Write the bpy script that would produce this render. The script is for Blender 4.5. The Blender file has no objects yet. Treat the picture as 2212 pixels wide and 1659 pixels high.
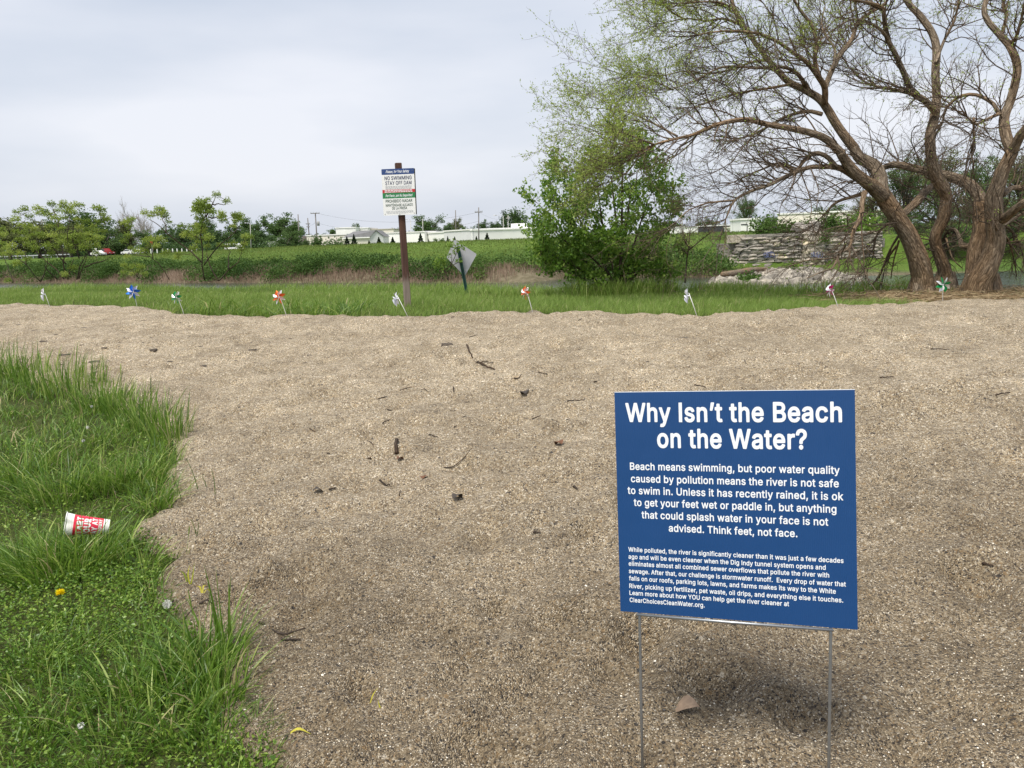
import bpy, bmesh, math
import numpy as np
from mathutils import Matrix, Vector

# ------------------------------------------------------------------ camera, world, sun, exposure
scene = bpy.context.scene
COL = scene.collection
PITCH, ROLL, EYE, FPX, CX, CY = 10.0, 2.0, 1.6, 1789.0, 1106.0, 829.5
_p, _r = math.radians(PITCH), math.radians(ROLL)
FWD = np.array([0, math.cos(_p), -math.sin(_p)])
_X = np.array([1.0, 0, 0]); _U0 = np.array([0, math.sin(_p), math.cos(_p)])
RGT = math.cos(_r) * _X - math.sin(_r) * _U0
UPV = math.sin(_r) * _X + math.cos(_r) * _U0
EYEP = np.array([0, 0, EYE])
cam_d = bpy.data.cameras.new('camera'); cam = bpy.data.objects.new('camera', cam_d); COL.objects.link(cam)
cam.matrix_world = Matrix(((RGT[0], UPV[0], -FWD[0], 0), (RGT[1], UPV[1], -FWD[1], 0),
                           (RGT[2], UPV[2], -FWD[2], EYE), (0, 0, 0, 1)))
cam_d.sensor_width = 36.0; cam_d.lens = 36.0 * FPX / 2212.0
cam_d.clip_start = 0.05; cam_d.clip_end = 8000
scene.camera = cam
scene.view_settings.view_transform = 'Standard'; scene.view_settings.look = 'None'
scene.view_settings.exposure = 0.16; scene.view_settings.gamma = 1.0

SUN_EL, SUN_ROT = 62.0, 214.0          # the sun stands high, behind the camera and to its left
world = bpy.data.worlds.new('World'); scene.world = world; world.use_nodes = True
wn = world.node_tree; wn.nodes.clear()
def wnode(t, **k):
    n = wn.nodes.new(t)
    for a, b in k.items(): setattr(n, a, b)
    return n
wo = wnode('ShaderNodeOutputWorld'); bg = wnode('ShaderNodeBackground'); bg.inputs[1].default_value = 0.1
sky = wnode('ShaderNodeTexSky', sky_type='NISHITA', sun_disc=False)
sky.sun_elevation = math.radians(SUN_EL); sky.sun_rotation = math.radians(SUN_ROT)
sky.air_density = 1.2; sky.dust_density = 2.0
tc = wnode('ShaderNodeTexCoord')
mp = wnode('ShaderNodeMapping'); mp.inputs['Scale'].default_value = (1.1, 1.1, 4.6); mp.inputs['Rotation'].default_value = (0, math.radians(6), 0)
nz = wnode('ShaderNodeTexNoise'); nz.inputs['Scale'].default_value = 1.7; nz.inputs['Detail'].default_value = 5.0; nz.inputs['Roughness'].default_value = 0.45
rp = wnode('ShaderNodeValToRGB')
rp.color_ramp.elements[0].position = 0.34; rp.color_ramp.elements[0].color = (5.9, 6.5, 7.6, 1)
rp.color_ramp.elements[1].position = 0.64; rp.color_ramp.elements[1].color = (8.5, 8.65, 9.3, 1)
mx = wnode('ShaderNodeMix', data_type='RGBA'); mx.inputs['Factor'].default_value = 0.86
wn.links.new(tc.outputs['Generated'], mp.inputs['Vector']); wn.links.new(mp.outputs[0], nz.inputs['Vector'])
wn.links.new(nz.outputs['Fac'], rp.inputs[0]); wn.links.new(sky.outputs[0], mx.inputs['A'])
wn.links.new(rp.outputs[0], mx.inputs['B']); wn.links.new(mx.outputs['Result'], bg.inputs[0]); wn.links.new(bg.outputs[0], wo.inputs[0])
sun_d = bpy.data.lights.new('sun', 'SUN'); sun = bpy.data.objects.new('sun', sun_d); COL.objects.link(sun)
sun_d.energy = 4.2; sun_d.angle = math.radians(23.0); sun_d.color = (1.0, 0.95, 0.86)
_e, _a = math.radians(SUN_EL), math.radians(SUN_ROT)
TOSUN = Vector((math.sin(_a) * math.cos(_e), math.cos(_a) * math.cos(_e), math.sin(_e)))
sun.rotation_euler = TOSUN.to_track_quat('Z', 'Y').to_euler()

# ------------------------------------------------------------------ helpers
rng = np.random.default_rng(11)
def nrm(v):
    v = np.asarray(v, float); return v / np.maximum(np.linalg.norm(v, axis=-1, keepdims=True), 1e-9)
def ray(u, v):
    return FWD + (u - CX) / FPX * RGT - (v - CY) / FPX * UPV
def P(u, v, D):                      # the point on the line of sight through a photo pixel at depth D along y
    d = ray(u, v); return EYEP + d * (D / d[1])
def sstep(a, b, x):
    t = np.clip((x - a) / (b - a), 0, 1); return t * t * (3 - 2 * t)
def _hash(ix, iy, seed):
    h = (ix.astype(np.int64) * 374761393 + iy.astype(np.int64) * 668265263 + seed * 1442695041) & 0xffffffff
    h = ((h ^ (h >> 13)) * 1274126177) & 0xffffffff
    return ((h ^ (h >> 16)) & 0xffff) / 65535.0
def vnoise(x, y, seed=0):
    x = np.asarray(x, float); y = np.asarray(y, float)
    ix, iy = np.floor(x), np.floor(y); fx, fy = x - ix, y - iy
    fx = fx * fx * (3 - 2 * fx); fy = fy * fy * (3 - 2 * fy)
    a, b = _hash(ix, iy, seed), _hash(ix + 1, iy, seed); c, d = _hash(ix, iy + 1, seed), _hash(ix + 1, iy + 1, seed)
    return (a + (b - a) * fx) * (1 - fy) + (c + (d - c) * fx) * fy
def fbm(x, y, oct=4, seed=0):
    s = 0; a = .5
    for k in range(oct):
        s = s + a * (vnoise(x * 2 ** k + 17.3 * k, y * 2 ** k - 9.1 * k, seed + k) - .5); a *= .5
    return s
# terrain: s runs across the river, away from the camera
def base(x, y):
    x = np.asarray(x, float); y = np.asarray(y, float)
    s = .54 * x + .842 * y
    w = sstep(-95, -30, x)
    crest = .62 + w * .72; plain = .55 - w * 1.05
    near = .65 * sstep(.2, 8.4, s) - .28 * sstep(8.8, 15.5, s)
    bank = sstep(16.8, 23.0, s + .5 * np.sin(x * .5) + .3 * np.sin(x * 1.3 + 1))
    z = near - bank * 3.0
    z = z + sstep(57.5, 64.5, s + 6.5 * (1 - sstep(1, 6, x))) * 1.75
    z = z + sstep(66, 101, s) * (crest + .9)
    z = z + sstep(108, 126, s) * (plain - crest)
    k = sstep(11, 18, x) * (1 - sstep(60, 70, x)) * (s > 50)
    front = -1.86 + .013 * (y - 52)
    fr = (1 - sstep(72.4, 73.6, y))
    z = np.where(s > 50, z * (1 - k * fr) + np.minimum(z, front) * k * fr, z)
    k2 = sstep(18.5, 20.5, x) * (1 - sstep(38, 46, x)) * sstep(72.4, 73.6, y) * (1 - sstep(90, 110, y))
    z = np.where(s > 57, z * (1 - k2) + np.maximum(z, .75) * k2, z)
    return z
def G(u, v, zoff=0.0):               # where the line of sight meets the ground
    d = ray(u, v); ts = np.concatenate([np.arange(.8, 40, .05), np.arange(40, 400, .5)])
    pts = EYEP + ts[:, None] * d
    h = pts[:, 2] - base(pts[:, 0], pts[:, 1]) - zoff
    k = np.argmax(h < 0)
    if h[k] >= 0: k = len(ts) - 1
    a, b = ts[max(k - 1, 0)], ts[k]
    for _ in range(30):
        m = (a + b) / 2; q = EYEP + m * d
        if q[2] - base(q[0], q[1]) - zoff < 0: b = m
        else: a = m
    return EYEP + b * d
def B(u, D):                          # the ground at depth D along photo column u
    p = P(u, 600, D); p[2] = float(base(p[0], p[1])); return p
def A2(fu, lst):
    return [fu(*p) for p in lst]
Z5 = lambda X, Y: (1209.6 + .4531 * X, .4531 * Y)
Z8 = lambda X, Y: (1779.9 + .1953 * X, 328.3 + .1953 * Y)

class MB:                             # collects shapes, then links them as ONE mesh object
    def __init__(s): s.v = []; s.q = []; s.t = []; s.n = 0; s.r = []; s.bk = []
    def add(s, v, q=None, t=None, rnd=None, bk=None):
        v = np.asarray(v, float).reshape(-1, 3)
        if q is not None and len(q): s.q.append(np.asarray(q, np.int64).reshape(-1, 4) + s.n)
        if t is not None and len(t): s.t.append(np.asarray(t, np.int64).reshape(-1, 3) + s.n)
        s.v.append(v); s.n += len(v)
        s.r.append(np.full(len(v), .5) if rnd is None else np.broadcast_to(np.asarray(rnd, float), (len(v),)))
        s.bk.append(np.zeros((len(v), 3)) if bk is None else bk)
        return s
    def box(s, lo, hi, M=None, o=None, rnd=None):
        lo = np.asarray(lo, float); hi = np.asarray(hi, float)
        c = np.array([[i, j, k] for i in (0, 1) for j in (0, 1) for k in (0, 1)], float) * (hi - lo) + lo
        if M is not None: c = c @ np.asarray(M).T
        if o is not None: c = c + o
        return s.add(c, q=[(0, 1, 3, 2), (4, 6, 7, 5), (0, 4, 5, 1), (2, 3, 7, 6), (0, 2, 6, 4), (1, 5, 7, 3)], rnd=rnd)
    def build(s, name, mat, parent=None, smooth=False, loc=None):
        v = np.concatenate(s.v); off = np.zeros(3)
        if parent is not None:
            p = parent
            while p is not None: off = off + np.array(p.location); p = p.parent
        q = np.concatenate(s.q) if s.q else np.zeros((0, 4), np.int64)
        t = np.concatenate(s.t) if s.t else np.zeros((0, 3), np.int64)
        me = bpy.data.meshes.new(name)
        me.vertices.add(len(v)); me.vertices.foreach_set('co', (v - off).astype(np.float32).ravel())
        loops = np.concatenate([q.ravel(), t.ravel()]).astype(np.int32)
        me.loops.add(len(loops)); me.loops.foreach_set('vertex_index', loops)
        st = np.concatenate([np.arange(len(q)) * 4, len(q) * 4 + np.arange(len(t)) * 3]).astype(np.int32)
        me.polygons.add(len(st)); me.polygons.foreach_set('loop_start', st)
        try: me.polygons.foreach_set('loop_total', np.concatenate([np.full(len(q), 4), np.full(len(t), 3)]).astype(np.int32))
        except Exception: pass
        me.polygons.foreach_set('use_smooth', np.full(len(st), smooth))
        a = me.attributes.new('rnd', 'FLOAT', 'POINT'); a.data.foreach_set('value', np.concatenate(s.r).astype(np.float32))
        bk = np.concatenate(s.bk)
        if bk.any():
            a = me.attributes.new('bk', 'FLOAT_VECTOR', 'POINT'); a.data.foreach_set('vector', bk.astype(np.float32).ravel())
        me.update(calc_edges=True); me.validate()
        if mat is not None: me.materials.append(mat)
        o = bpy.data.objects.new(name, me); COL.objects.link(o)
        if parent is not None: o.parent = parent
        elif loc is not None: o.location = loc
        return o
def thing(name, label, cat, loc, group=None):
    o = bpy.data.objects.new(name, None); o.empty_display_size = .1; COL.objects.link(o)
    o.location = [float(c) for c in loc]; return tag(o, label, cat, group)
def tag(o, label=None, cat=None, group=None, kind=None):
    if label: o['label'] = label
    if cat: o['category'] = cat
    if group: o['group'] = group
    if kind: o['kind'] = kind
    return o
def copy_tree(o, parent=None):
    c = o.copy(); COL.objects.link(c)
    if parent is not None: c.parent = parent
    for ch in o.children: copy_tree(ch, c)
    return c

# ------------------------------------------------------------------ materials
def newmat(name):
    m = bpy.data.materials.new(name); m.use_nodes = True; nt = m.node_tree
    return m, nt, nt.nodes['Principled BSDF']
def nd(nt, t, **k):
    n = nt.nodes.new(t)
    for a, b in k.items(): setattr(n, a, b)
    return n
def ramp(nt, stops, fac, interp='LINEAR'):
    r = nd(nt, 'ShaderNodeValToRGB'); cr = r.color_ramp; cr.interpolation = interp
    while len(cr.elements) < len(stops): cr.elements.new(.5)
    for e, (p, c) in zip(cr.elements, stops): e.position = p; e.color = (*c, 1)
    nt.links.new(fac, r.inputs[0]); return r.outputs[0]
def mat(name, col, rough=.7, metal=0.0, var=.12, vscale=6.0, bump=0.0, bscale=30.0, spec=.5):
    m, nt, b = newmat(name)
    tcn = nd(nt, 'ShaderNodeTexCoord'); n = nd(nt, 'ShaderNodeTexNoise'); n.inputs['Scale'].default_value = vscale; n.inputs['Detail'].default_value = 5
    nt.links.new(tcn.outputs['Object'], n.inputs['Vector'])
    c = np.array(col); nt.links.new(ramp(nt, [(.3, tuple(c * (1 - var))), (.7, tuple(np.minimum(c * (1 + var), 1)))], n.outputs['Fac']), b.inputs['Base Color'])
    b.inputs['Roughness'].default_value = rough; b.inputs['Metallic'].default_value = metal; b.inputs['Specular IOR Level'].default_value = spec
    if bump:
        n2 = nd(nt, 'ShaderNodeTexNoise'); n2.inputs['Scale'].default_value = bscale; nt.links.new(tcn.outputs['Object'], n2.inputs['Vector'])
        bp = nd(nt, 'ShaderNodeBump'); bp.inputs['Strength'].default_value = bump; bp.inputs['Distance'].default_value = .02
        nt.links.new(n2.outputs['Fac'], bp.inputs['Height']); nt.links.new(bp.outputs[0], b.inputs['Normal'])
    return m
def leafmat(name, stops, trans=.3, rough=.55, spec=.3):
    m, nt, b = newmat(name)
    at = nd(nt, 'ShaderNodeAttribute', attribute_name='rnd')
    c = ramp(nt, stops, at.outputs['Fac'])
    nt.links.new(c, b.inputs['Base Color']); b.inputs['Roughness'].default_value = rough; b.inputs['Specular IOR Level'].default_value = spec
    tr = nd(nt, 'ShaderNodeBsdfTranslucent'); hs = nd(nt, 'ShaderNodeHueSaturation'); hs.inputs['Value'].default_value = 1.3; hs.inputs['Hue'].default_value = .485
    nt.links.new(c, hs.inputs['Color']); nt.links.new(hs.outputs[0], tr.inputs['Color'])
    ms = nd(nt, 'ShaderNodeMixShader'); ms.inputs[0].default_value = trans
    nt.links.new(b.outputs[0], ms.inputs[1]); nt.links.new(tr.outputs[0], ms.inputs[2])
    nt.links.new(ms.outputs[0], nt.nodes['Material Output'].inputs['Surface'])
    return m
def barkmat(name, c0, c1, c2, sc=1.0, bump=.9):
    m, nt, b = newmat(name)
    at = nd(nt, 'ShaderNodeAttribute', attribute_name='bk')
    n1 = nd(nt, 'ShaderNodeTexNoise'); n1.inputs['Scale'].default_value = 22 * sc; n1.inputs['Detail'].default_value = 8; n1.inputs['Roughness'].default_value = .7
    n2 = nd(nt, 'ShaderNodeTexNoise'); n2.inputs['Scale'].default_value = 3.0 * sc; n2.inputs['Detail'].default_value = 3
    vo = nd(nt, 'ShaderNodeTexVoronoi', feature='DISTANCE_TO_EDGE'); vo.inputs['Scale'].default_value = 26 * sc
    for n in (n1, n2, vo): nt.links.new(at.outputs['Vector'], n.inputs['Vector'])
    ca = ramp(nt, [(.33, c0), (.5, c1), (.68, c2)], n1.outputs['Fac'])
    cb = ramp(nt, [(.42, (1, 1, 1)), (.62, (1.16, .98, .80))], n2.outputs['Fac'])
    cv = ramp(nt, [(0, (.45, .42, .4)), (.12, (1, 1, 1))], vo.outputs['Distance'])
    m1 = nd(nt, 'ShaderNodeMix', data_type='RGBA', blend_type='MULTIPLY'); m1.inputs['Factor'].default_value = 1
    nt.links.new(ca, m1.inputs['A']); nt.links.new(cb, m1.inputs['B'])
    m2 = nd(nt, 'ShaderNodeMix', data_type='RGBA', blend_type='MULTIPLY'); m2.inputs['Factor'].default_value = .8
    nt.links.new(m1.outputs['Result'], m2.inputs['A']); nt.links.new(cv, m2.inputs['B'])
    nt.links.new(m2.outputs['Result'], b.inputs['Base Color']); b.inputs['Roughness'].default_value = .9; b.inputs['Specular IOR Level'].default_value = .2
    ad = nd(nt, 'ShaderNodeMath', operation='ADD'); nt.links.new(n1.outputs['Fac'], ad.inputs[0]); nt.links.new(vo.outputs['Distance'], ad.inputs[1])
    bp = nd(nt, 'ShaderNodeBump'); bp.inputs['Strength'].default_value = bump; bp.inputs['Distance'].default_value = .05
    nt.links.new(ad.outputs[0], bp.inputs['Height']); nt.links.new(bp.outputs[0], b.inputs['Normal'])
    return m

# ------------------------------------------------------------------ shapes
def perp(t):
    a = np.where(np.abs(t[..., 2:3]) < .9, np.array([0, 0, 1.0]), np.array([1.0, 0, 0]))
    return nrm(np.cross(t, a))
def tubes(mb, pts, rad, S=4, rnd=.5, cap=True, lump=0.0):
    """pts (N,K,3), rad (N,K): N tubes of K rings and S sides"""
    pts = np.asarray(pts, float); rad = np.asarray(rad, float)
    if pts.ndim == 2: pts = pts[None]; rad = rad[None]
    N, K, _ = pts.shape
    t = nrm(np.gradient(pts, axis=1))
    a = perp(nrm(pts[:, -1] - pts[:, 0]))[:, None, :] * np.ones((1, K, 1))
    a = nrm(a - t * np.sum(a * t, -1, keepdims=True)); b = np.cross(t, a)
    th = np.linspace(0, 2 * np.pi, S, endpoint=False)
    ln = np.concatenate([np.zeros((N, 1)), np.cumsum(np.linalg.norm(np.diff(pts, axis=1), axis=-1), 1)], 1)
    R = rad[:, :, None] * np.ones(S)
    if lump:
        for i in range(N):
            aa, ll = np.meshgrid(th, ln[i]); rr = rad[i][:, None]
            R[i] = R[i] * (1 + lump * (1.3 * fbm(np.cos(aa) * 1.6 + 5 + i, ll * 2.2 + np.sin(aa) * 1.4, 3, 5) + .5 * fbm(np.cos(aa) * 5 + 31 + np.sin(aa) * 5, ll * 1.6, 3, 9)))
    v = pts[:, :, None, :] + R[..., None] * (a[:, :, None, :] * np.cos(th)[:, None] + b[:, :, None, :] * np.sin(th)[:, None])
    bk = np.stack([np.cos(th)[None, None] * rad[..., None], np.sin(th)[None, None] * rad[..., None], ln[..., None] * .22 + np.zeros(S)], -1)
    bk = bk + rng.random((N, 1, 1, 3)) * 20 + .01
    i0 = (np.arange(N) * K * S)[:, None, None] + (np.arange(K - 1) * S)[None, :, None]
    j = np.arange(S)[None, None]; j1 = (j + 1) % S
    q = np.stack([i0 + j, i0 + j1, i0 + S + j1, i0 + S + j], -1).reshape(-1, 4)
    r = np.broadcast_to(np.asarray(rnd, float).reshape(-1, 1, 1), (N, K, S)).reshape(-1)
    tr = []
    if cap and S > 3:
        for i in range(N) if N < 400 else ():
            e = i * K * S + (K - 1) * S
            tr += [(e, e + k, e + k + 1) for k in range(1, S - 1)]
            e = i * K * S
            tr += [(e, e + k + 1, e + k) for k in range(1, S - 1)]
    mb.add(v.reshape(-1, 3), q=q, t=tr if tr else None, rnd=r, bk=bk.reshape(-1, 3)); return mb
def smoothline(p, w, n):
    p = np.asarray(p, float); w = np.asarray(w, float)
    pp = np.concatenate([[2 * p[0] - p[1]], p, [2 * p[-1] - p[-2]]]); ww = np.concatenate([[w[0]], w, [w[-1]]])
    L = np.linalg.norm(np.diff(p, axis=0), axis=1); cum = np.concatenate([[0], np.cumsum(L)])
    out = []; ow = []
    for d in np.linspace(0, cum[-1], n):
        k = min(np.searchsorted(cum, d, 'right') - 1, len(p) - 2); t = (d - cum[k]) / max(L[k], 1e-9)
        a, b, c, e = pp[k], pp[k + 1], pp[k + 2], pp[k + 3]
        out.append(.5 * ((2 * b) + (c - a) * t + (2 * a - 5 * b + 4 * c - e) * t * t + (3 * b - a - 3 * c + e) * t ** 3))
        ow.append(w[k] + (w[k + 1] - w[k]) * t)
    return np.array(out), np.array(ow)
def grow(st, d, L, K=5, wig=.25, trop=(0, 0, 0), tk=.2):
    N = len(st); p = [st]; d = nrm(d); step = (L / (K - 1))[:, None]
    trop = np.asarray(trop, float)
    for k in range(K - 1):
        p.append(p[-1] + d * step); d = nrm(d + rng.normal(0, wig, (N, 3)) + trop * tk)
    return np.stack(p, 1)
def children(pts, m, tmin=.2, ang=(35, 70)):
    """m children per polyline: start points, directions, index of the parent"""
    N, K, _ = pts.shape
    idx = np.repeat(np.arange(N), m); t = (tmin + (1 - tmin) * rng.random(N * m)) * (K - 1.001)
    k = t.astype(int); f = (t - k)[:, None]
    st = pts[idx, k] * (1 - f) + pts[idx, k + 1] * f; tg = nrm(pts[idx, k + 1] - pts[idx, k])
    pr = nrm(np.cross(tg, rng.normal(0, 1, tg.shape))); a = np.radians(rng.uniform(*ang, len(tg)))[:, None]
    return st, tg * np.cos(a) + pr * np.sin(a), idx, t / (K - 1)
def leaves(mb, p, d, L, W, rnd):
    n = len(p); d = nrm(d); sd = nrm(np.cross(d, rng.normal(0, 1, (n, 3)))); L = np.broadcast_to(L, (n,))[:, None]; W = np.broadcast_to(W, (n,))[:, None]
    up = np.cross(sd, d) * W * .18
    v = np.stack([p, p + d * L * .42 + sd * W * .5 + up, p + d * L, p + d * L * .42 - sd * W * .5 + up], 1)
    i = np.arange(n)[:, None] * 4
    mb.add(v.reshape(-1, 3), q=i + np.arange(4)[None], rnd=np.repeat(rnd, 4)); return mb
def blades(mb, b, h, w, lean, curl, rnd, seg=3, face=None):
    """grass blades: base points, height, width, lean direction (n,2), how far they lean"""
    n = len(b); lean = np.asarray(lean, float)
    ld = np.concatenate([lean, np.zeros((n, 1))], 1); ld = nrm(ld)
    an = rng.uniform(0, 2 * np.pi, n) if face is None else face
    sd = np.stack([np.cos(an), np.sin(an), np.zeros(n)], 1)
    rows = []
    for k in range(seg + 1):
        t = k / seg
        c = b + np.array([0, 0, 1.0]) * (h * (t - .32 * np.minimum(curl, 1.6) * t * t))[:, None] + ld * (h * curl * (.25 * t + .75 * t * t))[:, None]
        ww = (w * (1 - t) ** .6 * (.75 + .5 * t) * .5)[:, None]
        rows += [c] if k == seg else [c - sd * ww, c + sd * ww]
    V = np.stack(rows, 1); m = V.shape[1]; i = np.arange(n)[:, None] * m
    q = np.concatenate([i + np.array([2 * k, 2 * k + 1, 2 * k + 3, 2 * k + 2])[None] for k in range(seg - 1)]) if seg > 1 else None
    t = i + np.array([2 * seg - 2, 2 * seg - 1, 2 * seg])[None]
    mb.add(V.reshape(-1, 3), q=q, t=t, rnd=np.repeat(rnd, m)); return mb
import json
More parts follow.
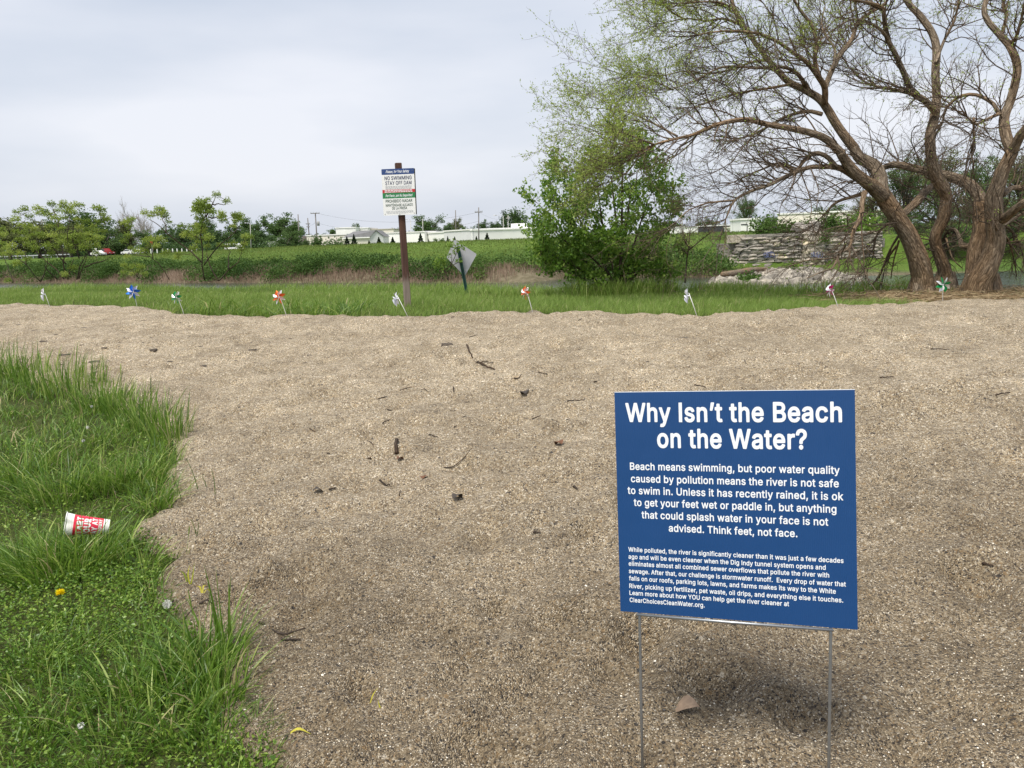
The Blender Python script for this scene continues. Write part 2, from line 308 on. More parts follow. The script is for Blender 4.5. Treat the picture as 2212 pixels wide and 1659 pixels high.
GLYPHS = json.loads(r'''{" ":[188,[]],",":[188,[[32,-142,87,-143,105,-130,161,68,159,81,147,93,63,94,46,80,14,-118,21,-136]]],".":[188,[[86,-27,111,-27,135,-16,153,3,164,27,164,57,152,81,129,102,99,111,75,107,57,99,34,75,27,57,27,27,37,3,63,-21]]],"?":[358,[[155,-27,184,-26,202,-17,221,3,232,27,232,57,224,75,208,94,178,109,148,109,126,99,106,80,96,57,96,27,106,3,130,-20],[127,129,196,128,210,135,217,147,220,189,227,207,310,276,325,297,339,327,348,387,340,435,329,459,310,486,292,503,238,531,208,538,172,540,142,536,94,521,68,507,43,483,26,459,6,411,5,369,16,357,28,354,94,354,106,358,114,369,120,399,130,417,142,427,160,435,178,438,202,433,221,423,234,405,238,381,229,351,208,328,142,277,118,237,109,189,108,153,112,139]]],"A":[480,[[10,-23,89,-24,102,-17,155,118,329,116,378,-17,395,-24,467,-24,484,-11,487,1,484,13,299,517,287,530,197,533,185,526,179,518,-7,7,-5,-11],[197,223,191,229,239,376,290,229,287,223]]],"B":[456,[[54,-23,247,-24,319,-16,355,-3,383,13,421,55,440,109,439,169,433,193,422,217,409,236,377,265,375,271,399,295,415,326,421,355,420,403,400,457,381,481,343,511,307,525,241,533,61,533,49,530,40,523,36,505,36,1,43,-17],[151,82,151,207,247,207,283,202,307,189,326,163,330,145,329,121,318,103,301,90,247,81],[151,310,151,428,265,425,283,420,303,403,310,385,311,361,301,337,289,324,253,311]]],"C":[510,[[259,-30,299,-29,347,-18,377,-7,419,21,442,42,468,78,489,126,497,162,491,176,479,183,401,183,388,174,375,138,363,120,344,102,317,86,269,77,221,85,198,96,160,132,138,180,130,216,127,252,130,294,136,324,149,357,177,396,197,411,245,430,299,428,323,420,359,394,374,372,387,336,401,325,479,325,491,332,496,342,491,378,471,426,451,456,419,488,395,506,347,527,323,534,269,540,221,536,179,524,143,507,106,480,77,448,48,402,30,360,20,306,16,252,21,198,30,150,50,102,77,60,105,30,136,6,173,-13,221,-27]]],"D":[502,[[54,-23,223,-24,271,-21,319,-9,361,9,400,37,429,67,451,103,471,151,482,205,486,259,473,355,454,403,432,439,403,471,367,498,319,519,277,529,229,533,61,533,49,530,40,523,36,505,36,1,43,-17],[151,82,149,427,223,428,283,418,313,403,343,376,366,325,375,253,373,217,358,163,343,135,325,115,283,92,217,81]]],"E":[419,[[54,-23,373,-24,385,-22,396,-11,399,61,393,73,385,79,157,81,149,85,151,205,355,205,373,213,379,229,379,289,373,302,361,309,151,311,149,427,379,429,391,437,396,451,396,511,385,529,373,533,61,533,49,530,40,523,36,505,36,1,43,-17]]],"F":[410,[[54,-23,127,-24,139,-20,146,-11,151,196,349,197,367,209,370,283,363,295,355,300,151,303,149,421,151,428,379,430,389,439,393,451,393,511,382,529,367,533,61,533,49,530,40,523,36,505,36,1,43,-17]]],"G":[520,[[260,-30,311,-28,353,-17,391,0,419,18,445,42,471,78,488,114,499,156,502,204,501,264,485,279,281,280,269,275,259,258,259,198,263,186,281,175,388,174,383,152,365,119,329,90,293,79,269,77,239,81,203,93,160,132,138,180,130,216,127,252,130,294,136,324,149,357,173,392,197,412,245,430,299,428,341,408,359,391,388,336,401,326,479,325,491,332,497,342,492,378,471,426,455,451,419,487,395,504,347,527,263,540,215,535,179,524,143,508,101,476,77,449,47,402,30,360,19,306,16,252,20,198,30,150,47,107,76,60,101,32,131,9,173,-14,221,-27]]],"H":[517,[[54,-23,127,-24,139,-20,146,-11,149,205,157,208,367,207,371,-11,379,-20,391,-24,457,-24,475,-16,481,1,481,505,480,517,471,529,457,533,391,533,372,523,368,511,368,319,367,314,361,313,151,314,149,511,145,523,133,532,121,533,55,532,40,523,36,505,36,1,43,-17]]],"I":[186,[[36,-24,150,-24,150,533,36,533]]],"J":[396,[[178,-30,232,-26,280,-7,310,15,336,48,356,96,360,144,360,510,352,527,340,533,268,533,256,527,249,516,248,150,245,120,232,93,214,80,184,74,166,77,142,89,124,120,121,180,106,196,28,196,16,189,10,180,9,144,14,96,30,54,57,18,100,-12,136,-25]]],"L":[393,[[54,-23,361,-24,378,-17,384,-5,385,61,379,73,371,79,157,81,149,85,149,511,139,529,127,533,55,532,43,525,36,511,36,1,43,-17]]],"M":[628,[[54,-23,127,-24,139,-17,145,-5,146,271,151,288,265,-11,283,-24,343,-24,355,-20,363,-11,481,289,481,-5,487,-17,499,-23,571,-24,585,-17,592,1,592,505,591,517,583,528,571,533,475,533,456,523,313,144,172,523,163,530,151,533,61,533,43,525,36,511,36,1,43,-17]]],"N":[523,[[54,-23,127,-24,141,-17,148,-5,148,331,151,337,370,-17,385,-24,463,-24,481,-16,487,1,487,505,486,517,477,529,463,533,397,533,385,528,376,517,373,177,151,528,139,533,61,533,49,530,40,523,36,505,36,1,43,-17]]],"O":[533,[[259,-30,311,-27,359,-14,398,6,435,36,462,66,484,102,501,144,513,198,517,252,514,306,503,360,486,402,461,444,431,477,395,505,359,522,317,535,269,540,221,536,179,524,143,507,106,480,77,448,48,402,30,360,20,306,16,252,21,198,30,150,50,102,77,60,105,30,136,6,173,-13,221,-27],[263,77,239,80,198,96,161,132,146,156,137,182,127,252,136,324,147,354,161,378,179,398,199,414,239,428,269,432,311,425,334,414,372,378,397,324,404,294,406,252,398,186,387,156,371,128,341,100,317,86,293,79]]],"P":[445,[[54,-23,127,-24,139,-20,146,-11,151,161,271,164,313,172,343,186,371,205,411,253,431,319,431,379,424,409,412,439,392,469,373,488,343,508,307,523,235,533,61,533,49,530,40,523,36,505,36,1,43,-17],[151,267,151,428,253,427,283,419,303,403,311,391,318,367,319,331,312,307,295,283,271,271,253,268]]],"R":[449,[[54,-23,127,-24,139,-20,146,-11,149,169,157,174,229,174,235,170,332,-11,343,-22,433,-24,449,-11,452,1,448,13,349,199,394,235,421,283,431,325,431,385,422,421,396,469,343,511,307,524,235,533,61,533,49,530,40,523,36,505,36,1,43,-17],[151,280,151,428,259,426,289,417,307,403,319,373,320,337,313,313,301,297,283,287,259,281]]],"S":[447,[[211,-32,261,-31,297,-24,363,5,388,28,420,76,429,106,432,136,431,166,417,208,393,239,363,264,321,286,219,316,171,335,143,358,141,388,155,412,189,430,225,435,267,428,291,415,309,394,315,369,327,356,405,354,417,360,424,370,422,406,412,436,394,466,375,487,327,519,297,531,231,540,189,537,153,529,105,507,74,484,44,442,31,406,28,370,33,334,49,298,69,272,99,249,177,216,255,194,303,172,319,154,321,136,317,118,303,99,275,82,243,74,207,74,171,83,147,99,135,115,125,148,111,160,33,160,21,154,14,136,28,76,45,46,66,22,88,4,123,-15,153,-25]]],"T":[449,[[188,-23,261,-24,274,-17,280,-5,283,427,417,428,431,433,441,451,441,511,437,523,429,530,417,533,33,533,18,529,9,517,8,451,12,439,21,431,167,427,169,1,176,-17]]],"U":[517,[[245,-31,301,-30,343,-20,379,-3,409,17,433,40,455,71,469,101,481,173,481,509,475,525,463,532,391,533,372,521,369,509,367,161,356,125,336,101,307,84,277,77,235,77,199,89,170,113,154,143,148,179,148,509,145,521,127,533,61,533,44,527,37,515,36,173,39,137,48,101,84,41,115,12,145,-7,181,-21]]],"W":[686,[[150,-23,233,-24,251,-11,341,317,347,314,434,-11,443,-21,455,-24,533,-24,547,-17,553,-5,692,499,694,511,689,524,671,533,605,533,593,531,583,523,491,164,404,511,395,528,383,533,305,533,286,523,191,166,102,523,83,533,17,533,-1,525,-8,505,132,-5,138,-17]]],"Y":[472,[[198,-23,269,-24,281,-20,289,-11,292,199,477,499,478,517,467,530,383,533,365,526,239,320,233,321,107,527,95,533,17,533,2,529,-7,517,-8,505,-2,493,177,205,179,1,185,-15]]],"a":[389,[[151,-32,205,-27,253,-6,271,-23,343,-23,355,-16,361,-3,361,250,352,310,334,346,314,370,283,390,247,402,193,408,151,404,103,389,79,376,49,350,31,326,18,298,20,280,31,269,97,250,115,255,137,286,169,303,199,306,223,303,245,286,251,268,247,254,121,235,85,223,37,192,13,154,6,112,8,82,17,52,31,28,59,-2,85,-17,109,-26],[169,69,145,73,121,88,116,106,121,122,157,140,250,154,250,124,234,94,205,75]]],"b":[424,[[214,-31,264,-30,300,-18,353,17,377,47,393,77,412,149,412,227,404,269,391,305,372,336,330,378,299,395,264,406,204,407,162,395,142,383,138,389,138,509,135,521,120,532,48,532,36,526,29,509,30,-7,36,-16,48,-23,114,-24,126,-19,138,-2,180,-25],[192,76,165,95,147,125,138,167,141,233,154,269,176,293,204,304,240,304,276,283,294,251,303,209,300,149,283,107,261,83,234,72]]],"c":[396,[[198,-31,251,-28,287,-17,317,0,347,25,367,53,387,101,383,115,371,125,299,140,284,131,269,100,251,82,215,71,173,77,149,95,137,113,123,161,122,209,131,251,149,281,163,293,191,304,221,305,239,300,257,290,270,275,286,245,299,238,371,255,385,269,384,287,368,323,347,352,323,372,281,395,245,405,209,408,173,406,137,397,101,378,71,353,36,305,22,269,10,191,13,149,22,107,35,74,55,41,77,17,107,-6,137,-20]]],"d":[424,[[184,-31,221,-31,245,-25,287,-2,299,-19,311,-24,377,-24,389,-17,395,-7,396,509,389,526,377,533,311,533,299,530,290,521,287,509,287,382,263,395,221,407,161,406,125,395,95,378,53,337,34,305,20,269,12,227,12,149,21,107,35,71,53,40,95,-2,131,-20,161,-30],[179,75,149,95,131,128,120,185,125,233,139,269,161,293,185,304,221,304,251,291,276,257,288,191,283,149,269,107,251,86,221,73]]],"e":[404,[[203,-31,269,-26,293,-18,335,7,353,23,378,59,389,89,387,101,371,114,305,129,292,125,272,95,247,77,227,72,191,73,162,83,143,100,131,119,125,144,371,145,389,153,395,173,394,227,388,263,368,317,351,341,322,371,293,389,251,404,203,408,167,405,131,394,99,377,55,335,33,299,20,263,12,227,10,185,22,107,37,71,71,23,107,-6,137,-20],[131,245,127,251,131,259,152,287,173,300,203,306,233,302,251,293,267,275,278,251,275,245]]],"f":[254,[[76,-23,145,-24,159,-17,165,-5,166,301,235,304,247,313,252,331,252,379,247,394,229,403,169,403,167,433,173,445,181,448,229,444,247,454,267,523,259,539,247,545,217,553,169,553,127,542,109,531,85,511,66,481,58,457,55,403,1,402,-11,396,-17,385,-18,325,-11,310,1,304,57,301,57,1,61,-13]]],"g":[425,[[197,-174,269,-168,323,-147,353,-124,371,-102,386,-72,394,-42,396,-6,396,378,389,396,377,403,305,402,296,396,287,380,263,395,221,407,167,406,131,397,101,382,71,356,35,306,20,270,12,234,10,192,19,120,34,78,71,29,125,-6,161,-17,221,-18,245,-12,287,7,285,-24,279,-42,263,-58,233,-71,203,-72,161,-64,139,-48,118,-24,101,-17,41,-47,29,-60,27,-72,32,-84,53,-114,83,-141,131,-164],[203,83,170,90,141,114,125,150,120,192,125,234,143,275,172,300,203,306,239,299,269,273,284,234,288,192,282,144,263,107,239,89]]],"h":[410,[[47,-23,120,-23,135,-11,139,247,147,271,162,289,186,302,204,305,228,303,246,295,263,277,269,259,275,-11,294,-24,360,-24,374,-17,380,-5,381,241,374,301,363,331,342,360,312,387,258,406,198,406,144,385,138,391,138,511,132,525,120,532,48,532,36,525,29,511,29,1,36,-17]]],"i":[167,[[47,-23,120,-23,131,-17,137,-5,138,379,132,395,120,402,48,402,36,396,30,385,29,1,36,-17],[68,421,96,420,116,427,138,446,149,469,149,499,141,517,126,533,102,545,84,548,54,540,30,521,19,499,17,481,26,451,48,430]]],"j":[167,[[-16,-166,33,-164,79,-148,113,-118,132,-76,136,-52,138,380,129,398,117,403,51,403,38,398,30,386,29,-28,21,-57,-21,-66,-33,-82,-33,-148,-27,-160],[63,422,99,420,117,427,132,440,148,464,149,494,143,512,129,531,105,544,81,548,51,539,33,525,19,500,18,470,26,452,39,436]]],"k":[381,[[47,-23,120,-23,135,-11,138,127,150,141,282,-21,294,-24,378,-23,389,-17,395,-5,392,13,235,217,378,363,384,379,381,391,372,400,360,403,276,402,144,270,139,271,138,511,132,525,120,532,48,532,36,525,29,511,29,1,36,-17]]],"l":[172,[[34,-24,137,-24,137,533,34,533]]],"m":[610,[[47,-23,120,-23,135,-11,139,253,144,271,156,289,174,301,198,306,228,300,245,283,249,271,250,1,258,-18,270,-24,336,-24,348,-20,356,-11,359,241,363,271,372,286,384,297,396,303,420,306,438,304,456,295,470,271,475,-11,492,-24,558,-24,570,-20,578,-11,581,1,581,259,573,313,548,361,510,392,486,403,456,409,414,409,390,404,354,388,318,362,282,395,246,407,216,410,180,405,138,383,128,397,114,403,54,403,37,397,29,379,29,1,36,-17]]],"n":[410,[[47,-23,120,-23,135,-11,138,229,142,259,162,289,186,302,210,305,246,295,263,277,269,259,275,-11,288,-23,300,-24,360,-24,378,-11,381,1,378,277,372,307,360,336,330,373,306,390,258,406,228,408,192,405,138,381,128,397,114,403,48,402,32,391,29,379,29,1,36,-17]]],"o":[415,[[198,-31,245,-29,281,-19,311,-5,338,17,364,47,382,77,403,149,402,233,382,299,365,329,339,359,311,381,281,396,245,406,167,405,137,397,101,378,55,335,36,305,22,269,13,227,10,185,20,113,33,77,53,44,77,17,107,-6,137,-20],[209,70,173,77,149,95,131,126,120,185,129,245,149,281,173,299,209,306,245,297,275,269,290,233,295,185,290,143,275,107,245,79]]],"p":[424,[[47,-166,120,-166,135,-154,138,-10,144,-6,180,-25,204,-31,270,-28,324,-5,349,14,375,44,392,74,404,110,412,152,412,230,405,266,392,302,372,336,330,378,300,394,264,406,204,407,162,395,138,378,132,393,120,402,54,403,38,398,30,386,29,-142,36,-160],[204,73,186,79,168,92,148,122,138,164,139,218,153,266,174,291,204,304,240,304,268,290,288,266,302,218,303,164,292,122,265,86,240,73]]],"q":[424,[[306,-166,377,-167,389,-160,395,-148,395,386,387,398,371,403,305,401,293,392,287,378,263,395,221,407,161,406,131,397,101,382,71,357,49,332,33,302,19,266,12,230,12,152,20,110,33,74,53,40,95,-2,125,-18,161,-30,221,-31,245,-25,287,-4,288,-148,294,-160],[185,73,159,86,137,114,122,164,122,212,131,254,150,284,173,300,185,304,221,304,239,298,257,286,278,254,286,212,286,164,276,122,257,92,239,79,221,73]]],"r":[259,[[47,-23,120,-23,135,-11,141,259,156,282,180,297,210,302,246,298,261,307,267,319,267,385,263,397,252,406,186,406,138,386,126,399,114,403,48,402,32,391,29,379,29,1,36,-17]]],"s":[365,[[164,-31,211,-31,241,-26,271,-15,295,-2,333,35,346,59,353,83,355,107,351,137,340,167,319,192,301,207,271,222,151,255,134,269,136,287,145,297,157,304,187,309,205,307,225,299,236,287,249,263,265,253,331,267,343,275,348,293,340,317,313,359,289,380,265,393,217,407,157,407,127,400,85,382,46,347,25,299,26,245,37,215,55,191,79,172,109,158,223,127,241,113,242,95,231,83,205,72,181,69,139,80,125,95,110,125,97,131,31,117,16,107,12,95,19,64,31,40,61,6,103,-19]]],"t":[227,[[160,-27,223,-20,236,-3,221,69,205,78,157,76,151,87,150,303,205,303,219,309,228,327,228,381,223,394,211,402,151,404,149,477,139,491,127,495,61,495,49,489,42,477,40,405,1,402,-11,395,-17,387,-17,321,-5,306,37,303,41,297,41,93,45,57,55,32,77,3,103,-15,133,-24]]],"u":[410,[[173,-28,216,-26,270,-3,282,-18,300,-24,360,-24,372,-19,379,-10,381,380,377,392,366,401,294,403,276,392,272,380,271,134,262,110,249,92,228,79,204,74,180,77,162,86,146,104,140,122,138,380,134,392,120,402,54,403,38,398,30,386,29,140,31,104,37,74,60,29,84,3,126,-20]]],"v":[389,[[158,-23,228,-24,240,-20,247,-11,394,373,394,385,384,399,372,403,306,403,288,396,198,151,192,149,102,395,84,403,18,403,6,400,-4,391,-6,373,139,-5,147,-17]]],"w":[567,[[133,-23,204,-24,220,-11,282,206,288,206,348,-13,366,-24,432,-24,446,-17,452,-5,568,373,568,385,561,397,546,403,480,403,462,394,396,171,339,385,330,399,318,403,252,403,234,394,174,182,168,174,108,391,90,403,24,403,6,396,0,385,2,367,115,-5,121,-17]]],"y":[389,[[99,-167,144,-160,168,-147,198,-119,217,-89,394,373,394,385,384,399,372,403,306,403,288,396,198,151,192,148,102,395,84,403,18,403,6,400,-4,391,-6,373,137,1,123,-41,109,-59,96,-65,60,-62,42,-71,23,-143,30,-156,42,-162]]],"z":[380,[[36,-23,337,-24,349,-22,360,-11,363,61,349,78,176,85,354,319,357,379,349,397,331,403,49,403,37,400,27,391,24,319,37,302,204,295,20,55,19,-5,25,-17]]],"\u00c9":[419,[[54,-23,373,-24,385,-22,397,-10,399,61,393,73,385,79,157,81,149,85,151,205,355,205,370,211,378,223,379,289,367,307,149,313,151,428,373,428,386,433,395,445,396,511,385,529,373,533,247,535,262,547,329,649,330,667,313,682,235,683,219,673,168,565,170,547,186,535,55,532,43,525,37,517,36,1,43,-17]]],"\u2019":[177,[[46,295,101,294,119,307,175,505,173,519,161,531,77,532,65,525,59,517,28,319,35,301]]]}''')   # outlines of the letters used on the signs
_GC = {}
def glyph(ch, bold):
    """one letter as flat triangles, its outline pushed out (and its holes in) by bold"""
    if (ch, bold) in _GC: return _GC[ch, bold]
    ps = [np.array(lp, float).reshape(-1, 2) / 1000 for lp in GLYPHS[ch][1]]; out = []
    for i, p in enumerate(ps):
        hole = any(j != i and inpoly(p[:1, 0], p[:1, 1], o)[0] for j, o in enumerate(ps))
        area = np.sum(p[:, 0] * np.roll(p[:, 1], -1) - np.roll(p[:, 0], -1) * p[:, 1])
        if (area > 0) == hole: p = p[::-1]
        keep = np.linalg.norm(p - np.roll(p, 1, 0), axis=1) > 1e-5; p = p[keep]
        e = nrm(np.roll(p, -1, 0) - p); n1 = np.stack([e[:, 1], -e[:, 0]], 1); n0 = np.roll(n1, 1, 0); bi = nrm(n0 + n1)
        out.append(p + bi * (bold / np.maximum((bi * n1).sum(1), .6))[:, None])
    v = np.concatenate(out) if out else np.zeros((0, 2)); bm = bmesh.new(); vs = [bm.verts.new((x, y, 0)) for x, y in v]; n = 0; ed = []
    for p in out:
        k = len(p); ed += [bm.edges.new((vs[n + i], vs[n + (i + 1) % k])) for i in range(k)]; n += k
    bm.verts.index_update()
    if ed: bmesh.ops.triangle_fill(bm, use_beauty=True, use_dissolve=False, edges=ed, normal=(0, 0, 1))
    bm.verts.index_update(); t = np.array([[q.index for q in f.verts] for f in bm.faces], int).reshape(-1, 3); v = np.array([q.co[:2] for q in bm.verts]).reshape(-1, 2); bm.free()
    if len(t):
        ar = np.cross(v[t[:, 1]] - v[t[:, 0]], v[t[:, 2]] - v[t[:, 0]]); t[ar < 0] = t[ar < 0][:, ::-1]
    _GC[ch, bold] = (v, t); return v, t
def text(s, bold=0.0, shear=0.0):
    V, T, n, x = [], [], 0, 0.0
    for ch in s:
        v, t = glyph(ch, bold)
        if len(v): V.append(v + [x, 0]); T.append(t + n); n += len(v)
        x += GLYPHS[ch][0] / 1000 + .028 + bold * 1.3
    v = np.concatenate(V); t = np.concatenate(T); v[:, 0] += shear * v[:, 1]; return v, t
CAPH = None
def fit_text(s, x0, x1, yb, cap, bold=0.03, shear=0.0):
    """letters stretched to run from x0 to x1 on the baseline yb with the given cap height"""
    global CAPH
    if CAPH is None: CAPH = text('H')[0][:, 1].max()
    v, t = text(s, bold, shear)
    v = v.copy(); a, b = v[:, 0].min(), v[:, 0].max()
    v[:, 0] = x0 + (v[:, 0] - a) / (b - a) * (x1 - x0); v[:, 1] = yb + v[:, 1] / CAPH * cap
    return v, t
def inpoly(x, y, poly):
    c = np.zeros(np.shape(x), bool); n = len(poly)
    for i in range(n):
        x0, y0 = poly[i]; x1, y1 = poly[(i + 1) % n]
        if y0 == y1: continue
        k = ((y0 > y) != (y1 > y)) & (x < (x1 - x0) * (y - y0) / (y1 - y0) + x0); c ^= k
    return c
def sdist(x, y, poly):
    d = np.full(np.shape(x), 1e9); n = len(poly)
    for i in range(n):
        x0, y0 = poly[i]; x1, y1 = poly[(i + 1) % n]; dx, dy = x1 - x0, y1 - y0
        t = np.clip(((x - x0) * dx + (y - y0) * dy) / (dx * dx + dy * dy + 1e-12), 0, 1)
        d = np.minimum(d, (x - x0 - t * dx) ** 2 + (y - y0 - t * dy) ** 2)
    d = np.sqrt(d); return np.where(inpoly(x, y, poly), d, -d)

# ------------------------------------------------------------------ the ground, sand, river, road
BACK = [(-900, 648), (-300, 655), (0, 662), (100, 662), (250, 663), (300, 668), (380, 680), (450, 684), (600, 688), (800, 687), (880, 688),
        (1000, 683), (1150, 680), (1400, 684), (1504, 685), (1700, 677), (1811, 670), (2036, 657), (2212, 652), (2900, 634)]
FRONT = [(-1200, 782), (0, 800), (60, 812), (150, 835), (230, 858), (300, 885), (370, 930), (384, 950), (375, 985), (368, 1010), (360, 1040),
         (362, 1055), (371, 1086), (332, 1122), (314, 1137), (317, 1155), (338, 1180), (392, 1209), (347, 1235), (341, 1287), (384, 1313),
         (376, 1354), (433, 1365), (488, 1394), (497, 1438), (485, 1524), (491, 1568), (572, 1608), (601, 1643), (604, 1659), (630, 1800), (640, 2100)]
back_w = [G(u, v)[:2] for u, v in BACK]
front_w = [G(u, v)[:2] for u, v in FRONT]
front_w = [np.array([-26.0, front_w[0][1] + 3])] + front_w + [front_w[-1] + np.array([-.05, -4.0])]
SAND = [np.array([-26.0, back_w[0][1]])] + back_w + [np.array([22.0, back_w[-1][1]]), np.array([22.0, -4.0])] + front_w[::-1]
SAND = np.array([[float(a), float(b)] for a, b in SAND])
def sand_z(x, y, sd):
    x = np.asarray(x, float); y = np.asarray(y, float)
    edge = sd + .10 * fbm(x * 3.1, y * 3.1, 3, 40)
    z = base(x, y) + np.where(edge > 0, .04 * (1 - np.exp(-np.maximum(edge, 0) / .05)), np.maximum(edge * .7, -.16))
    z = z + .07 * fbm(x * 1.15, y * 1.15, 3, 3) + .09 * fbm(x * 2.6 + .5 * y, y * 3.6, 3, 21) + .095 * fbm(x * 6.5, y * 7.5, 3, 33)
    return z
r2 = np.random.default_rng(5)
PITS = []
for k in range(900):                   # old footprints
    yy = 1.8 + 14 * r2.random() ** .8; xx = r2.uniform(-1.1, 1.1) * (yy * .7 + .6)
    PITS.append((xx, yy, r2.uniform(.05, .12), r2.uniform(.025, .065), r2.uniform(0, 3.14), r2.uniform(1, 1.9)))
for u, v in [(45, 752), (28, 747), (140, 771), (150, 765), (210, 789), (238, 803), (228, 812), (180, 770), (335, 765), (455, 771), (95, 742), (120, 723), (180, 712), (260, 742), (330, 735), (225, 752), (540, 755), (410, 705), (510, 783)]:
    q = G(u, v); PITS.append((q[0], q[1], r2.uniform(.05, .09), .075, r2.uniform(-.4, .4), 1.5))
def pits(x, y, z):
    for (px, py, r, d, a, el) in PITS:
        k = (np.abs(x - px) < r * 3.4) & (np.abs(y - py) < r * 3.4)
        if not k.any(): continue
        dx, dy = x[k] - px, y[k] - py; c, s = math.cos(a), math.sin(a)
        q = ((dx * c + dy * s) / el) ** 2 + (-dx * s + dy * c) ** 2; q = q / (r * r)
        z[k] += d * (-np.exp(-q * 1.1) + .42 * np.exp(-(np.sqrt(q) - 1.35) ** 2 * 5))
    return z
def gridmesh(xs, ys, zf, name, m, attr=None):
    X, Y = np.meshgrid(xs, ys); Z = zf(X, Y); nx, ny = len(xs), len(ys)
    mb = MB(); i = (np.arange(ny - 1)[:, None] * nx + np.arange(nx - 1)[None]).reshape(-1, 1)
    mb.add(np.stack([X, Y, Z], -1).reshape(-1, 3), q=i + np.array([0, 1, nx + 1, nx]), rnd=None if attr is None else attr(X, Y).ravel())
    return mb.build(name, m, smooth=True)
def spaced(lo, hi, d0, g):             # grid lines, d0 apart at zero and wider away from it
    out = [0.0]; d = d0
    while out[-1] < hi: out.append(out[-1] + d); d *= g
    neg = [0.0]; d = d0
    while neg[-1] > lo: neg.append(neg[-1] - d); d *= g
    return np.array(neg[:0:-1] + out)

m, nt, b = newmat('sand')
tcn = nd(nt, 'ShaderNodeTexCoord'); V = tcn.outputs['Object']
def vor(scale, feat='F1'):
    n = nd(nt, 'ShaderNodeTexVoronoi', feature=feat); n.inputs['Scale'].default_value = scale; nt.links.new(V, n.inputs['Vector']); return n
def noi(scale, det=4, ro=.55):
    n = nd(nt, 'ShaderNodeTexNoise'); n.inputs['Scale'].default_value = scale; n.inputs['Detail'].default_value = det; n.inputs['Roughness'].default_value = ro
    nt.links.new(V, n.inputs['Vector']); return n
def mul(a, c, f=1.0, bt='MULTIPLY'):
    k = nd(nt, 'ShaderNodeMix', data_type='RGBA', blend_type=bt)
    if hasattr(f, 'type'): nt.links.new(f, k.inputs['Factor'])
    else: k.inputs['Factor'].default_value = f
    nt.links.new(a, k.inputs['A']); nt.links.new(c, k.inputs['B']); return k.outputs['Result']
v1, v2 = vor(190), vor(85)
sp1 = nd(nt, 'ShaderNodeSeparateColor'); nt.links.new(v1.outputs['Color'], sp1.inputs[0])
sp2 = nd(nt, 'ShaderNodeSeparateColor'); nt.links.new(v2.outputs['Color'], sp2.inputs[0])
GR = [(0, (.085, .078, .073)), (.07, (.20, .17, .135)), (.20, (.35, .285, .195)), (.42, (.46, .385, .272)), (.60, (.54, .465, .340)), (.76, (.45, .335, .20)), (.83, (.62, .55, .43)), (.92, (.88, .83, .72))]
grain = ramp(nt, GR, sp1.outputs[0], 'CONSTANT')
big = ramp(nt, GR, sp2.outputs[1], 'CONSTANT')
pick = ramp(nt, [(0, (0, 0, 0)), (.93, (1, 1, 1))], sp2.outputs[0], 'CONSTANT')
grain = mul(grain, big, pick, 'MIX')
fine = mul(grain, ramp(nt, [(.28, (.58, .56, .54)), (.72, (1.36, 1.36, 1.36))], noi(45, 4, .7).outputs['Fac']))
large = ramp(nt, [(.30, (.74, .725, .70)), (.62, (1.08, 1.08, 1.08))], noi(1.5, 5, .6).outputs['Fac'])
colr = mul(fine, large)
colr = mul(colr, ramp(nt, [(.34, (.80, .785, .765)), (.6, (1.06, 1.06, 1.06))], noi(7, 4, .65).outputs['Fac']))
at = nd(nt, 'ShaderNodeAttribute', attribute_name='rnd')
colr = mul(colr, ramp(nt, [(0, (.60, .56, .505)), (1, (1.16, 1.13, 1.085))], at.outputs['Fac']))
nt.links.new(colr, b.inputs['Base Color']); b.inputs['Roughness'].default_value = .75; b.inputs['Specular IOR Level'].default_value = .35
bh = nd(nt, 'ShaderNodeMath', operation='MULTIPLY_ADD'); nt.links.new(v1.outputs['Distance'], bh.inputs[0]); bh.inputs[1].default_value = -.012
nn = nd(nt, 'ShaderNodeMath', operation='MULTIPLY'); nt.links.new(noi(38, 5, .7).outputs['Fac'], nn.inputs[0]); nn.inputs[1].default_value = .010
nt.links.new(nn.outputs[0], bh.inputs[2])
bp = nd(nt, 'ShaderNodeBump'); bp.inputs['Strength'].default_value = .9; bp.inputs['Distance'].default_value = 1.3
nt.links.new(bh.outputs[0], bp.inputs['Height']); nt.links.new(bp.outputs[0], b.inputs['Normal'])
M_SAND = m
xs = spaced(-17, 17, .024, 1.0125); ys = 2.0 + spaced(-3.2, 16.5, .022, 1.0085)
_sd = {}
def sz(X, Y):
    _sd['d'] = sdist(X, Y, SAND); return pits(X, Y, sand_z(X, Y, _sd['d']))
# attribute: darker close by (0) to paler further up the slope (1)
pale_share = lambda X, Y: np.clip(sstep(2.0, 6.5, Y + .25 * X + 1.6 * fbm(X * .6, Y * .6, 3, 8)) * .95, 0, 1)
sand = gridmesh(xs, ys, sz, 'sand', M_SAND, pale_share); tag(sand, kind='structure')
XS, YS = xs, ys; ZS = np.array([v.co.z for v in sand.data.vertices]).reshape(len(ys), len(xs))
def zsand(x, y):
    i = np.clip(np.searchsorted(XS, x) - 1, 0, len(XS) - 2); j = np.clip(np.searchsorted(YS, y) - 1, 0, len(YS) - 2)
    fx = (x - XS[i]) / (XS[i + 1] - XS[i]); fy = (y - YS[j]) / (YS[j + 1] - YS[j])
    return (ZS[j, i] * (1 - fx) + ZS[j, i + 1] * fx) * (1 - fy) + (ZS[j + 1, i] * (1 - fx) + ZS[j + 1, i + 1] * fx) * fy
def on_sand(u, v):
    q = G(u, v, .03); q[2] = zsand(q[0], q[1]); return q

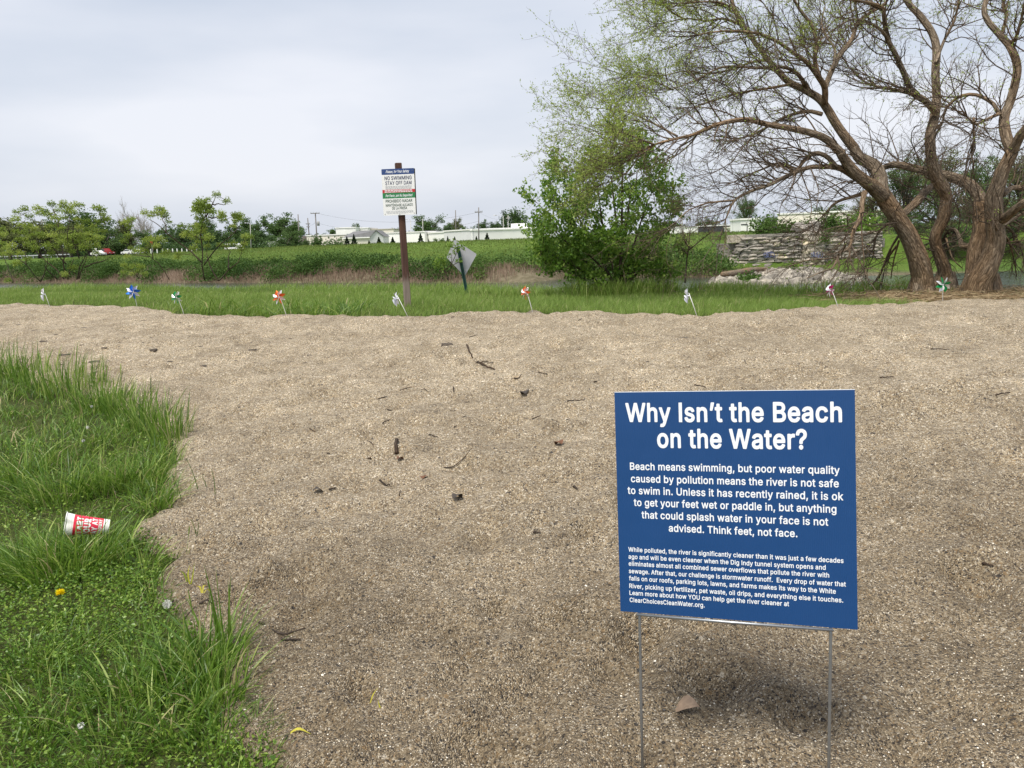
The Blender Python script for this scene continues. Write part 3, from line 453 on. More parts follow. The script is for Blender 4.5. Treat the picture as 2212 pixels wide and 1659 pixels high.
m, nt, b = newmat('soil_and_turf')
tcn = nd(nt, 'ShaderNodeTexCoord'); V = tcn.outputs['Object']
at = nd(nt, 'ShaderNodeAttribute', attribute_name='rnd')
turf = ramp(nt, [(.3, (.055, .095, .018)), (.5, (.090, .150, .028)), (.7, (.13, .185, .042))], noi(.9, 8, .72).outputs['Fac'])
turf = mul(turf, ramp(nt, [(.4, (.8, .85, .8)), (.6, (1.15, 1.1, 1.0))], noi(.06, 4).outputs['Fac']))
soil = ramp(nt, [(.35, (.035, .032, .015)), (.65, (.075, .075, .030))], noi(9, 5, .6).outputs['Fac'])
mud = ramp(nt, [(.35, (.12, .095, .065)), (.65, (.22, .18, .13))], noi(2, 5, .6).outputs['Fac'])
z1 = ramp(nt, [(.0, (0, 0, 0)), (.5, (1, 1, 1))], at.outputs['Fac']); z2 = ramp(nt, [(.5, (0, 0, 0)), (1, (1, 1, 1))], at.outputs['Fac'])
c = mul(mul(soil, turf, z1, 'MIX'), mud, z2, 'MIX')
nt.links.new(c, b.inputs['Base Color']); b.inputs['Roughness'].default_value = .95; b.inputs['Specular IOR Level'].default_value = .1
bp = nd(nt, 'ShaderNodeBump'); bp.inputs['Strength'].default_value = .8; bp.inputs['Distance'].default_value = .25
nt.links.new(noi(3.0, 6, .75).outputs['Fac'], bp.inputs['Height']); nt.links.new(bp.outputs[0], b.inputs['Normal'])
def gz(X, Y):
    z = base(X, Y); k = (np.abs(X) < 30) & (Y < 22) & (Y > -8)
    d = np.full(X.shape, -1.0); d[k] = sdist(X[k], Y[k], SAND)
    z = z + .05 * fbm(X * .8, Y * .8, 3, 60) * (Y < 40) - np.clip(d * .5, 0, .14)
    return z
def gzone(X, Y):
    s = .54 * X + .842 * Y
    z = np.where(s < 15.5, .12, .5)
    z = z + .45 * sstep(16, 18, s) * (1 - sstep(63, 68, s)); return np.clip(z, 0, 1)
ground = gridmesh(spaced(-2600, 2600, .16, 1.021), spaced(-60, 4200, .14, 1.017), gz, 'ground', m, gzone); tag(ground, kind='structure')
def zg(x, y): return base(x, y)

m, nt, b = newmat('river_water')
b.inputs['Base Color'].default_value = (.05, .06, .045, 1); b.inputs['Roughness'].default_value = .12
tcn = nd(nt, 'ShaderNodeTexCoord'); V = tcn.outputs['Object']
bp = nd(nt, 'ShaderNodeBump'); bp.inputs['Strength'].default_value = .5; bp.inputs['Distance'].default_value = .12
nt.links.new(noi(1.6, 5, .6).outputs['Fac'], bp.inputs['Height']); nt.links.new(bp.outputs[0], b.inputs['Normal'])
mb = MB(); e = np.array([.842, -.54]); nv = np.array([.54, .842])
c4 = [nv * 18 - e * 500, nv * 18 + e * 500, nv * 76 + e * 500, nv * 76 - e * 500]
mb.add([(a[0], a[1], -1.8) for a in c4], q=[(0, 1, 2, 3)]); water = mb.build('river', m); tag(water, kind='structure')

M_ROAD = mat('asphalt', (.055, .055, .057), .9, var=.2, vscale=.5)
def strip(p0, p1, w, dz, name, m, n=60):
    p0, p1 = np.array(p0, float), np.array(p1, float); t = nrm(p1 - p0); sd = np.array([t[1], -t[0]]); mb = MB()
    a = p0 + (p1 - p0) * np.linspace(0, 1, n)[:, None]; L, R = a - sd * w / 2, a + sd * w / 2
    z = np.maximum(base(L[:, 0], L[:, 1]), base(R[:, 0], R[:, 1])) + dz
    v = np.concatenate([np.c_[L, z], np.c_[R, z]]); i = np.arange(n - 1)[:, None]
    mb.add(v, q=i + np.array([0, n, n + 1, 1])); return tag(mb.build(name, m), kind='structure')
ROAD0, ROAD1 = np.array([-260.0, 322.0]), np.array([-52.0, 189.0])
strip(ROAD0, ROAD1, 8.0, .10, 'road', M_ROAD)

# ------------------------------------------------------------------ the blue sign
M_BLUE = mat('blue_corrugated_plastic', (.008, .054, .178), .36, var=.03, vscale=3)
_nt = M_BLUE.node_tree; _b = _nt.nodes['Principled BSDF']              # the flutes inside the sheet show as faint upright ridges
_tc = nd(_nt, 'ShaderNodeTexCoord'); _mp = nd(_nt, 'ShaderNodeMapping'); _mp.inputs['Rotation'].default_value = (0, 0, .344); _nt.links.new(_tc.outputs['Object'], _mp.inputs['Vector'])
_wv = nd(_nt, 'ShaderNodeTexWave', bands_direction='X'); _wv.inputs['Scale'].default_value = 62; _wv.inputs['Distortion'].default_value = .3; _nt.links.new(_mp.outputs[0], _wv.inputs['Vector'])
_n2 = nd(_nt, 'ShaderNodeTexNoise'); _n2.inputs['Scale'].default_value = 7; _nt.links.new(_tc.outputs['Object'], _n2.inputs['Vector'])
_ad = nd(_nt, 'ShaderNodeMath', operation='MULTIPLY_ADD'); _ad.inputs[1].default_value = 6.0; _nt.links.new(_n2.outputs['Fac'], _ad.inputs[0]); _nt.links.new(_wv.outputs['Fac'], _ad.inputs[2])
_bp = nd(_nt, 'ShaderNodeBump'); _bp.inputs['Strength'].default_value = .35; _bp.inputs['Distance'].default_value = .0012; _nt.links.new(_ad.outputs[0], _bp.inputs['Height']); _nt.links.new(_bp.outputs[0], _b.inputs['Normal'])
M_INK = mat('white_print', (.80, .83, .86), .45, var=.02)
M_WIRE = mat('galvanised_wire', (.34, .36, .38), .38, metal=.8, var=.1, vscale=40)
QC = np.array([.56693, 2.09203, .88276]); yaw, ln, ro = .34381, -.11180, .04014
a_ = np.array([math.cos(yaw), -math.sin(yaw), 0]); n_ = np.array([-math.sin(yaw), -math.cos(yaw), 0])
up_ = np.array([0, 0, 1.]) * math.cos(ln) + n_ * math.sin(ln); fn_ = n_ * math.cos(ln) - np.array([0, 0, 1.]) * math.sin(ln)
sr_ = a_ * math.cos(ro) + up_ * math.sin(ro); su_ = up_ * math.cos(ro) - a_ * math.sin(ro)
W_ = .61; TL_ = QC - sr_ * W_ / 2 + su_ * W_ / 2
def on_board(x, y, off): return TL_ + np.outer(x, sr_) * W_ - np.outer(y, su_) * W_ + fn_ * off
bot = QC - su_ * W_ / 2
rods = []
for fx in (.085, .895):
    top = (TL_ + sr_ * W_ * fx - su_ * W_ * .55)
    e0 = TL_ + sr_ * W_ * fx - su_ * W_ * 1.0
    rods.append((top, e0))
root = thing('yard_sign', 'square blue printed lawn sign on wire legs standing in the gravel', 'sign', (QC[0], QC[1], zsand(QC[0], QC[1])))
mb = MB(); B3 = np.stack([sr_, su_, fn_], 1)
mb.box((-W_ / 2, -W_ / 2, -.004), (W_ / 2, W_ / 2, 0), B3, QC)
panel = mb.build('panel', M_BLUE, root)
mb = MB()                                # the flutes of the plastic show as a thin white open edge
mb.box((-W_ / 2, W_ / 2, -.0036), (W_ / 2, W_ / 2 + .0012, -.0004), B3, QC); mb.build('cut_edge', M_INK, panel)
LINES = [('heading', [("Why Isn\u2019t the Beach", .0484, .9499, .1303, .0830, -.002), ("on the Water?", .1865, .8124, .2452, .0835, -.002)]),
 ('message', [("Beach means swimming, but poor water quality", .0618, .9379, .3482, .0330, -.008), ("caused by pollution means the river is not safe", .0646, .9341, .4039, .0330, -.008),
  ("to swim in. Unless it has recently rained, it is ok", .0480, .9506, .4577, .0333, -.008), ("to get your feet wet or paddle in, but anything", .0747, .9235, .5116, .0333, -.008),
  ("that could splash water in your face is not", .1084, .8912, .5665, .0333, -.008), ("advised. Think feet, not face.", .2284, .7687, .6212, .0331, -.008)]),
 ('fine_print', [("While polluted, the river is significantly cleaner than it was just a few decades", .0443, .9484, .7214, .0206, -.008),
  ("ago and will be even cleaner when the Dig Indy tunnel system opens and", .0441, .8786, .7543, .0206, -.008),
  ("eliminates almost all combined sewer overflows that pollute the river with", .0440, .8919, .7863, .0206, -.008),
  ("sewage. After that, our challenge is stormwater runoff.  Every drop of water that", .0438, .9563, .8203, .0206, -.008),
  ("falls on our roofs, parking lots, lawns, and farms makes its way to the White", .0436, .9170, .8535, .0206, -.008),
  ("River, picking up fertilizer, pet waste, oil drips, and everything else it touches.", .0441, .9450, .8888, .0206, -.008),
  ("Learn more about how YOU can help get the river cleaner at", .0439, .7306, .9207, .0206, -.008), ("ClearChoicesCleanWater.org.", .0438, .3775, .9533, .0206, -.008)])]
for nm, ls in LINES:
    mb = MB()
    for k, (s, x0, x1, yb, cap, bold) in enumerate(ls):
        v, t = fit_text(s, x0, x1, -yb, cap, bold); mb.add(on_board(v[:, 0], -v[:, 1], .0006 + .00002 * k), t=t)
    mb.build(nm, M_INK, panel)
for (tp, e0) in rods:
    d = np.array([.012, .0, -1.0]) if e0[0] < QC[0] else np.array([.02, .0, -1.0]); z0 = zsand(e0[0], e0[1])
    foot = e0 + d * (e0[2] - z0 + .12) - fn_ * .004
    mb = MB(); tubes(mb, [e0 - fn_ * .007 + su_ * .01, e0 - fn_ * .006 - su_ * .02, (e0 + foot) / 2, foot], [.0041] * 4, 10)
    mb.build('stake', M_WIRE, root, True)
mb = MB(); c0, c1 = rods[0][1] - su_ * .006, rods[1][1] - su_ * .006
tubes(mb, [c0 - sr_ * .006, (c0 + c1) / 2 - su_ * .001, c1 + sr_ * .006], [.0042] * 3, 10); mb.build('crossbar', M_WIRE, root, True)

# ------------------------------------------------------------------ the no-swimming sign on its post
M_POST = None
m, nt, b = newmat('brown_stained_timber')
tcn = nd(nt, 'ShaderNodeTexCoord'); V = tcn.outputs['Object']
mpn = nd(nt, 'ShaderNodeMapping'); mpn.inputs['Scale'].default_value = (1, 1, .08); nt.links.new(V, mpn.inputs['Vector'])
n1 = nd(nt, 'ShaderNodeTexNoise'); n1.inputs['Scale'].default_value = 40; n1.inputs['Detail'].default_value = 5; nt.links.new(mpn.outputs[0], n1.inputs['Vector'])
sx = nd(nt, 'ShaderNodeSeparateXYZ'); nt.links.new(V, sx.inputs[0])
ad = nd(nt, 'ShaderNodeMath', operation='MULTIPLY_ADD'); nt.links.new(n1.outputs['Fac'], ad.inputs[0]); ad.inputs[1].default_value = .35; nt.links.new(sx.outputs[2], ad.inputs[2])
c1_ = ramp(nt, [(.3, (.055, .026, .018)), (.7, (.10, .046, .032))], n1.outputs['Fac']); c2_ = ramp(nt, [(.3, (.16, .125, .10)), (.7, (.27, .22, .18))], n1.outputs['Fac'])
worn = ramp(nt, [(.54, (1, 1, 1)), (.64, (0, 0, 0))], ad.outputs[0])
nt.links.new(mul(c1_, c2_, worn, 'MIX'), b.inputs['Base Color']); b.inputs['Roughness'].default_value = .85
M_POST = m
pb = G(881, 664); D0 = pb[1]; pt = P(860, 352, D0 - .02)
root = thing('warning_sign', 'white no-swimming notice with blue, red and green bands on a leaning brown post', 'sign', pb)
ax = nrm(pt - pb); H0 = np.linalg.norm(pt - pb) + .25; px_ = nrm(np.array([.94, .30, 0]) - ax * (np.array([.94, .30, 0]) @ ax)); py_ = np.cross(ax, px_)
mb = MB(); hw = .0445; cz = .008
ring = np.array([(-hw + cz, -hw), (hw - cz, -hw), (hw, -hw + cz), (hw, hw - cz), (hw - cz, hw), (-hw + cz, hw), (-hw, hw - cz), (-hw, -hw + cz)])
vv = []
for h, sc in ((-.25, 1.06), (.3, 1.02), (.9, 1.0), (H0 - .26, 1.0), (H0 - .25, .9)):
    vv.append(pb + ax * h + np.outer(ring[:, 0] * sc, px_) + np.outer(ring[:, 1] * sc, py_))
i = (np.arange(4) * 8)[:, None]; j = np.arange(8)[None]; j1 = (j + 1) % 8
mb.add(np.concatenate(vv), q=np.stack([i + j, i + j1, i + 8 + j1, i + 8 + j], -1).reshape(-1, 4), t=[(32, 32 + k, 33 + k) for k in range(1, 7)])
mb.build('post', M_POST, root)
Db = D0 - .10
cTL, cTR, cBR, cBL = P(823.6, 365.7, Db), P(894.4, 362.8, Db), P(898.4, 463.4, Db + .0), P(828.8, 465.9, Db)
br, bd = (cTR - cTL + cBR - cBL) / 2, (cBL - cTL + cBR - cTR) / 2
bn = nrm(np.cross(br, bd)); bn = bn * (-1 if bn[1] > 0 else 1)
cTL = (cTL + cTR + cBR + cBL) / 4 - br / 2 - bd / 2
def onb(x, y, o): return cTL + np.outer(x, br) + np.outer(y, bd) + bn * o
M_WSIGN = mat('white_enamel', (.78, .79, .78), .4, var=.02)
M_EDGE = mat('dark_backing_board', (.03, .028, 0), .7)
M_BB = mat('sign_blue', (.025, .06, .19), .4, var=.05); M_RR = mat('sign_red', (.50, .025, .035), .4, var=.05); M_GG = mat('sign_green', (.025, .20, .07), .4, var=.05)
def plate(x0, x1, y0, y1, o0, o1, nm, m, par, sh=0.0, rc=0.0):
    mb = MB(); k = 5
    if rc:
        asp = np.linalg.norm(br) / np.linalg.norm(bd); ps = []
        for (cx_, cy_, a0) in ((x1 - rc, y0 + rc * asp, -90), (x1 - rc, y1 - rc * asp, 0), (x0 + rc, y1 - rc * asp, 90), (x0 + rc, y0 + rc * asp, 180)):
            for t in np.radians(np.linspace(a0, a0 + 90, k)): ps.append((cx_ + rc * math.cos(t), cy_ + rc * asp * math.sin(t)))
    else: ps = [(x0, y0), (x1, y0), (x1, y1), (x0, y1)]
    ps = np.array(ps); n = len(ps); f = onb(ps[:, 0], ps[:, 1], o1); g = onb(ps[:, 0], ps[:, 1], o0) + nrm(br) * sh
    mb.add(np.concatenate([f, g]), q=[(k_, (k_ + 1) % n, n + (k_ + 1) % n, n + k_) for k_ in range(n)], t=[(0, k_ + 1, k_) for k_ in range(1, n - 1)])
    return mb.build(nm, m, par)
pl = plate(0, 1, 0, 1, -.004, 0, 'notice_plate', M_WSIGN, root, 0, .02)
plate(.005, 1.0, .004, .996, -.022, -.0045, 'backing_board', M_EDGE, root, .012, .02)
plate(.0, 1, .0, .122, .0, .0008, 'blue_band', M_BB, pl, 0, .02)
plate(.0, 1, .446, .512, .0, .0008, 'red_band', M_RR, pl)
plate(.0, 1, .513, .632, .0, .0008, 'green_band', M_GG, pl)
def put(nm, rows, m, o=.0016):
    mb = MB()
    for (s, x0, x1, yb, cap, bold, sh) in rows:
        v, t = fit_text(s, x0, x1, -yb, cap, bold, sh); mb.add(onb(v[:, 0], -v[:, 1], o), t=t)
    return mb.build(nm, m, pl)
put('band_script', [("Please, for Your Safety", .13, .85, .085, .055, -.006, .35)], M_INK)
put('band_script', [("Por Favor, por Su Seguridad", .09, .92, .598, .052, -.006, .35)], M_INK)
M_INKB = mat('dark_blue_print', (.010, .022, .085), .5, var=.02); M_INKG = mat('dark_green_print', (.008, .055, .022), .5, var=.02)
put('warning_text', [("NO SWIMMING", .085, .915, .235, .080, -.012, 0), ("STAY OFF DAM", .10, .905, .342, .080, -.012, 0)], M_INKB)
put('spanish_text', [("PROHIBIDO NADAR", .085, .905, .722, .066, -.012, 0), ("MANT\u00c9NGASE ALEJADO", .085, .915, .806, .055, -.012, 0), ("DE LA PRESA", .275, .735, .874, .055, -.012, 0)], M_INKG)
def dashes(rows, nm, m, o):              # lines too small to read
    mb = MB()
    for (x0, x1, y, h) in rows:
        x = x0
        while x < x1:
            w = min(rng.uniform(.03, .09), x1 - x); q = onb(np.array([x, x + w, x + w, x]), np.array([y, y, y + h, y + h]), o)
            mb.add(q, q=[(0, 3, 2, 1)]); x += w + .014
    return mb.build(nm, m, pl)
M_GREYP = mat('grey_print', (.42, .44, .46), .6)
dashes([(.10, .90, y, .009) for y in (.368, .387, .406, .425)], 'fine_print', M_GREYP, .0012)
dashes([(.09, .92, y, .007) for y in (.905, .922, .939)] + [(.12, .7, .956, .007)], 'fine_print', M_GREYP, .0012)
dashes([(.07, .91, .457, .017), (.07, .92, .486, .017)], 'red_band_print', M_INK, .0016)
for x, y in ((.05, .05), (.94, .05), (.05, .965), (.95, .965), (.5, .98)):
    mb = MB(); c = onb([x], [y], .0)[0]; th = np.linspace(0, 2 * np.pi, 8, endpoint=False)
    u1, u2 = nrm(br), nrm(bd); rr = .006
    v = np.concatenate([c + np.outer(np.cos(th), u1) * rr + np.outer(np.sin(th), u2) * rr + bn * .0005, c + np.outer(np.cos(th), u1) * rr * .7 + np.outer(np.sin(th), u2) * rr * .7 + bn * .004])
    mb.add(v, q=[(k, (k + 1) % 8, 8 + (k + 1) % 8, 8 + k) for k in range(8)], t=[(8, 8 + k, 9 + k) for k in range(1, 7)]); mb.build('bolt', M_WIRE, pl)

# ------------------------------------------------------------------ the back of a diamond sign on a green channel post
pb = B(1008.5, 17.6); D1 = pb[1]
root = thing('road_sign', 'bare grey back of a tilted diamond sign on a green channel post', 'sign', pb)
M_ALU = mat('weathered_aluminium', (.46, .46, .50), .5, metal=.1, var=.08, vscale=5)
M_GPOST = mat('green_steel_post', (.012, .060, .048), .5, var=.25, vscale=12)
ctr = [P(u, v, D1 + .06) for u, v in ((981.5, 517.5), (1030, 549), (1004, 597), (964.5, 556))]
ctr = np.array(ctr); cc = ctr.mean(0); bn2 = np.array([0.1, 1.0, 0])
ps = []
for k in range(4):
    a, c, e = ctr[k - 1], ctr[k], ctr[(k + 1) % 4]
    for t in np.linspace(0, 1, 4):
        A, Bq = c + nrm(a - c) * .03, c + nrm(e - c) * .03; ps.append((1 - t) ** 2 * A + 2 * t * (1 - t) * c + t * t * Bq)
ps = np.array(ps); n = len(ps); mb = MB()
mb.add(np.concatenate([ps, ps + bn2 * .003]), q=[(k, (k + 1) % n, n + (k + 1) % n, n + k) for k in range(n)], t=[(0, k, k + 1) for k in range(1, n - 1)] + [(n, n + k + 1, n + k) for k in range(1, n - 1)])
mb.build('plate', M_ALU, root)
mb = MB(); p0, p1 = pb - np.array([.0, 0, .25]) + (pb - P(990, 531, D1)) * .0, P(989.5, 533, D1)
p0 = pb + (pb - p1) * .22
axp = nrm(p1 - p0); sx_ = nrm(np.cross(axp, [0, -1, 0])); sy_ = np.cross(axp, sx_)
prof = np.array([(-.034, .018), (-.020, .018), (-.012, -.014), (.012, -.014), (.020, .018), (.034, .018), (.034, .022), (.016, .022), (.010, -.009), (-.010, -.009), (-.016, .022), (-.034, .022)])
v = np.concatenate([p0 + np.outer(prof[:, 0], sx_) - np.outer(prof[:, 1], sy_), p1 + np.outer(prof[:, 0], sx_) - np.outer(prof[:, 1], sy_)]); n = 12
mb.add(v, q=[(k, (k + 1) % n, n + (k + 1) % n, n + k) for k in range(n)]); mb.build('post', M_GPOST, root)

# ------------------------------------------------------------------ pinwheels
M_STICK = mat('white_plastic', (.78, .78, .76), .4, var=.03)
def foil(nm, c): return mat(nm, c, .28, metal=.55, var=.35, vscale=30)
FO = {'white': mat('white_film', (.72, .74, .80), .35, var=.06, vscale=20), 'silver': mat('silver_film', (.82, .80, .84), .22, metal=.45, var=.12, vscale=40),
      'blue': foil('blue_foil', (.012, .13, .55)), 'green': foil('green_foil', (.01, .26, .07)), 'orange': foil('orange_foil', (.75, .13, .025)), 'magenta': foil('magenta_foil', (.45, .02, .16)), 'grey': mat('grey_film', (.42, .44, .48), .35, var=.1)}
def pinwheel(hu, hv, bu, bv, face, cols, label, dia=28.0, spin=0.0):
    b0 = on_sand(bu, bv); D = b0[1]; hd = P(hu, hv, D - .015)
    root = thing('pinwheel', label, 'pinwheel', b0, 'pinwheels planted along the edge of the sand')
    ax = nrm(hd - b0); f = nrm(np.array(face, float)); back = hd - f * .022
    mb = MB(); tubes(mb, [b0 - ax * .06, b0 + (back - b0) * .5 + np.array([.004, 0, 0]), back + ax * .03], [.0042, .0042, .0040], 8); mb.build('stick', M_STICK, root, True)
    u1 = nrm(np.cross([0, 0, 1.0], f)); u2 = np.cross(f, u1); R = 1.14 * dia / 2 * D / FPX
    mb = MB(); tubes(mb, [hd - f * .024, hd + f * .002, hd + f * .006], [.004, .008, .004], 10); mb.build('hub', FO['white'], root, True)
    for k in range(8):
        a = spin + k * math.pi / 4; cr = u1 * math.cos(a) + u2 * math.sin(a); ct = -u1 * math.sin(a) + u2 * math.cos(a)
        mb = MB(); V = []; n = 7
        for i in range(n):
            t = i / (n - 1); r = R * (.10 + .90 * t); w = R * .50 * (math.sin(math.pi * min(t * .92 + .06, 1)) ** .8)
            for j in range(4):
                q = j / 3; curl = q * q
                V.append(hd + cr * r * (1 - .12 * curl) + ct * (w * (q - .32) * (1 - .35 * curl)) + f * (R * (.03 + .34 * curl * math.sin(math.pi * t * .9 + .2) + .10 * t * (1 - t))))
        q4 = [(i * 4 + j, i * 4 + j + 1, i * 4 + j + 5, i * 4 + j + 4) for i in range(n - 1) for j in range(3)]
        mb.add(V, q=q4); mb.build('vane', FO[cols[k % len(cols)]], root, True)
pinwheel(95, 636, 107, 663, (-.75, -.35, .1), ('white', 'white', 'silver'), 'all white pinwheel at the far left end of the row, turned away', 27)
pinwheel(288, 631, 296, 666, (.12, -1, .1), ('blue', 'silver'), 'blue and silver pinwheel facing the viewer, between the white and the green one', 29, .2)
pinwheel(382, 643, 397, 683, (-.35, -1, .1), ('green', 'silver'), 'green and silver pinwheel leaning left, beside the blue one', 26, .3)
pinwheel(603, 642, 619, 688, (-.25, -1, .2), ('orange', 'silver'), 'open orange and silver pinwheel left of the brown sign post', 29, .45)
pinwheel(858, 645, 880, 687, (-.8, .25, .05), ('white', 'grey', 'white'), 'white pinwheel seen from the side in front of the brown sign post', 31, .1)
pinwheel(1136, 633, 1150, 680, (-.75, -.65, .1), ('orange', 'silver'), 'orange pinwheel turned sideways, right of the brown sign post', 27, .2)
pinwheel(1486, 639, 1504, 685, (-.8, .30, .0), ('white', 'white', 'grey'), 'white pinwheel seen from the side below the leafy green bush', 32, .5)
pinwheel(1794, 628, 1811, 670, (-.92, -.2, .1), ('silver', 'magenta', 'white'), 'white and magenta pinwheel seen edge on below the leaning trunk', 28, .2)
pinwheel(2037, 615, 2036, 657, (.0, -1, .05), ('green', 'silver'), 'green and silver pinwheel on an upright stick in front of the tree trunks', 31, .3)

# ------------------------------------------------------------------ near grass patch
M_GRASS = leafmat('grass_blades', [(0, (.032, .080, .008)), (.3, (.082, .175, .017)), (.65, (.165, .285, .038)), (.9, (.38, .46, .13)), (.94, (.42, .38, .17)), (1, (.55, .46, .27))], .40, .42, .5)
def prnd(n, lo=0, hi=.9, pale_share=.04):  # last argument: share of dry, straw-coloured blades
    r = np.clip(rng.normal((lo + hi) / 2, (hi - lo) / 4, n), lo, hi); k = rng.random(n) < pale_share; r[k] = rng.uniform(.93, 1, k.sum()); return r
poly_f = np.array([(float(a), float(b)) for a, b in front_w] + [(-26.0, float(front_w[-1][1]))])
def scatter(n, x0, x1, y0, y1):
    return rng.uniform(x0, x1, n), rng.uniform(y0, y1, n)
def with_z(x, y): return np.stack([x, y, base(x, y) + .05 * fbm(x * .8, y * .8, 3, 60)], 1)
def clump(x, y): return vnoise(x * 2.3, y * 2.3, 71) * .6 + vnoise(x * 6.1, y * 6.1, 77) * .4
mb = MB()
# short turf, taller where it clumps
for (n, x0, x1, y0, y1, hs) in ((24000, -2.9, .2, 1.4, 4.2, 1.3), (33000, -6.6, -.3, 4.0, 7.2, 1.0), (36000, -11.5, -2.0, 7.0, 12.5, 1.0)):
    x, y = scatter(n, x0, x1, y0, y1); d = sdist(x, y, SAND); c = clump(x, y)
    far = np.clip(y / 5, .7, 2.2)
    keep = (d < .02 + .10 * (c > .62) * rng.random(n)) & inpoly(x, y, np.array([(-30, -8), (30, -8), (30, 14), (-30, 14)])) & (rng.random(n) < (.25 + 1.1 * c))
    x, y, c, far = x[keep], y[keep], c[keep], far[keep]; n = len(x); b = with_z(x, y); b[:, 2] -= .01
    near_low = sstep(4.3, 3.2, y) * (1 - sstep(.50, .62, c))
    h = (.05 + .20 * c ** 1.4 * rng.uniform(.5, 1.35, n)) * (1 - .45 * near_low)
    h = h * (1 + .55 * sstep(5.5, 8.5, y)) * (1 - .45 * sstep(4.3, 3.3, y) * sstep(-.75, -1.1, x))
    g = np.stack([vnoise(x * 1.7, y * 1.7, 3) - .5, vnoise(x * 1.7 + 9, y * 1.7, 4) - .5], 1) * 1.6 + rng.normal(0, .8, (n, 2))
    blades(mb, b, h, hs * .0046 * far * rng.uniform(.45, 2.0, n), g, rng.uniform(.15, 1.5, n), prnd(n, .0, .9, .045) * (1 - .25 * near_low), 3)
def tuft(p, r, n, h, spread=.9, w=.005, lo=.05, hi=.85, pale_share=.05, lean=(0, 0)):
    n = int(n * .8); a = rng.uniform(0, 2 * np.pi, n); q = r * np.sqrt(rng.random(n)); x, y = p[0] + np.cos(a) * q, p[1] + np.sin(a) * q
    b = with_z(x, y); b[:, 2] -= .01
    g = np.stack([np.cos(a), np.sin(a)], 1) * (.4 + q / r)[:, None] + rng.normal(0, .45, (n, 2)) + np.array(lean)
    n_w = np.where(rng.random(n) < .12, 1.7, 1.0)
    blades(mb, b, h * rng.uniform(.45, 1.1, n), w * 1.35 * n_w * rng.uniform(.6, 1.4, n), g, spread * rng.uniform(.15, 1.3, n), np.where(rng.random(n) < .5, prnd(n, lo, hi, pale_share), rng.uniform(0, .9, n)), 5)
TUFTS = [(370, 948, .16, 170, .34, .35, .005), (330, 925, .2, 200, .34, .4, .005), (285, 900, .2, 180, .33, .4, .005), (230, 880, .25, 220, .33, .4, .006), (160, 850, .3, 240, .38, .3, .006),
         (110, 835, .3, 120, .42, .3, .006), (60, 825, .3, 120, .42, .3, .006), (10, 815, .35, 120, .42, .3, .006), (-60, 805, .4, 120, .4, .3, .006), (360, 1010, .10, 90, .2, .7, .004), (300, 1050, .16, 200, .26, .9, .005), (230, 1060, .18, 220, .26, .9, .005),
         (130, 1080, .2, 230, .3, .8, .006), (40, 1040, .2, 200, .3, .8, .005), (330, 1095, .12, 130, .2, 1.0, .005), (140, 1240, .20, 380, .30, .95, .0055), (215, 1215, .14, 230, .26, 1.0, .005), (70, 1235, .15, 220, .27, .95, .005), (300, 1235, .08, 60, .2, 1.1, .005),
         (455, 1440, .12, 200, .25, .8, .005), (470, 1500, .12, 190, .22, .8, .005), (380, 1475, .16, 220, .23, .8, .005), (300, 1480, .18, 190, .2, .8, .005), (250, 1540, .16, 150, .2, .85, .005), (420, 1570, .14, 200, .16, .9, .004), (340, 1580, .14, 150, .17, .9, .0045),
         (60, 1440, .16, 150, .15, 1.0, .0045), (200, 1400, .12, 110, .13, 1.0, .004), (120, 1530, .16, 170, .15, 1.0, .0045), (230, 1630, .14, 170, .15, 1.0, .0045), (40, 1620, .14, 140, .13, 1.0, .0045), (320, 1380, .10, 100, .14, 1.0, .004), (150, 1340, .10, 70, .11, 1.0, .004), (460, 1610, .10, 120, .12, 1.0, .0045),
         (560, 1640, .07, 70, .08, .8, .006), (150, 1420, .12, 60, .12, .8, .004), (490, 1420, .03, 18, .35, .15, .006), (486, 1405, .02, 8, .42, .12, .006), (60, 1560, .2, 60, .15, .9, .004), (505, 1545, .05, 30, .13, 1.2, .005)]
for (u, v, r, n, h, sp, w) in TUFTS:
    tuft(G(u, v), r, n, h, sp, w)
for (u0, v0, u1, v1) in ((430, 1071, 402, 990), (464, 1083, 456, 1013), (392, 1085, 372, 1030), (446, 1065, 436, 1030), (415, 1180, 428, 1128), (424, 1172, 412, 1122)):
    a = G(u0, v0); c = P(u1, v1, a[1]); t = np.linspace(0, 1, 6)[:, None]; pts = a + (c - a) * t + np.array([.01, 0, 0]) * np.sin(t * 3)
    tubes(mb, pts, np.linspace(.0032, .0012, 6), 5, .25)
# seed stalks standing above the turf
n = 420; x, y = scatter(n, -5.6, .2, 1.8, 8.5); keep = (sdist(x, y, SAND) < .03) & (clump(x, y) > .45); x, y = x[keep], y[keep]; n = len(x); b = with_z(x, y)
h = rng.uniform(.16, .36, n); tp = b + np.stack([rng.normal(0, .04, n), rng.normal(0, .04, n), h], 1)
pts = np.stack([b + (tp - b) * t for t in (0, .35, .7, .8, .9, 1)], 1); rr = np.array([.0011, .001, .0009, .0028, .0032, .0008]) * np.clip(y / 4, .8, 2)[:, None]
tubes(mb, pts, rr, 4, np.repeat(rng.uniform(.6, .92, n), 1), cap=False)
lawn = mb.build('lawn_grass', M_GRASS); tag(lawn, kind='stuff')
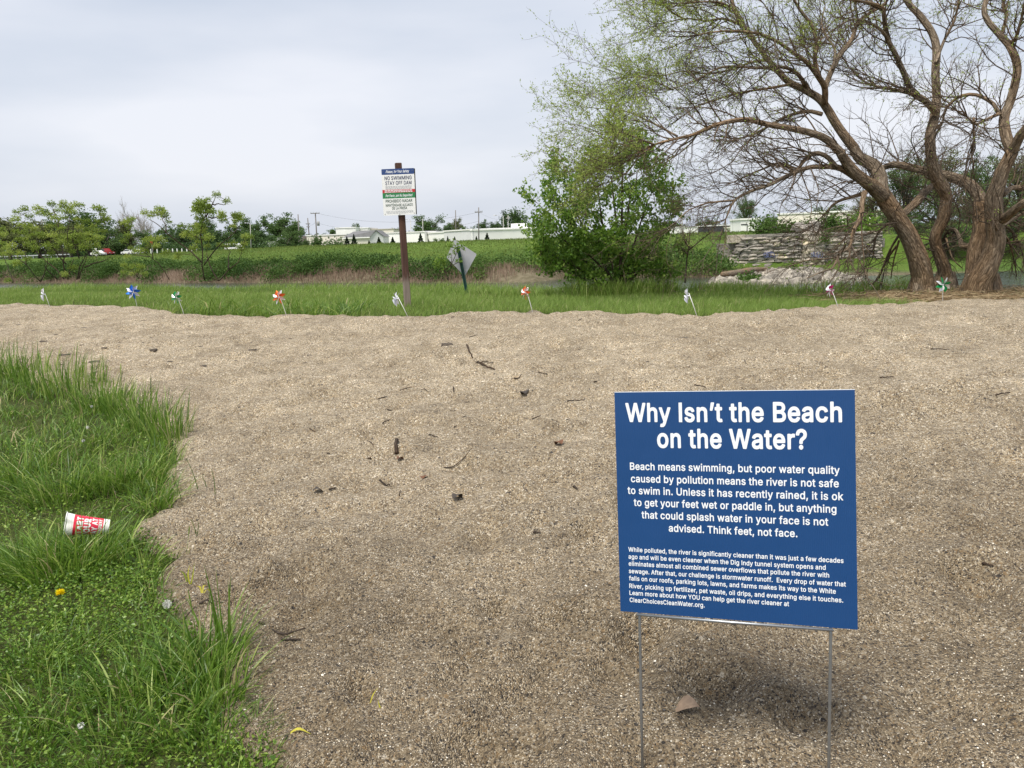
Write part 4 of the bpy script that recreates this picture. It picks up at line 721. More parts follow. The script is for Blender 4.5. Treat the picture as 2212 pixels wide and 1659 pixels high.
# low clover and chickweed between the blades
M_CLOVER = leafmat('clover_leaves', [(0, (.045, .105, .011)), (.5, (.125, .235, .024)), (1, (.29, .40, .065))], .32, .42, .5)
mb = MB()
for (n, x0, x1, y0, y1, L) in ((70000, -2.6, .1, 1.5, 3.7, .0155), (34000, -5.0, -.4, 3.5, 6.0, .018)):
    x, y = scatter(n, x0, x1, y0, y1); k = (sdist(x, y, SAND) < .0) & (rng.random(n) < 1.25 - 1.1 * vnoise(x * 1.6, y * 1.6, 91)); x, y = x[k], y[k]; n = len(x); b = with_z(x, y)
    b[:, 2] += rng.uniform(-.005, .07, n) * (.4 + vnoise(x * 3, y * 3, 95))
    d = np.stack([rng.normal(0, 1, n), rng.normal(0, 1, n), rng.uniform(-.1, .7, n)], 1)
    leaves(mb, b, d, L * rng.uniform(.4, 1.35, n), L * rng.uniform(.35, 1.0, n), np.clip(.25 + .5 * vnoise(x * 2.1, y * 2.1, 97) + rng.normal(0, .24, n), 0, 1))
tag(mb.build('ground_cover', M_CLOVER), kind='stuff')

# ------------------------------------------------------------------ the grass field behind the sand
M_FIELD = leafmat('field_grass', [(0, (.085, .155, .024)), (.4, (.165, .265, .048)), (.75, (.25, .35, .08)), (.92, (.38, .45, .16)), (1, (.46, .40, .23))], .40, .5, .3)
mb = MB()
poly_b = np.array([(float(a), float(b)) for a, b in back_w])
n = 330000; y = 8.5 + 22.5 * rng.random(n) ** 1.35; x = rng.uniform(-1, 1, n) * (y * .72 + 1.5)
s = .54 * x + .842 * y; d = sdist(x, y, SAND)
k = (d < .03) & (s < 17.4) & (s > 4) & (y > np.interp(x, poly_b[:, 0], poly_b[:, 1]) - .15)
bare = sstep(5.2, 6.5, x) * sstep(11.3, 12.4, y + .3 * (x - 7)) ; k &= rng.random(n) > bare * .8
x, y, s = x[k], y[k], s[k]; n = len(x); b = with_z(x, y); b[:, 2] -= .015; c = vnoise(x * 1.3, y * 1.3, 41) * .55 + vnoise(x * 4.2, y * 4.2, 43) * .45
tall = sstep(14.8, 16.8, s)
h = (.07 + .13 * c + .17 * tall * rng.random(n)) * rng.uniform(.6, 1.25, n) * (1 - .4 * sstep(5, 6.5, x) * sstep(11, 12, y))
blades(mb, b, h, .0055 * np.clip(y / 10, .9, 2.3) * rng.uniform(.6, 1.4, n), rng.normal(0, 1, (n, 2)) + np.array([.5, .1]), rng.uniform(.1, .95, n), np.clip(prnd(n, .05, .86, .03) + (c - .5) * .35, 0, 1), 2)
gx = B(1336, 16.6)                      # ranker grass about the foot of the bush
for (n, cx_, cy_, rr0, hh) in ((2600, gx[0], gx[1] - .25, .9, .42), (1500, gx[0] + 2.6, gx[1] + .2, .9, .30), (900, gx[0] - 2.2, gx[1] - .1, .8, .26), (900, gx[0] + 4.4, gx[1] - .9, .9, .30)):
    a = rng.uniform(0, 6.28, n); q = rr0 * np.sqrt(rng.random(n)); b = with_z(cx_ + np.cos(a) * q * 1.3, cy_ + np.sin(a) * q * .5); blades(mb, b, hh * rng.uniform(.5, 1.15, n), .013 * rng.uniform(.6, 1.5, n), rng.normal(0, 1, (n, 2)), rng.uniform(.1, .7, n), prnd(n, .1, .9, .05), 3)
tag(mb.build('field_grass', M_FIELD), kind='stuff')
M_STRAW = leafmat('straw', [(0, (.13, .085, .045)), (.5, (.30, .21, .115)), (1, (.50, .40, .25))], .15, .7, .2)
mb = MB(); n = 9000; x = rng.uniform(4.6, 11, n); y = rng.uniform(9.2, 15, n); sdd = .54 * x + .842 * y
k = (sdist(x, y, SAND) < -.05) & (sdd < 17.4) & (rng.random(n) < sstep(4.8, 6.4, x) * sstep(10.6, 12.2, y + .3 * (x - 7)) + .05); x, y = x[k], y[k]; n = len(x)
b = with_z(x, y); b[:, 2] += rng.uniform(.0, .09, n); dd = nrm(np.stack([rng.normal(0, 1, n), rng.normal(0, .8, n), rng.normal(0, .12, n)], 1)); L = rng.uniform(.06, .40, n)[:, None]
pts = np.stack([b - dd * L / 2, b + np.array([0, 0, .01]), b + dd * L / 2], 1); tubes(mb, pts, np.ones((n, 3)) * rng.uniform(.0022, .006, n)[:, None], 3, rng.random(n), cap=False)
tag(mb.build('dry_straw', M_STRAW), kind='stuff')

# ------------------------------------------------------------------ the old willow: limbs traced from the photograph, each at its own depth
M_BARK = barkmat('willow_bark', (.095, .074, .055), (.245, .192, .138), (.43, .35, .26), 1.0, 1.0)
M_TWIG = barkmat('willow_twigs', (.058, .047, .038), (.125, .10, .078), (.22, .18, .14), 2.0, .4)
M_WLEAF = leafmat('willow_leaves', [(0, (.20, .29, .045)), (.5, (.31, .41, .09)), (1, (.44, .50, .18))], .55, .5, .3)
DW = 14.6; willow_at = B(2000, DW)
WIL = thing('willow_tree', 'big gnarled willow with three leaning trunks and thin budding twigs on the river bank', 'tree', (willow_at[0] + .3, DW, base(willow_at[0] + .3, DW)))
LIMBS = []
def limb(fu, pts, w, D0, D1, k=None, spread=1.0):
    """pts traced in the photograph, w widths there, D0 to D1 the depths along it"""
    uv = [fu(*p) if fu else p for p in pts]; n = len(uv); ds = np.linspace(D0, D1, n) if np.isscalar(D1) else np.array(D1)
    q = np.array([P(u, v, d) for (u, v), d in zip(uv, ds)]); w = np.interp(np.linspace(0, 1, n), np.linspace(0, 1, len(w)), w)
    LIMBS.append([q, w / 2 * ds / FPX, spread]); return q
k8 = .1953
T1 = DW; T2 = DW + .55; T3 = DW - .35
limb(Z8, [(1085, 1560), (1085, 1380), (1060, 1250), (1010, 1100), (930, 920), (820, 740), (700, 560), (620, 440)], [54, 46, 45, 40, 38, 37, 39, 35], T1, T1 - .3)
limb(Z8, [(650, 490), (560, 405), (480, 340), (350, 240), (230, 90), (172, -5)], [34, 31, 27, 24, 21, 19], T1 - .3, T1 - .9)
limb(Z5, [(1345, 735), (1270, 665), (1200, 635), (1100, 612), (1000, 595), (900, 572), (830, 575), (730, 600), (640, 640), (560, 660), (450, 690), (360, 735)], [19, 17, 15, 13.5, 12, 11, 10, 8.5, 7, 6, 4.5, 3], T1 - .85, T1 - 2.2)
limb(Z8, [(645, 480), (625, 380), (620, 300), (570, 180), (480, 110), (390, 60), (335, -35)], [36, 31, 31, 30, 27, 24, 22], T1 - .3, T1 + .3)
limb(Z5, [(1408, 715), (1350, 640), (1310, 580), (1275, 520), (1235, 470), (1160, 425), (1090, 390), (1040, 340), (980, 270), (920, 190), (860, 100), (830, 40), (810, -40), (780, -130)], [22, 20, 19, 18, 17, 15, 14, 12, 11, 10, 9, 8, 7, 5], T1 + .3, T1 + .8)
limb(Z5, [(1262, 495), (1262, 420), (1235, 370), (1180, 300), (1110, 250), (1040, 200), (960, 165), (870, 150), (760, 150), (660, 165)], [14, 13, 12, 10, 8, 7, 6, 5, 4, 3], T1 + .35, T1 - .8)
limb(Z5, [(1262, 425), (1290, 350), (1330, 270), (1390, 190), (1420, 110), (1480, 60), (1545, 20), (1600, -60)], [12, 11, 10, 9, 8, 7, 6, 5], T1 + .35, T1 + 1.2)
limb(Z5, [(1238, 372), (1215, 290), (1225, 210), (1200, 120), (1140, 40), (1090, -60)], [10, 9, 8, 7, 6, 5], T1 + .35, T1 + .1)
limb(Z5, [(1300, 330), (1310, 240), (1265, 170), (1240, 110), (1250, 30)], [6, 5, 4, 3, 2], T1 + .4, T1 + 1.4)
limb(Z5, [(1430, 860), (1330, 800), (1250, 795), (1180, 800), (1080, 840), (1000, 880), (900, 915), (830, 960), (790, 1045)], [15, 13, 11, 10, 9, 8, 7, 5, 3], T1 - .5, T1 - 1.9)
limb(Z5, [(840, 955), (760, 960), (690, 970), (620, 1000), (560, 1050)], [5, 4, 3, 2.5, 2], T1 - 1.7, T1 - 2.3)
limb(Z5, [(1320, 800), (1270, 745), (1210, 730), (1160, 770), (1125, 812), (1050, 775), (980, 800), (900, 835), (820, 870)], [11, 10, 9, 8, 6, 5, 4, 3, 2], T1 - .8, T1 - .6)
limb(Z5, [(1250, 545), (1180, 530), (1080, 555), (990, 605), (930, 640), (860, 660)], [9, 8, 6, 5, 4, 3], T1 + .2, T1 + .9)
limb(Z5, [(1185, 430), (1130, 350), (1060, 320), (960, 325), (850, 320), (760, 325), (640, 390), (540, 430)], [9, 8, 7, 6, 5, 4, 3, 2], T1 + .5, T1 - 1.0)
limb(Z5, [(985, 285), (900, 300), (830, 330), (700, 350), (600, 340), (500, 360)], [6, 5, 4, 3, 2.5, 2], T1 + .6, T1 + 1.2)
limb(Z5, [(1110, 400), (1000, 420), (880, 440), (760, 470), (650, 510), (560, 570)], [6, 5, 4, 3.5, 3, 2], T1 + .4, T1 - .6)
limb(Z5, [(870, 120), (780, 90), (700, 100), (600, 90), (500, 110)], [6, 5, 4, 3, 2], T1 + .7, T1 + .3)
limb(Z5, [(835, 50), (760, 10), (660, 10), (560, 20)], [5, 4, 3, 2], T1 + .7, T1 - .4)
limb(Z5, [(450, 690), (370, 660), (310, 640), (270, 630)], [5, 4, 3.5, 2.5, 1.5], T1 - 2.1, T1 - 2.6)
limb(Z5, [(560, 650), (450, 590), (370, 550), (310, 530)], [5, 4, 3, 2], T1 - 1.9, T1 - 1.2)
limb(Z5, [(540, 430), (460, 390), (400, 370), (340, 370)], [4, 3, 2.5, 1.5], T1 - 1.0, T1 - 1.4)
limb(Z5, [(440, 700), (380, 740), (320, 770), (270, 780)], [4, 3, 2.5, 2], T1 - 2.1, T1 - 1.6)
limb(Z5, [(400, 720), (350, 700), (300, 690), (260, 680)], [4, 3, 2.5, 1.5], T1 - 2.2, T1 - 2.0)
limb(Z5, [(380, 740), (320, 820), (250, 860)], [3, 2.5, 2], T1 - 2.2, T1 - 2.3)
limb(Z5, [(600, 95), (540, 60), (500, 20), (480, -30)], [4, 3, 2.5, 2], T1 + .3, T1 - .3)
limb(Z8, [(880, 690), (950, 620), (1040, 540), (1120, 440), (1210, 370), (1290, 310)], [14, 17, 18, 17, 15, 13], T1 - .1, T2 + .7)
limb(Z8, [(1345, 1560), (1345, 1420), (1330, 1300), (1280, 1150), (1230, 1000), (1240, 900), (1310, 760), (1340, 620), (1350, 480), (1290, 360), (1230, 250), (1190, 100), (1175, -10)], [32, 29, 29, 26, 25, 26, 27, 26, 26, 29, 27, 24, 22], T2, T2 - .4)
limb(Z5, [(1766, 730), (1765, 640), (1785, 560), (1795, 480), (1790, 350), (1795, 240), (1775, 160), (1720, 80), (1665, 20), (1630, -50), (1600, -130)], [22, 21, 20, 18, 17, 17, 15, 14, 13, 11, 9], T2 - .4, T2 + .6)
limb(Z5, [(1795, 540), (1740, 480), (1680, 440), (1640, 350), (1600, 260), (1560, 180), (1545, 80), (1540, 40), (1490, 18), (1420, 4), (1330, -12)], [16, 14, 13, 12, 11, 10, 9, 8, 7, 6, 5], T2 - .3, T2 - 1.6)
limb(Z5, [(1562, 185), (1520, 135), (1440, 95), (1370, 100), (1290, 150), (1220, 210)], [7, 6, 5, 4, 3, 2], T2 - 1.0, T2 - 1.6)
limb(Z5, [(1690, 450), (1600, 430), (1500, 410), (1430, 375), (1370, 310)], [8, 7, 5, 4, 2], T2 - .7, T2 + .9)
limb(Z5, [(1790, 300), (1830, 200), (1880, 100), (1900, 0)], [7, 6, 5, 4], T2 - .1, T2 + .8)
limb(Z8, [(1690, 1560), (1690, 1300), (1700, 1100), (1740, 900), (1740, 700), (1740, 560)], [54, 47, 43, 40, 36, 33], T3, T3 + .2)
limb(Z8, [(1740, 600), (1735, 540), (1680, 440), (1590, 350), (1480, 300), (1370, 265), (1250, 240), (1130, 215), (1000, 180), (860, 150), (760, 140), (650, 180), (580, 250)], [33, 30, 27, 24, 22, 20, 19, 18, 17, 16, 14, 12, 10], T3 + .2, T2 + 1.0)
limb(Z8, [(1690, 1580), (1720, 1430), (1790, 1300), (1870, 1100), (1900, 950), (1885, 800), (1880, 650), (1880, 500), (1920, 380), (1960, 250), (2020, 120), (2085, -5)], [60, 53, 49, 42, 40, 38, 37, 36, 33, 29, 27, 26], T3 - .15, T3 - .6)
limb(Z5, [(2155, 730), (2190, 655), (2240, 590), (2300, 480), (2350, 330)], [22, 20, 18, 16, 12], T3 - .6, T3 - 1.4)
limb(Z5, [(2158, 735), (2130, 660), (2118, 600), (2120, 550), (2150, 470), (2180, 330), (2150, 230), (2100, 170), (2040, 100), (2022, 40), (2050, -40)], [24, 23, 22, 20, 18, 17, 16, 14, 12, 11, 9], T3 - .55, T3 + .3)
limb(Z5, [(2095, 545), (2060, 490), (1980, 450), (1900, 460), (1845, 510), (1828, 575)], [9, 8, 7, 6.5, 6, 4], T3 - .4, T3 + .2)
limb(Z5, [(2100, 540), (2040, 565), (1985, 590), (1945, 560)], [8, 6, 5, 4], T3 - .4, T3 - .9)
limb(Z5, [(1972, 560), (1970, 610), (1966, 665)], [6, 5, 4], T3 - .7, T3 - .7)
limb(Z5, [(2120, 185), (2160, 200), (2190, 120), (2210, 10)], [8, 7, 6, 4], T3 + .1, T3 - .5)
limb(Z5, [(2105, 175), (2130, 60), (2105, 20), (2150, -60)], [8, 6, 5, 4], T3 + .1, T3 + .7)
limb(Z8, [(1940, 770), (2010, 725), (2100, 650), (2212, 560), (2400, 440), (2600, 380)], [22, 20, 18, 16, 13, 10], T3 - .3, T3 - 1.6)
limb(Z8, [(1950, 830), (2100, 740), (2212, 680), (2400, 600)], [8, 7, 6, 4], T3 - .3, T3 + .6)
limb(Z8, [(1980, 470), (2080, 400), (2212, 400), (2380, 430)], [14, 11, 9, 6], T3 - .4, T3 + .4)
limb(Z8, [(1640, 1040), (1570, 1045), (1520, 1030), (1508, 970), (1450, 860), (1370, 870), (1335, 925)], [17, 15, 12, 9, 7, 5, 4], T3 + .2, T3 + .9)
limb(Z8, [(450, 440), (420, 560), (415, 650), (400, 740), (330, 850), (290, 980), (270, 1060), (170, 1110), (140, 1170), (90, 1280), (0, 1320), (-200, 1400)], [11, 11, 11, 10, 9, 7.5, 7, 6.5, 6, 5, 4, 2.5], T1 - .8, T1 - 2.0)
limb(Z8, [(150, 1175), (170, 1260), (110, 1370), (40, 1460)], [5, 4, 3, 2], T1 - 1.4, T1 - 1.6)
limb(Z8, [(290, 980), (300, 1090), (250, 1200), (260, 1330)], [4, 3, 2, 1.5], T1 - 1.2, T1 - 1.3)
limb(Z8, [(480, 445), (300, 500), (130, 560), (0, 680), (-120, 790)], [9, 7, 6, 4, 2], T1 - .5, T1 - .2)
limb(Z8, [(770, 760), (690, 810), (600, 880), (560, 980), (540, 1120)], [6, 5, 4, 3, 2], T1 - .2, T1 + .8)
limb(Z8, [(860, 880), (780, 1000), (700, 1150), (640, 1300), (540, 1460)], [6, 5, 4, 3, 2], T1, T1 + .6)
limb(Z8, [(830, 980), (770, 1200), (735, 1400)], [5, 3, 2], T1 + .1, T1 + .5)
limb(Z8, [(800, 1040), (690, 1200), (600, 1400), (480, 1480)], [5, 4, 3, 2], T1 + .2, T1 + .9)
limb(Z8, [(1960, 880), (2050, 1000), (2100, 1200), (2130, 1380)], [6, 5, 3, 2], T3 - .2, T3 + .5)
limb(Z8, [(1990, 800), (2100, 900), (2190, 1080), (2230, 1300)], [6, 5, 3, 2], T3 - .2, T3 + .9)
limb(Z8, [(1350, 950), (1420, 1150), (1540, 1285)], [4, 3, 2], T2 - .2, T2 - .4)
limb(Z8, [(1350, 420), (1450, 560), (1500, 700), (1480, 840)], [4, 3, 2.5, 2], T2, T2 + .8)
mb = MB(); mb2 = MB(); sm = []
for q, w, sp in LIMBS:
    n = max(8, int(np.linalg.norm(np.diff(q, axis=0), axis=1).sum() / (.05 if w.max() > .05 else .09))); p, r = smoothline(q, w, n)
    if w.max() > .05:
        r = r * .95; tubes(mb, p, r, 22, .5, lump=.16)
    else:
        p = p + np.cumsum(rng.normal(0, .004, p.shape), 0) * np.linspace(0, 1, n)[:, None]; tubes(mb, p, r, 8, .5, lump=.08)
    sm.append((p, r))
# root flare
for (u, v, D) in ((1990, 612, T1), (2042, 608, T2), (2105, 616, T3), (2135, 612, T3)):
    c = P(u, v, D); c[2] = base(c[0], c[1])
    for k in range(6):
        a = k * 1.05 + rng.random(); L = rng.uniform(.22, .38); dr = np.array([math.cos(a), math.sin(a), 0])
        p = np.array([c + dr * .05 + [0, 0, .32], c + dr * .12 + [0, 0, .15], c + dr * .20 + [0, 0, .03], c + dr * L + [0, 0, -.06]]); p, r = smoothline(p, [.11, .10, .07, .03], 12); tubes(mb, p, r, 12, .5, lump=.15)
mb.build('trunk', M_BARK, WIL, True)
# boughs and twigs
ctrw = P(2020, 420, DW)
st, dr, ln_, rr = [], [], [], []
for p, r in sm:
    L = np.linalg.norm(np.diff(p, axis=0), axis=1).sum(); thin = r.mean()
    m = int(L * (7.8 if thin < .05 else 3.4)) + 1
    t = rng.uniform(.12, 1.0, m) * (len(p) - 1.01); k = t.astype(int); x = p[k] + (p[k + 1] - p[k]) * (t - k)[:, None]
    tg = nrm(p[k + 1] - p[k]); pr = nrm(np.cross(tg, rng.normal(0, 1, tg.shape))); a = np.radians(rng.uniform(25, 75, m))[:, None]
    ok = x[:, 2] > base(x[:, 0], x[:, 1]) + .6
    st.append(x[ok]); dr.append((tg * np.cos(a) + pr * np.sin(a))[ok]); rk = np.minimum(r[k] * .5, .013)[ok]; rr.append(rk); ln_.append(rng.uniform(.45, 1.15, ok.sum()) * np.clip(rk / .010, .55, 1.2))
    tipn = 5 if thin < .05 else 2                     # the end of a limb carries on as thinner boughs
    if p[-1][2] > base(*p[-1][:2]) + .5 and r[-1] < .07:
        st.append(np.repeat(p[-1:], tipn, 0)); dr.append(nrm(p[-1] - p[-4]) + rng.normal(0, .35, (tipn, 3))); rr.append(np.full(tipn, min(r[-1] * .8, .014))); ln_.append(rng.uniform(.7, 1.3, tipn))
st, dr, ln_, rr = map(np.concatenate, (st, dr, ln_, rr))
dr = nrm(dr + .25 * nrm(st - ctrw) + np.array([-.12, 0, .05]))
g1 = grow(st, dr, ln_, 7, .20, (-.1, 0, .12), .25); tubes(mb2, g1, rr[:, None] * np.linspace(1, .35, 7), 5, .5, cap=False)
st2, d2, i2, t2 = children(g1, 7, .12, (25, 60)); L2 = rng.uniform(.22, .62, len(st2)) * np.clip(ln_[i2], .6, 1.3); r2_ = np.minimum(rr[i2] * .5, .0052)
g2 = grow(st2, d2 + .15 * nrm(st2 - ctrw), L2, 5, .22, (-.05, 0, .05), .25); tubes(mb2, g2, r2_[:, None] * np.linspace(1, .45, 5), 4, .5, cap=False)
st3, d3, i3, t3 = children(g2, 4, .2, (25, 65)); L3 = rng.uniform(.10, .32, len(st3)); r3 = np.full(len(st3), .0018)
g3 = grow(st3, d3, L3, 4, .2, (0, 0, .1), .2); k = rng.random(len(g3)) < .82; g3 = g3[k]; tubes(mb2, g3, r3[k][:, None] * np.linspace(1.1, .6, 4), 3, .5, cap=False)
mb2.build('boughs', M_TWIG, WIL, True)
# small new leaves: thick towards the outer (left and upper) side, sparse inside
tw = np.concatenate([g3[:, 1:].reshape(-1, 3), g2[:, 2:].reshape(-1, 3)])
d = tw - EYEP; dep = d @ FWD; uu = CX + FPX * (d @ RGT) / dep; vv = CY - FPX * (d @ UPV) / dep
pr = .025 + .72 * sstep(1540, 1300, uu + .12 * vv) * sstep(560, 380, vv) + .20 * sstep(200, -40, vv) + .12 * sstep(1800, 1450, uu) * sstep(430, 250, vv) + .10 * sstep(330, 120, vv)
pr *= .35 + 1.3 * vnoise(tw[:, 0] * 1.4 + tw[:, 1], tw[:, 2] * 1.4, 55)
k = rng.random(len(tw)) < pr; q = np.repeat(tw[k], 2, 0); n = len(q); q = q + rng.normal(0, .02, q.shape)
mb = MB(); leaves(mb, q, rng.normal(0, 1, (n, 3)) + np.array([-.3, 0, .35]), rng.uniform(.026, .058, n), rng.uniform(.011, .021, n), np.clip(rng.normal(.5, .22, n), 0, 1)); mb.build('leaves', M_WLEAF, WIL)
print('willow', len(g1), len(g2), len(g3), n)

# ------------------------------------------------------------------ shrubs and saplings on the near bank
def attach(nodes, tips, b0, up=.0):
    """joins each tip to the nearest node already there, nearest the base first; returns polylines"""
    nodes = [np.array(n, float) for n in nodes]; lines = []
    for t in sorted(tips, key=lambda t: np.linalg.norm(t - b0)):
        N = np.array(nodes); dv = t - N; dist = np.linalg.norm(dv, axis=1); back = np.linalg.norm(N - b0, axis=1)
        cost = dist + .35 * np.maximum(0, N[:, 2] - t[2] + .1) * 3 + .15 * np.maximum(0, back - np.linalg.norm(t - b0) + .1)
        a = N[np.argmin(cost)]; L = np.linalg.norm(t - a)
        mid = (a + t) / 2 + np.array([0, 0, up * L]) + rng.normal(0, .05 * L, 3)
        p, _ = smoothline([a, mid, t], [1, 1, 1], 6); lines.append(p); nodes += [p[2], p[4], t]
    return lines
M_SBARK = barkmat('sapling_bark', (.035, .027, .022), (.07, .055, .043), (.12, .10, .08), 2.0, .3)
M_BUSHLEAF = leafmat('bush_leaves', [(0, (.065, .150, .018)), (.5, (.150, .270, .040)), (1, (.32, .43, .095))], .55, .45, .4)
bb = B(1336, 16.6)
BUSH = thing('bush', 'big leafy green bush between the diamond sign and the willow', 'bush', bb)
BP = np.array([(1118, 400), (1135, 415), (1160, 400), (1185, 372), (1188, 330), (1200, 322), (1212, 345), (1238, 385), (1265, 340), (1290, 290), (1325, 262), (1370, 280), (1420, 320), (1452, 370), (1468, 400), (1472, 480),
               (1466, 520), (1482, 560), (1455, 598), (1400, 600), (1340, 606), (1240, 604), (1185, 590), (1150, 545), (1165, 510), (1128, 500), (1140, 470), (1170, 450), (1128, 425)], float)
tips = []
while len(tips) < 560:
    u, v = rng.uniform(1110, 1485), rng.uniform(245, 605)
    if inpoly(np.array([u]), np.array([v]), BP)[0] and rng.random() < .55 + .45 * (v > 500) and vnoise(u * .035, v * .035, 5) > .30:
        wz = 1.0 * math.sqrt(max(0.05, 1 - ((u - 1320) / 200) ** 2)) * (.45 + .55 * sstep(600, 470, v))
        tips.append(P(u, v, bb[1] + rng.uniform(-1, 1) * wz))
stems = []
for (u, v, dd) in ((1200, 500, -.3), (1230, 430, .3), (1290, 400, -.2), (1320, 380, .2), (1345, 350, 0), (1365, 400, -.4), (1400, 430, .3), (1430, 500, .1), (1260, 540, .4), (1180, 545, 0), (1410, 540, -.3)):
    t = P(u, v, bb[1] + dd); p, r = smoothline([bb + rng.normal(0, .06, 3) * [1, 1, 0], bb + (t - bb) * .5 + np.array([0, 0, .06]) + rng.normal(0, .05, 3), t], [.030, .022, .012], 10); stems.append((p, r))
mb = MB()
for p, r in stems: tubes(mb, p, r, 7, .5, lump=.1)
nodes = [x for p, r in stems for x in p[2:]]
L = np.array(attach(nodes, tips, bb, .05)); tubes(mb, L, np.linspace(.0075, .003, 6)[None] * np.ones((len(L), 1)), 4, .5, cap=False)
mb.build('stems', M_SBARK, BUSH, True)
d = nrm(L[:, -1] - L[:, -3]); st = np.repeat(L[:, -1], 4, 0); g = grow(st, np.repeat(d, 4, 0) + rng.normal(0, .7, st.shape), rng.uniform(.10, .26, len(st)), 4, .2, (0, 0, .3), .2)
q = np.repeat(g[:, 1:].reshape(-1, 3), 3, 0); q = q + rng.normal(0, .035, q.shape); n = len(q)
cl = np.repeat(rng.normal(.45, .16, len(g)), 9); mb = MB()
leaves(mb, q, rng.normal(0, 1, (n, 3)) + np.array([0, 0, -.05]), rng.uniform(.050, .095, n), rng.uniform(.035, .062, n), np.clip(cl + rng.normal(0, .15, n), 0, 1)); mb.build('leaves', M_BUSHLEAF, BUSH)

M_SUM = leafmat('sapling_leaves', [(0, (.12, .19, .026)), (.5, (.22, .31, .05)), (1, (.36, .43, .10))], .45, .5, .35)
def sapling(name, label, stemlist, ros, fu, D, b, size=1.0, extra=0):
    root = thing(name, label, 'sapling', b, 'young trees at the river edge'); mb = MB(); nodes = []; lv = []
    for pts in stemlist:
        uv = [fu(*p) for p in pts]; dj = rng.uniform(-.6, .6)
        q = np.array([P(u, v, D + dj * i / len(uv)) for i, (u, v) in enumerate(uv)])
        p, r = smoothline(q, np.linspace(.020, .008, len(q)) * size, 14); p += np.cumsum(rng.normal(0, .008, p.shape), 0); tubes(mb, p, r, 7, .5, lump=.1); nodes += list(p[2:])
    tips = [P(*fu(X, Y), D + rng.uniform(-.7, .7)) for X, Y, _ in ros]; rad = {tuple(np.round(t, 4)): s for t, (_, _, s) in zip(tips, ros)}
    L = attach(nodes, tips, np.array(b), .06); tubes(mb, np.array(L), np.linspace(.008, .005, 6)[None] * np.ones((len(L), 1)) * size, 5, .5, cap=False)
    mb.build('stems', M_SBARK, root, True); lb = MB()
    for l in L:
        s = 1.25 * rad[tuple(np.round(l[-1], 4))] * .1328 * D / FPX; n = int(150 + s * 330); dd = nrm(rng.normal(0, 1, (n, 3)) * [1, 1, .55] + [0, 0, .22])
        p0 = l[-1] + dd * (s * .25 * rng.random(n))[:, None]
        leaves(lb, p0 + dd * (s * rng.uniform(0, .75, n))[:, None], dd + rng.normal(0, .5, (n, 3)) + [0, 0, -.25], s * rng.uniform(.20, .46, n), s * rng.uniform(.11, .22, n), np.clip(rng.normal(.5, .2) + rng.normal(0, .15, n), 0, 1))
    lb.build('leaves', M_SUM, root); return root
ZA = lambda X, Y: (X * .1328, 414.7 + Y * .1328)
ZB = lambda X, Y: (259.2 + X * .1328, 414.7 + Y * .1328)
ro = lambda s, l: [(x, y, s * rng.uniform(.8, 1.2)) for x, y in l]
ba = B(ZA(670, 0)[0], 24.5); bl = B(ZA(1150, 0)[0], 25); bm = B(ZB(1600, 0)[0], 22); bs = B(ZB(800, 0)[0], 23); b0_ = B(ZA(215, 0)[0], 26)
sapling('sapling', 'low forked sapling with two dark arms, left of the many-stemmed one', [[(670, 1450), (540, 1330), (430, 1180), (220, 1040), (100, 985)], [(670, 1450), (710, 1330), (750, 1200), (770, 1100), (720, 940)], [(430, 1180), (410, 1060), (370, 900)]],
        ro(62, [(270, 330), (400, 285), (250, 450), (370, 660), (250, 640), (460, 560), (150, 1000), (330, 1000), (570, 920), (440, 860), (300, 770), (420, 760), (540, 700), (280, 1160), (450, 1090), (560, 600), (640, 680), (200, 880), (610, 265), (480, 400), (640, 350), (330, 540), (520, 830)]), ZA, ba[1], ba, .8)
sapling('sapling', 'many-stemmed sapling with yellow-green leaf tufts near the left edge of the field', [[(930, 1420), (850, 1330), (760, 1230), (740, 1130)], [(1040, 1420), (920, 1280), (740, 1130), (620, 1000), (560, 880)], [(1075, 1410), (1040, 1200), (1030, 1110), (1090, 1030), (1100, 850), (1115, 650), (1160, 440)], [(1110, 1420), (1140, 1250), (1185, 1080)],
        [(1240, 1420), (1300, 1200), (1400, 1040), (1460, 930)], [(1290, 1410), (1370, 1230), (1440, 1060)], [(1370, 1230), (1560, 1150), (1700, 1115), (1830, 1045)], [(1030, 1060), (960, 760), (935, 450), (880, 270)], [(1290, 1080), (1230, 900), (1170, 740), (1200, 560)], [(1080, 1180), (880, 980), (800, 800)]],
        ro(62, [(840, 200), (1030, 180), (1020, 235), (1215, 215), (1330, 215), (1140, 260), (930, 300), (720, 310), (780, 370), (1560, 260), (1650, 285), (1665, 375), (1730, 430), (940, 560), (1300, 570), (1510, 560), (700, 700), (860, 710), (1040, 740), (1090, 770), (1320, 760), (1450, 690), (1580, 730), (770, 870), (880, 900), (960, 740), (1360, 900),
            (1460, 900), (1190, 1230), (840, 1010), (1260, 450), (1060, 420), (1400, 620), (1200, 700), (1540, 640), (1280, 820), (1690, 640), (1000, 600), (1480, 780), (1640, 750), (1050, 1340), (900, 430), (1180, 330), (1120, 880), (1560, 860), (1000, 820), (800, 560), (1340, 690), (1620, 480), (1170, 980), (1560, 990), (1080, 320), (1400, 480)]), ZA, bl[1], bl)
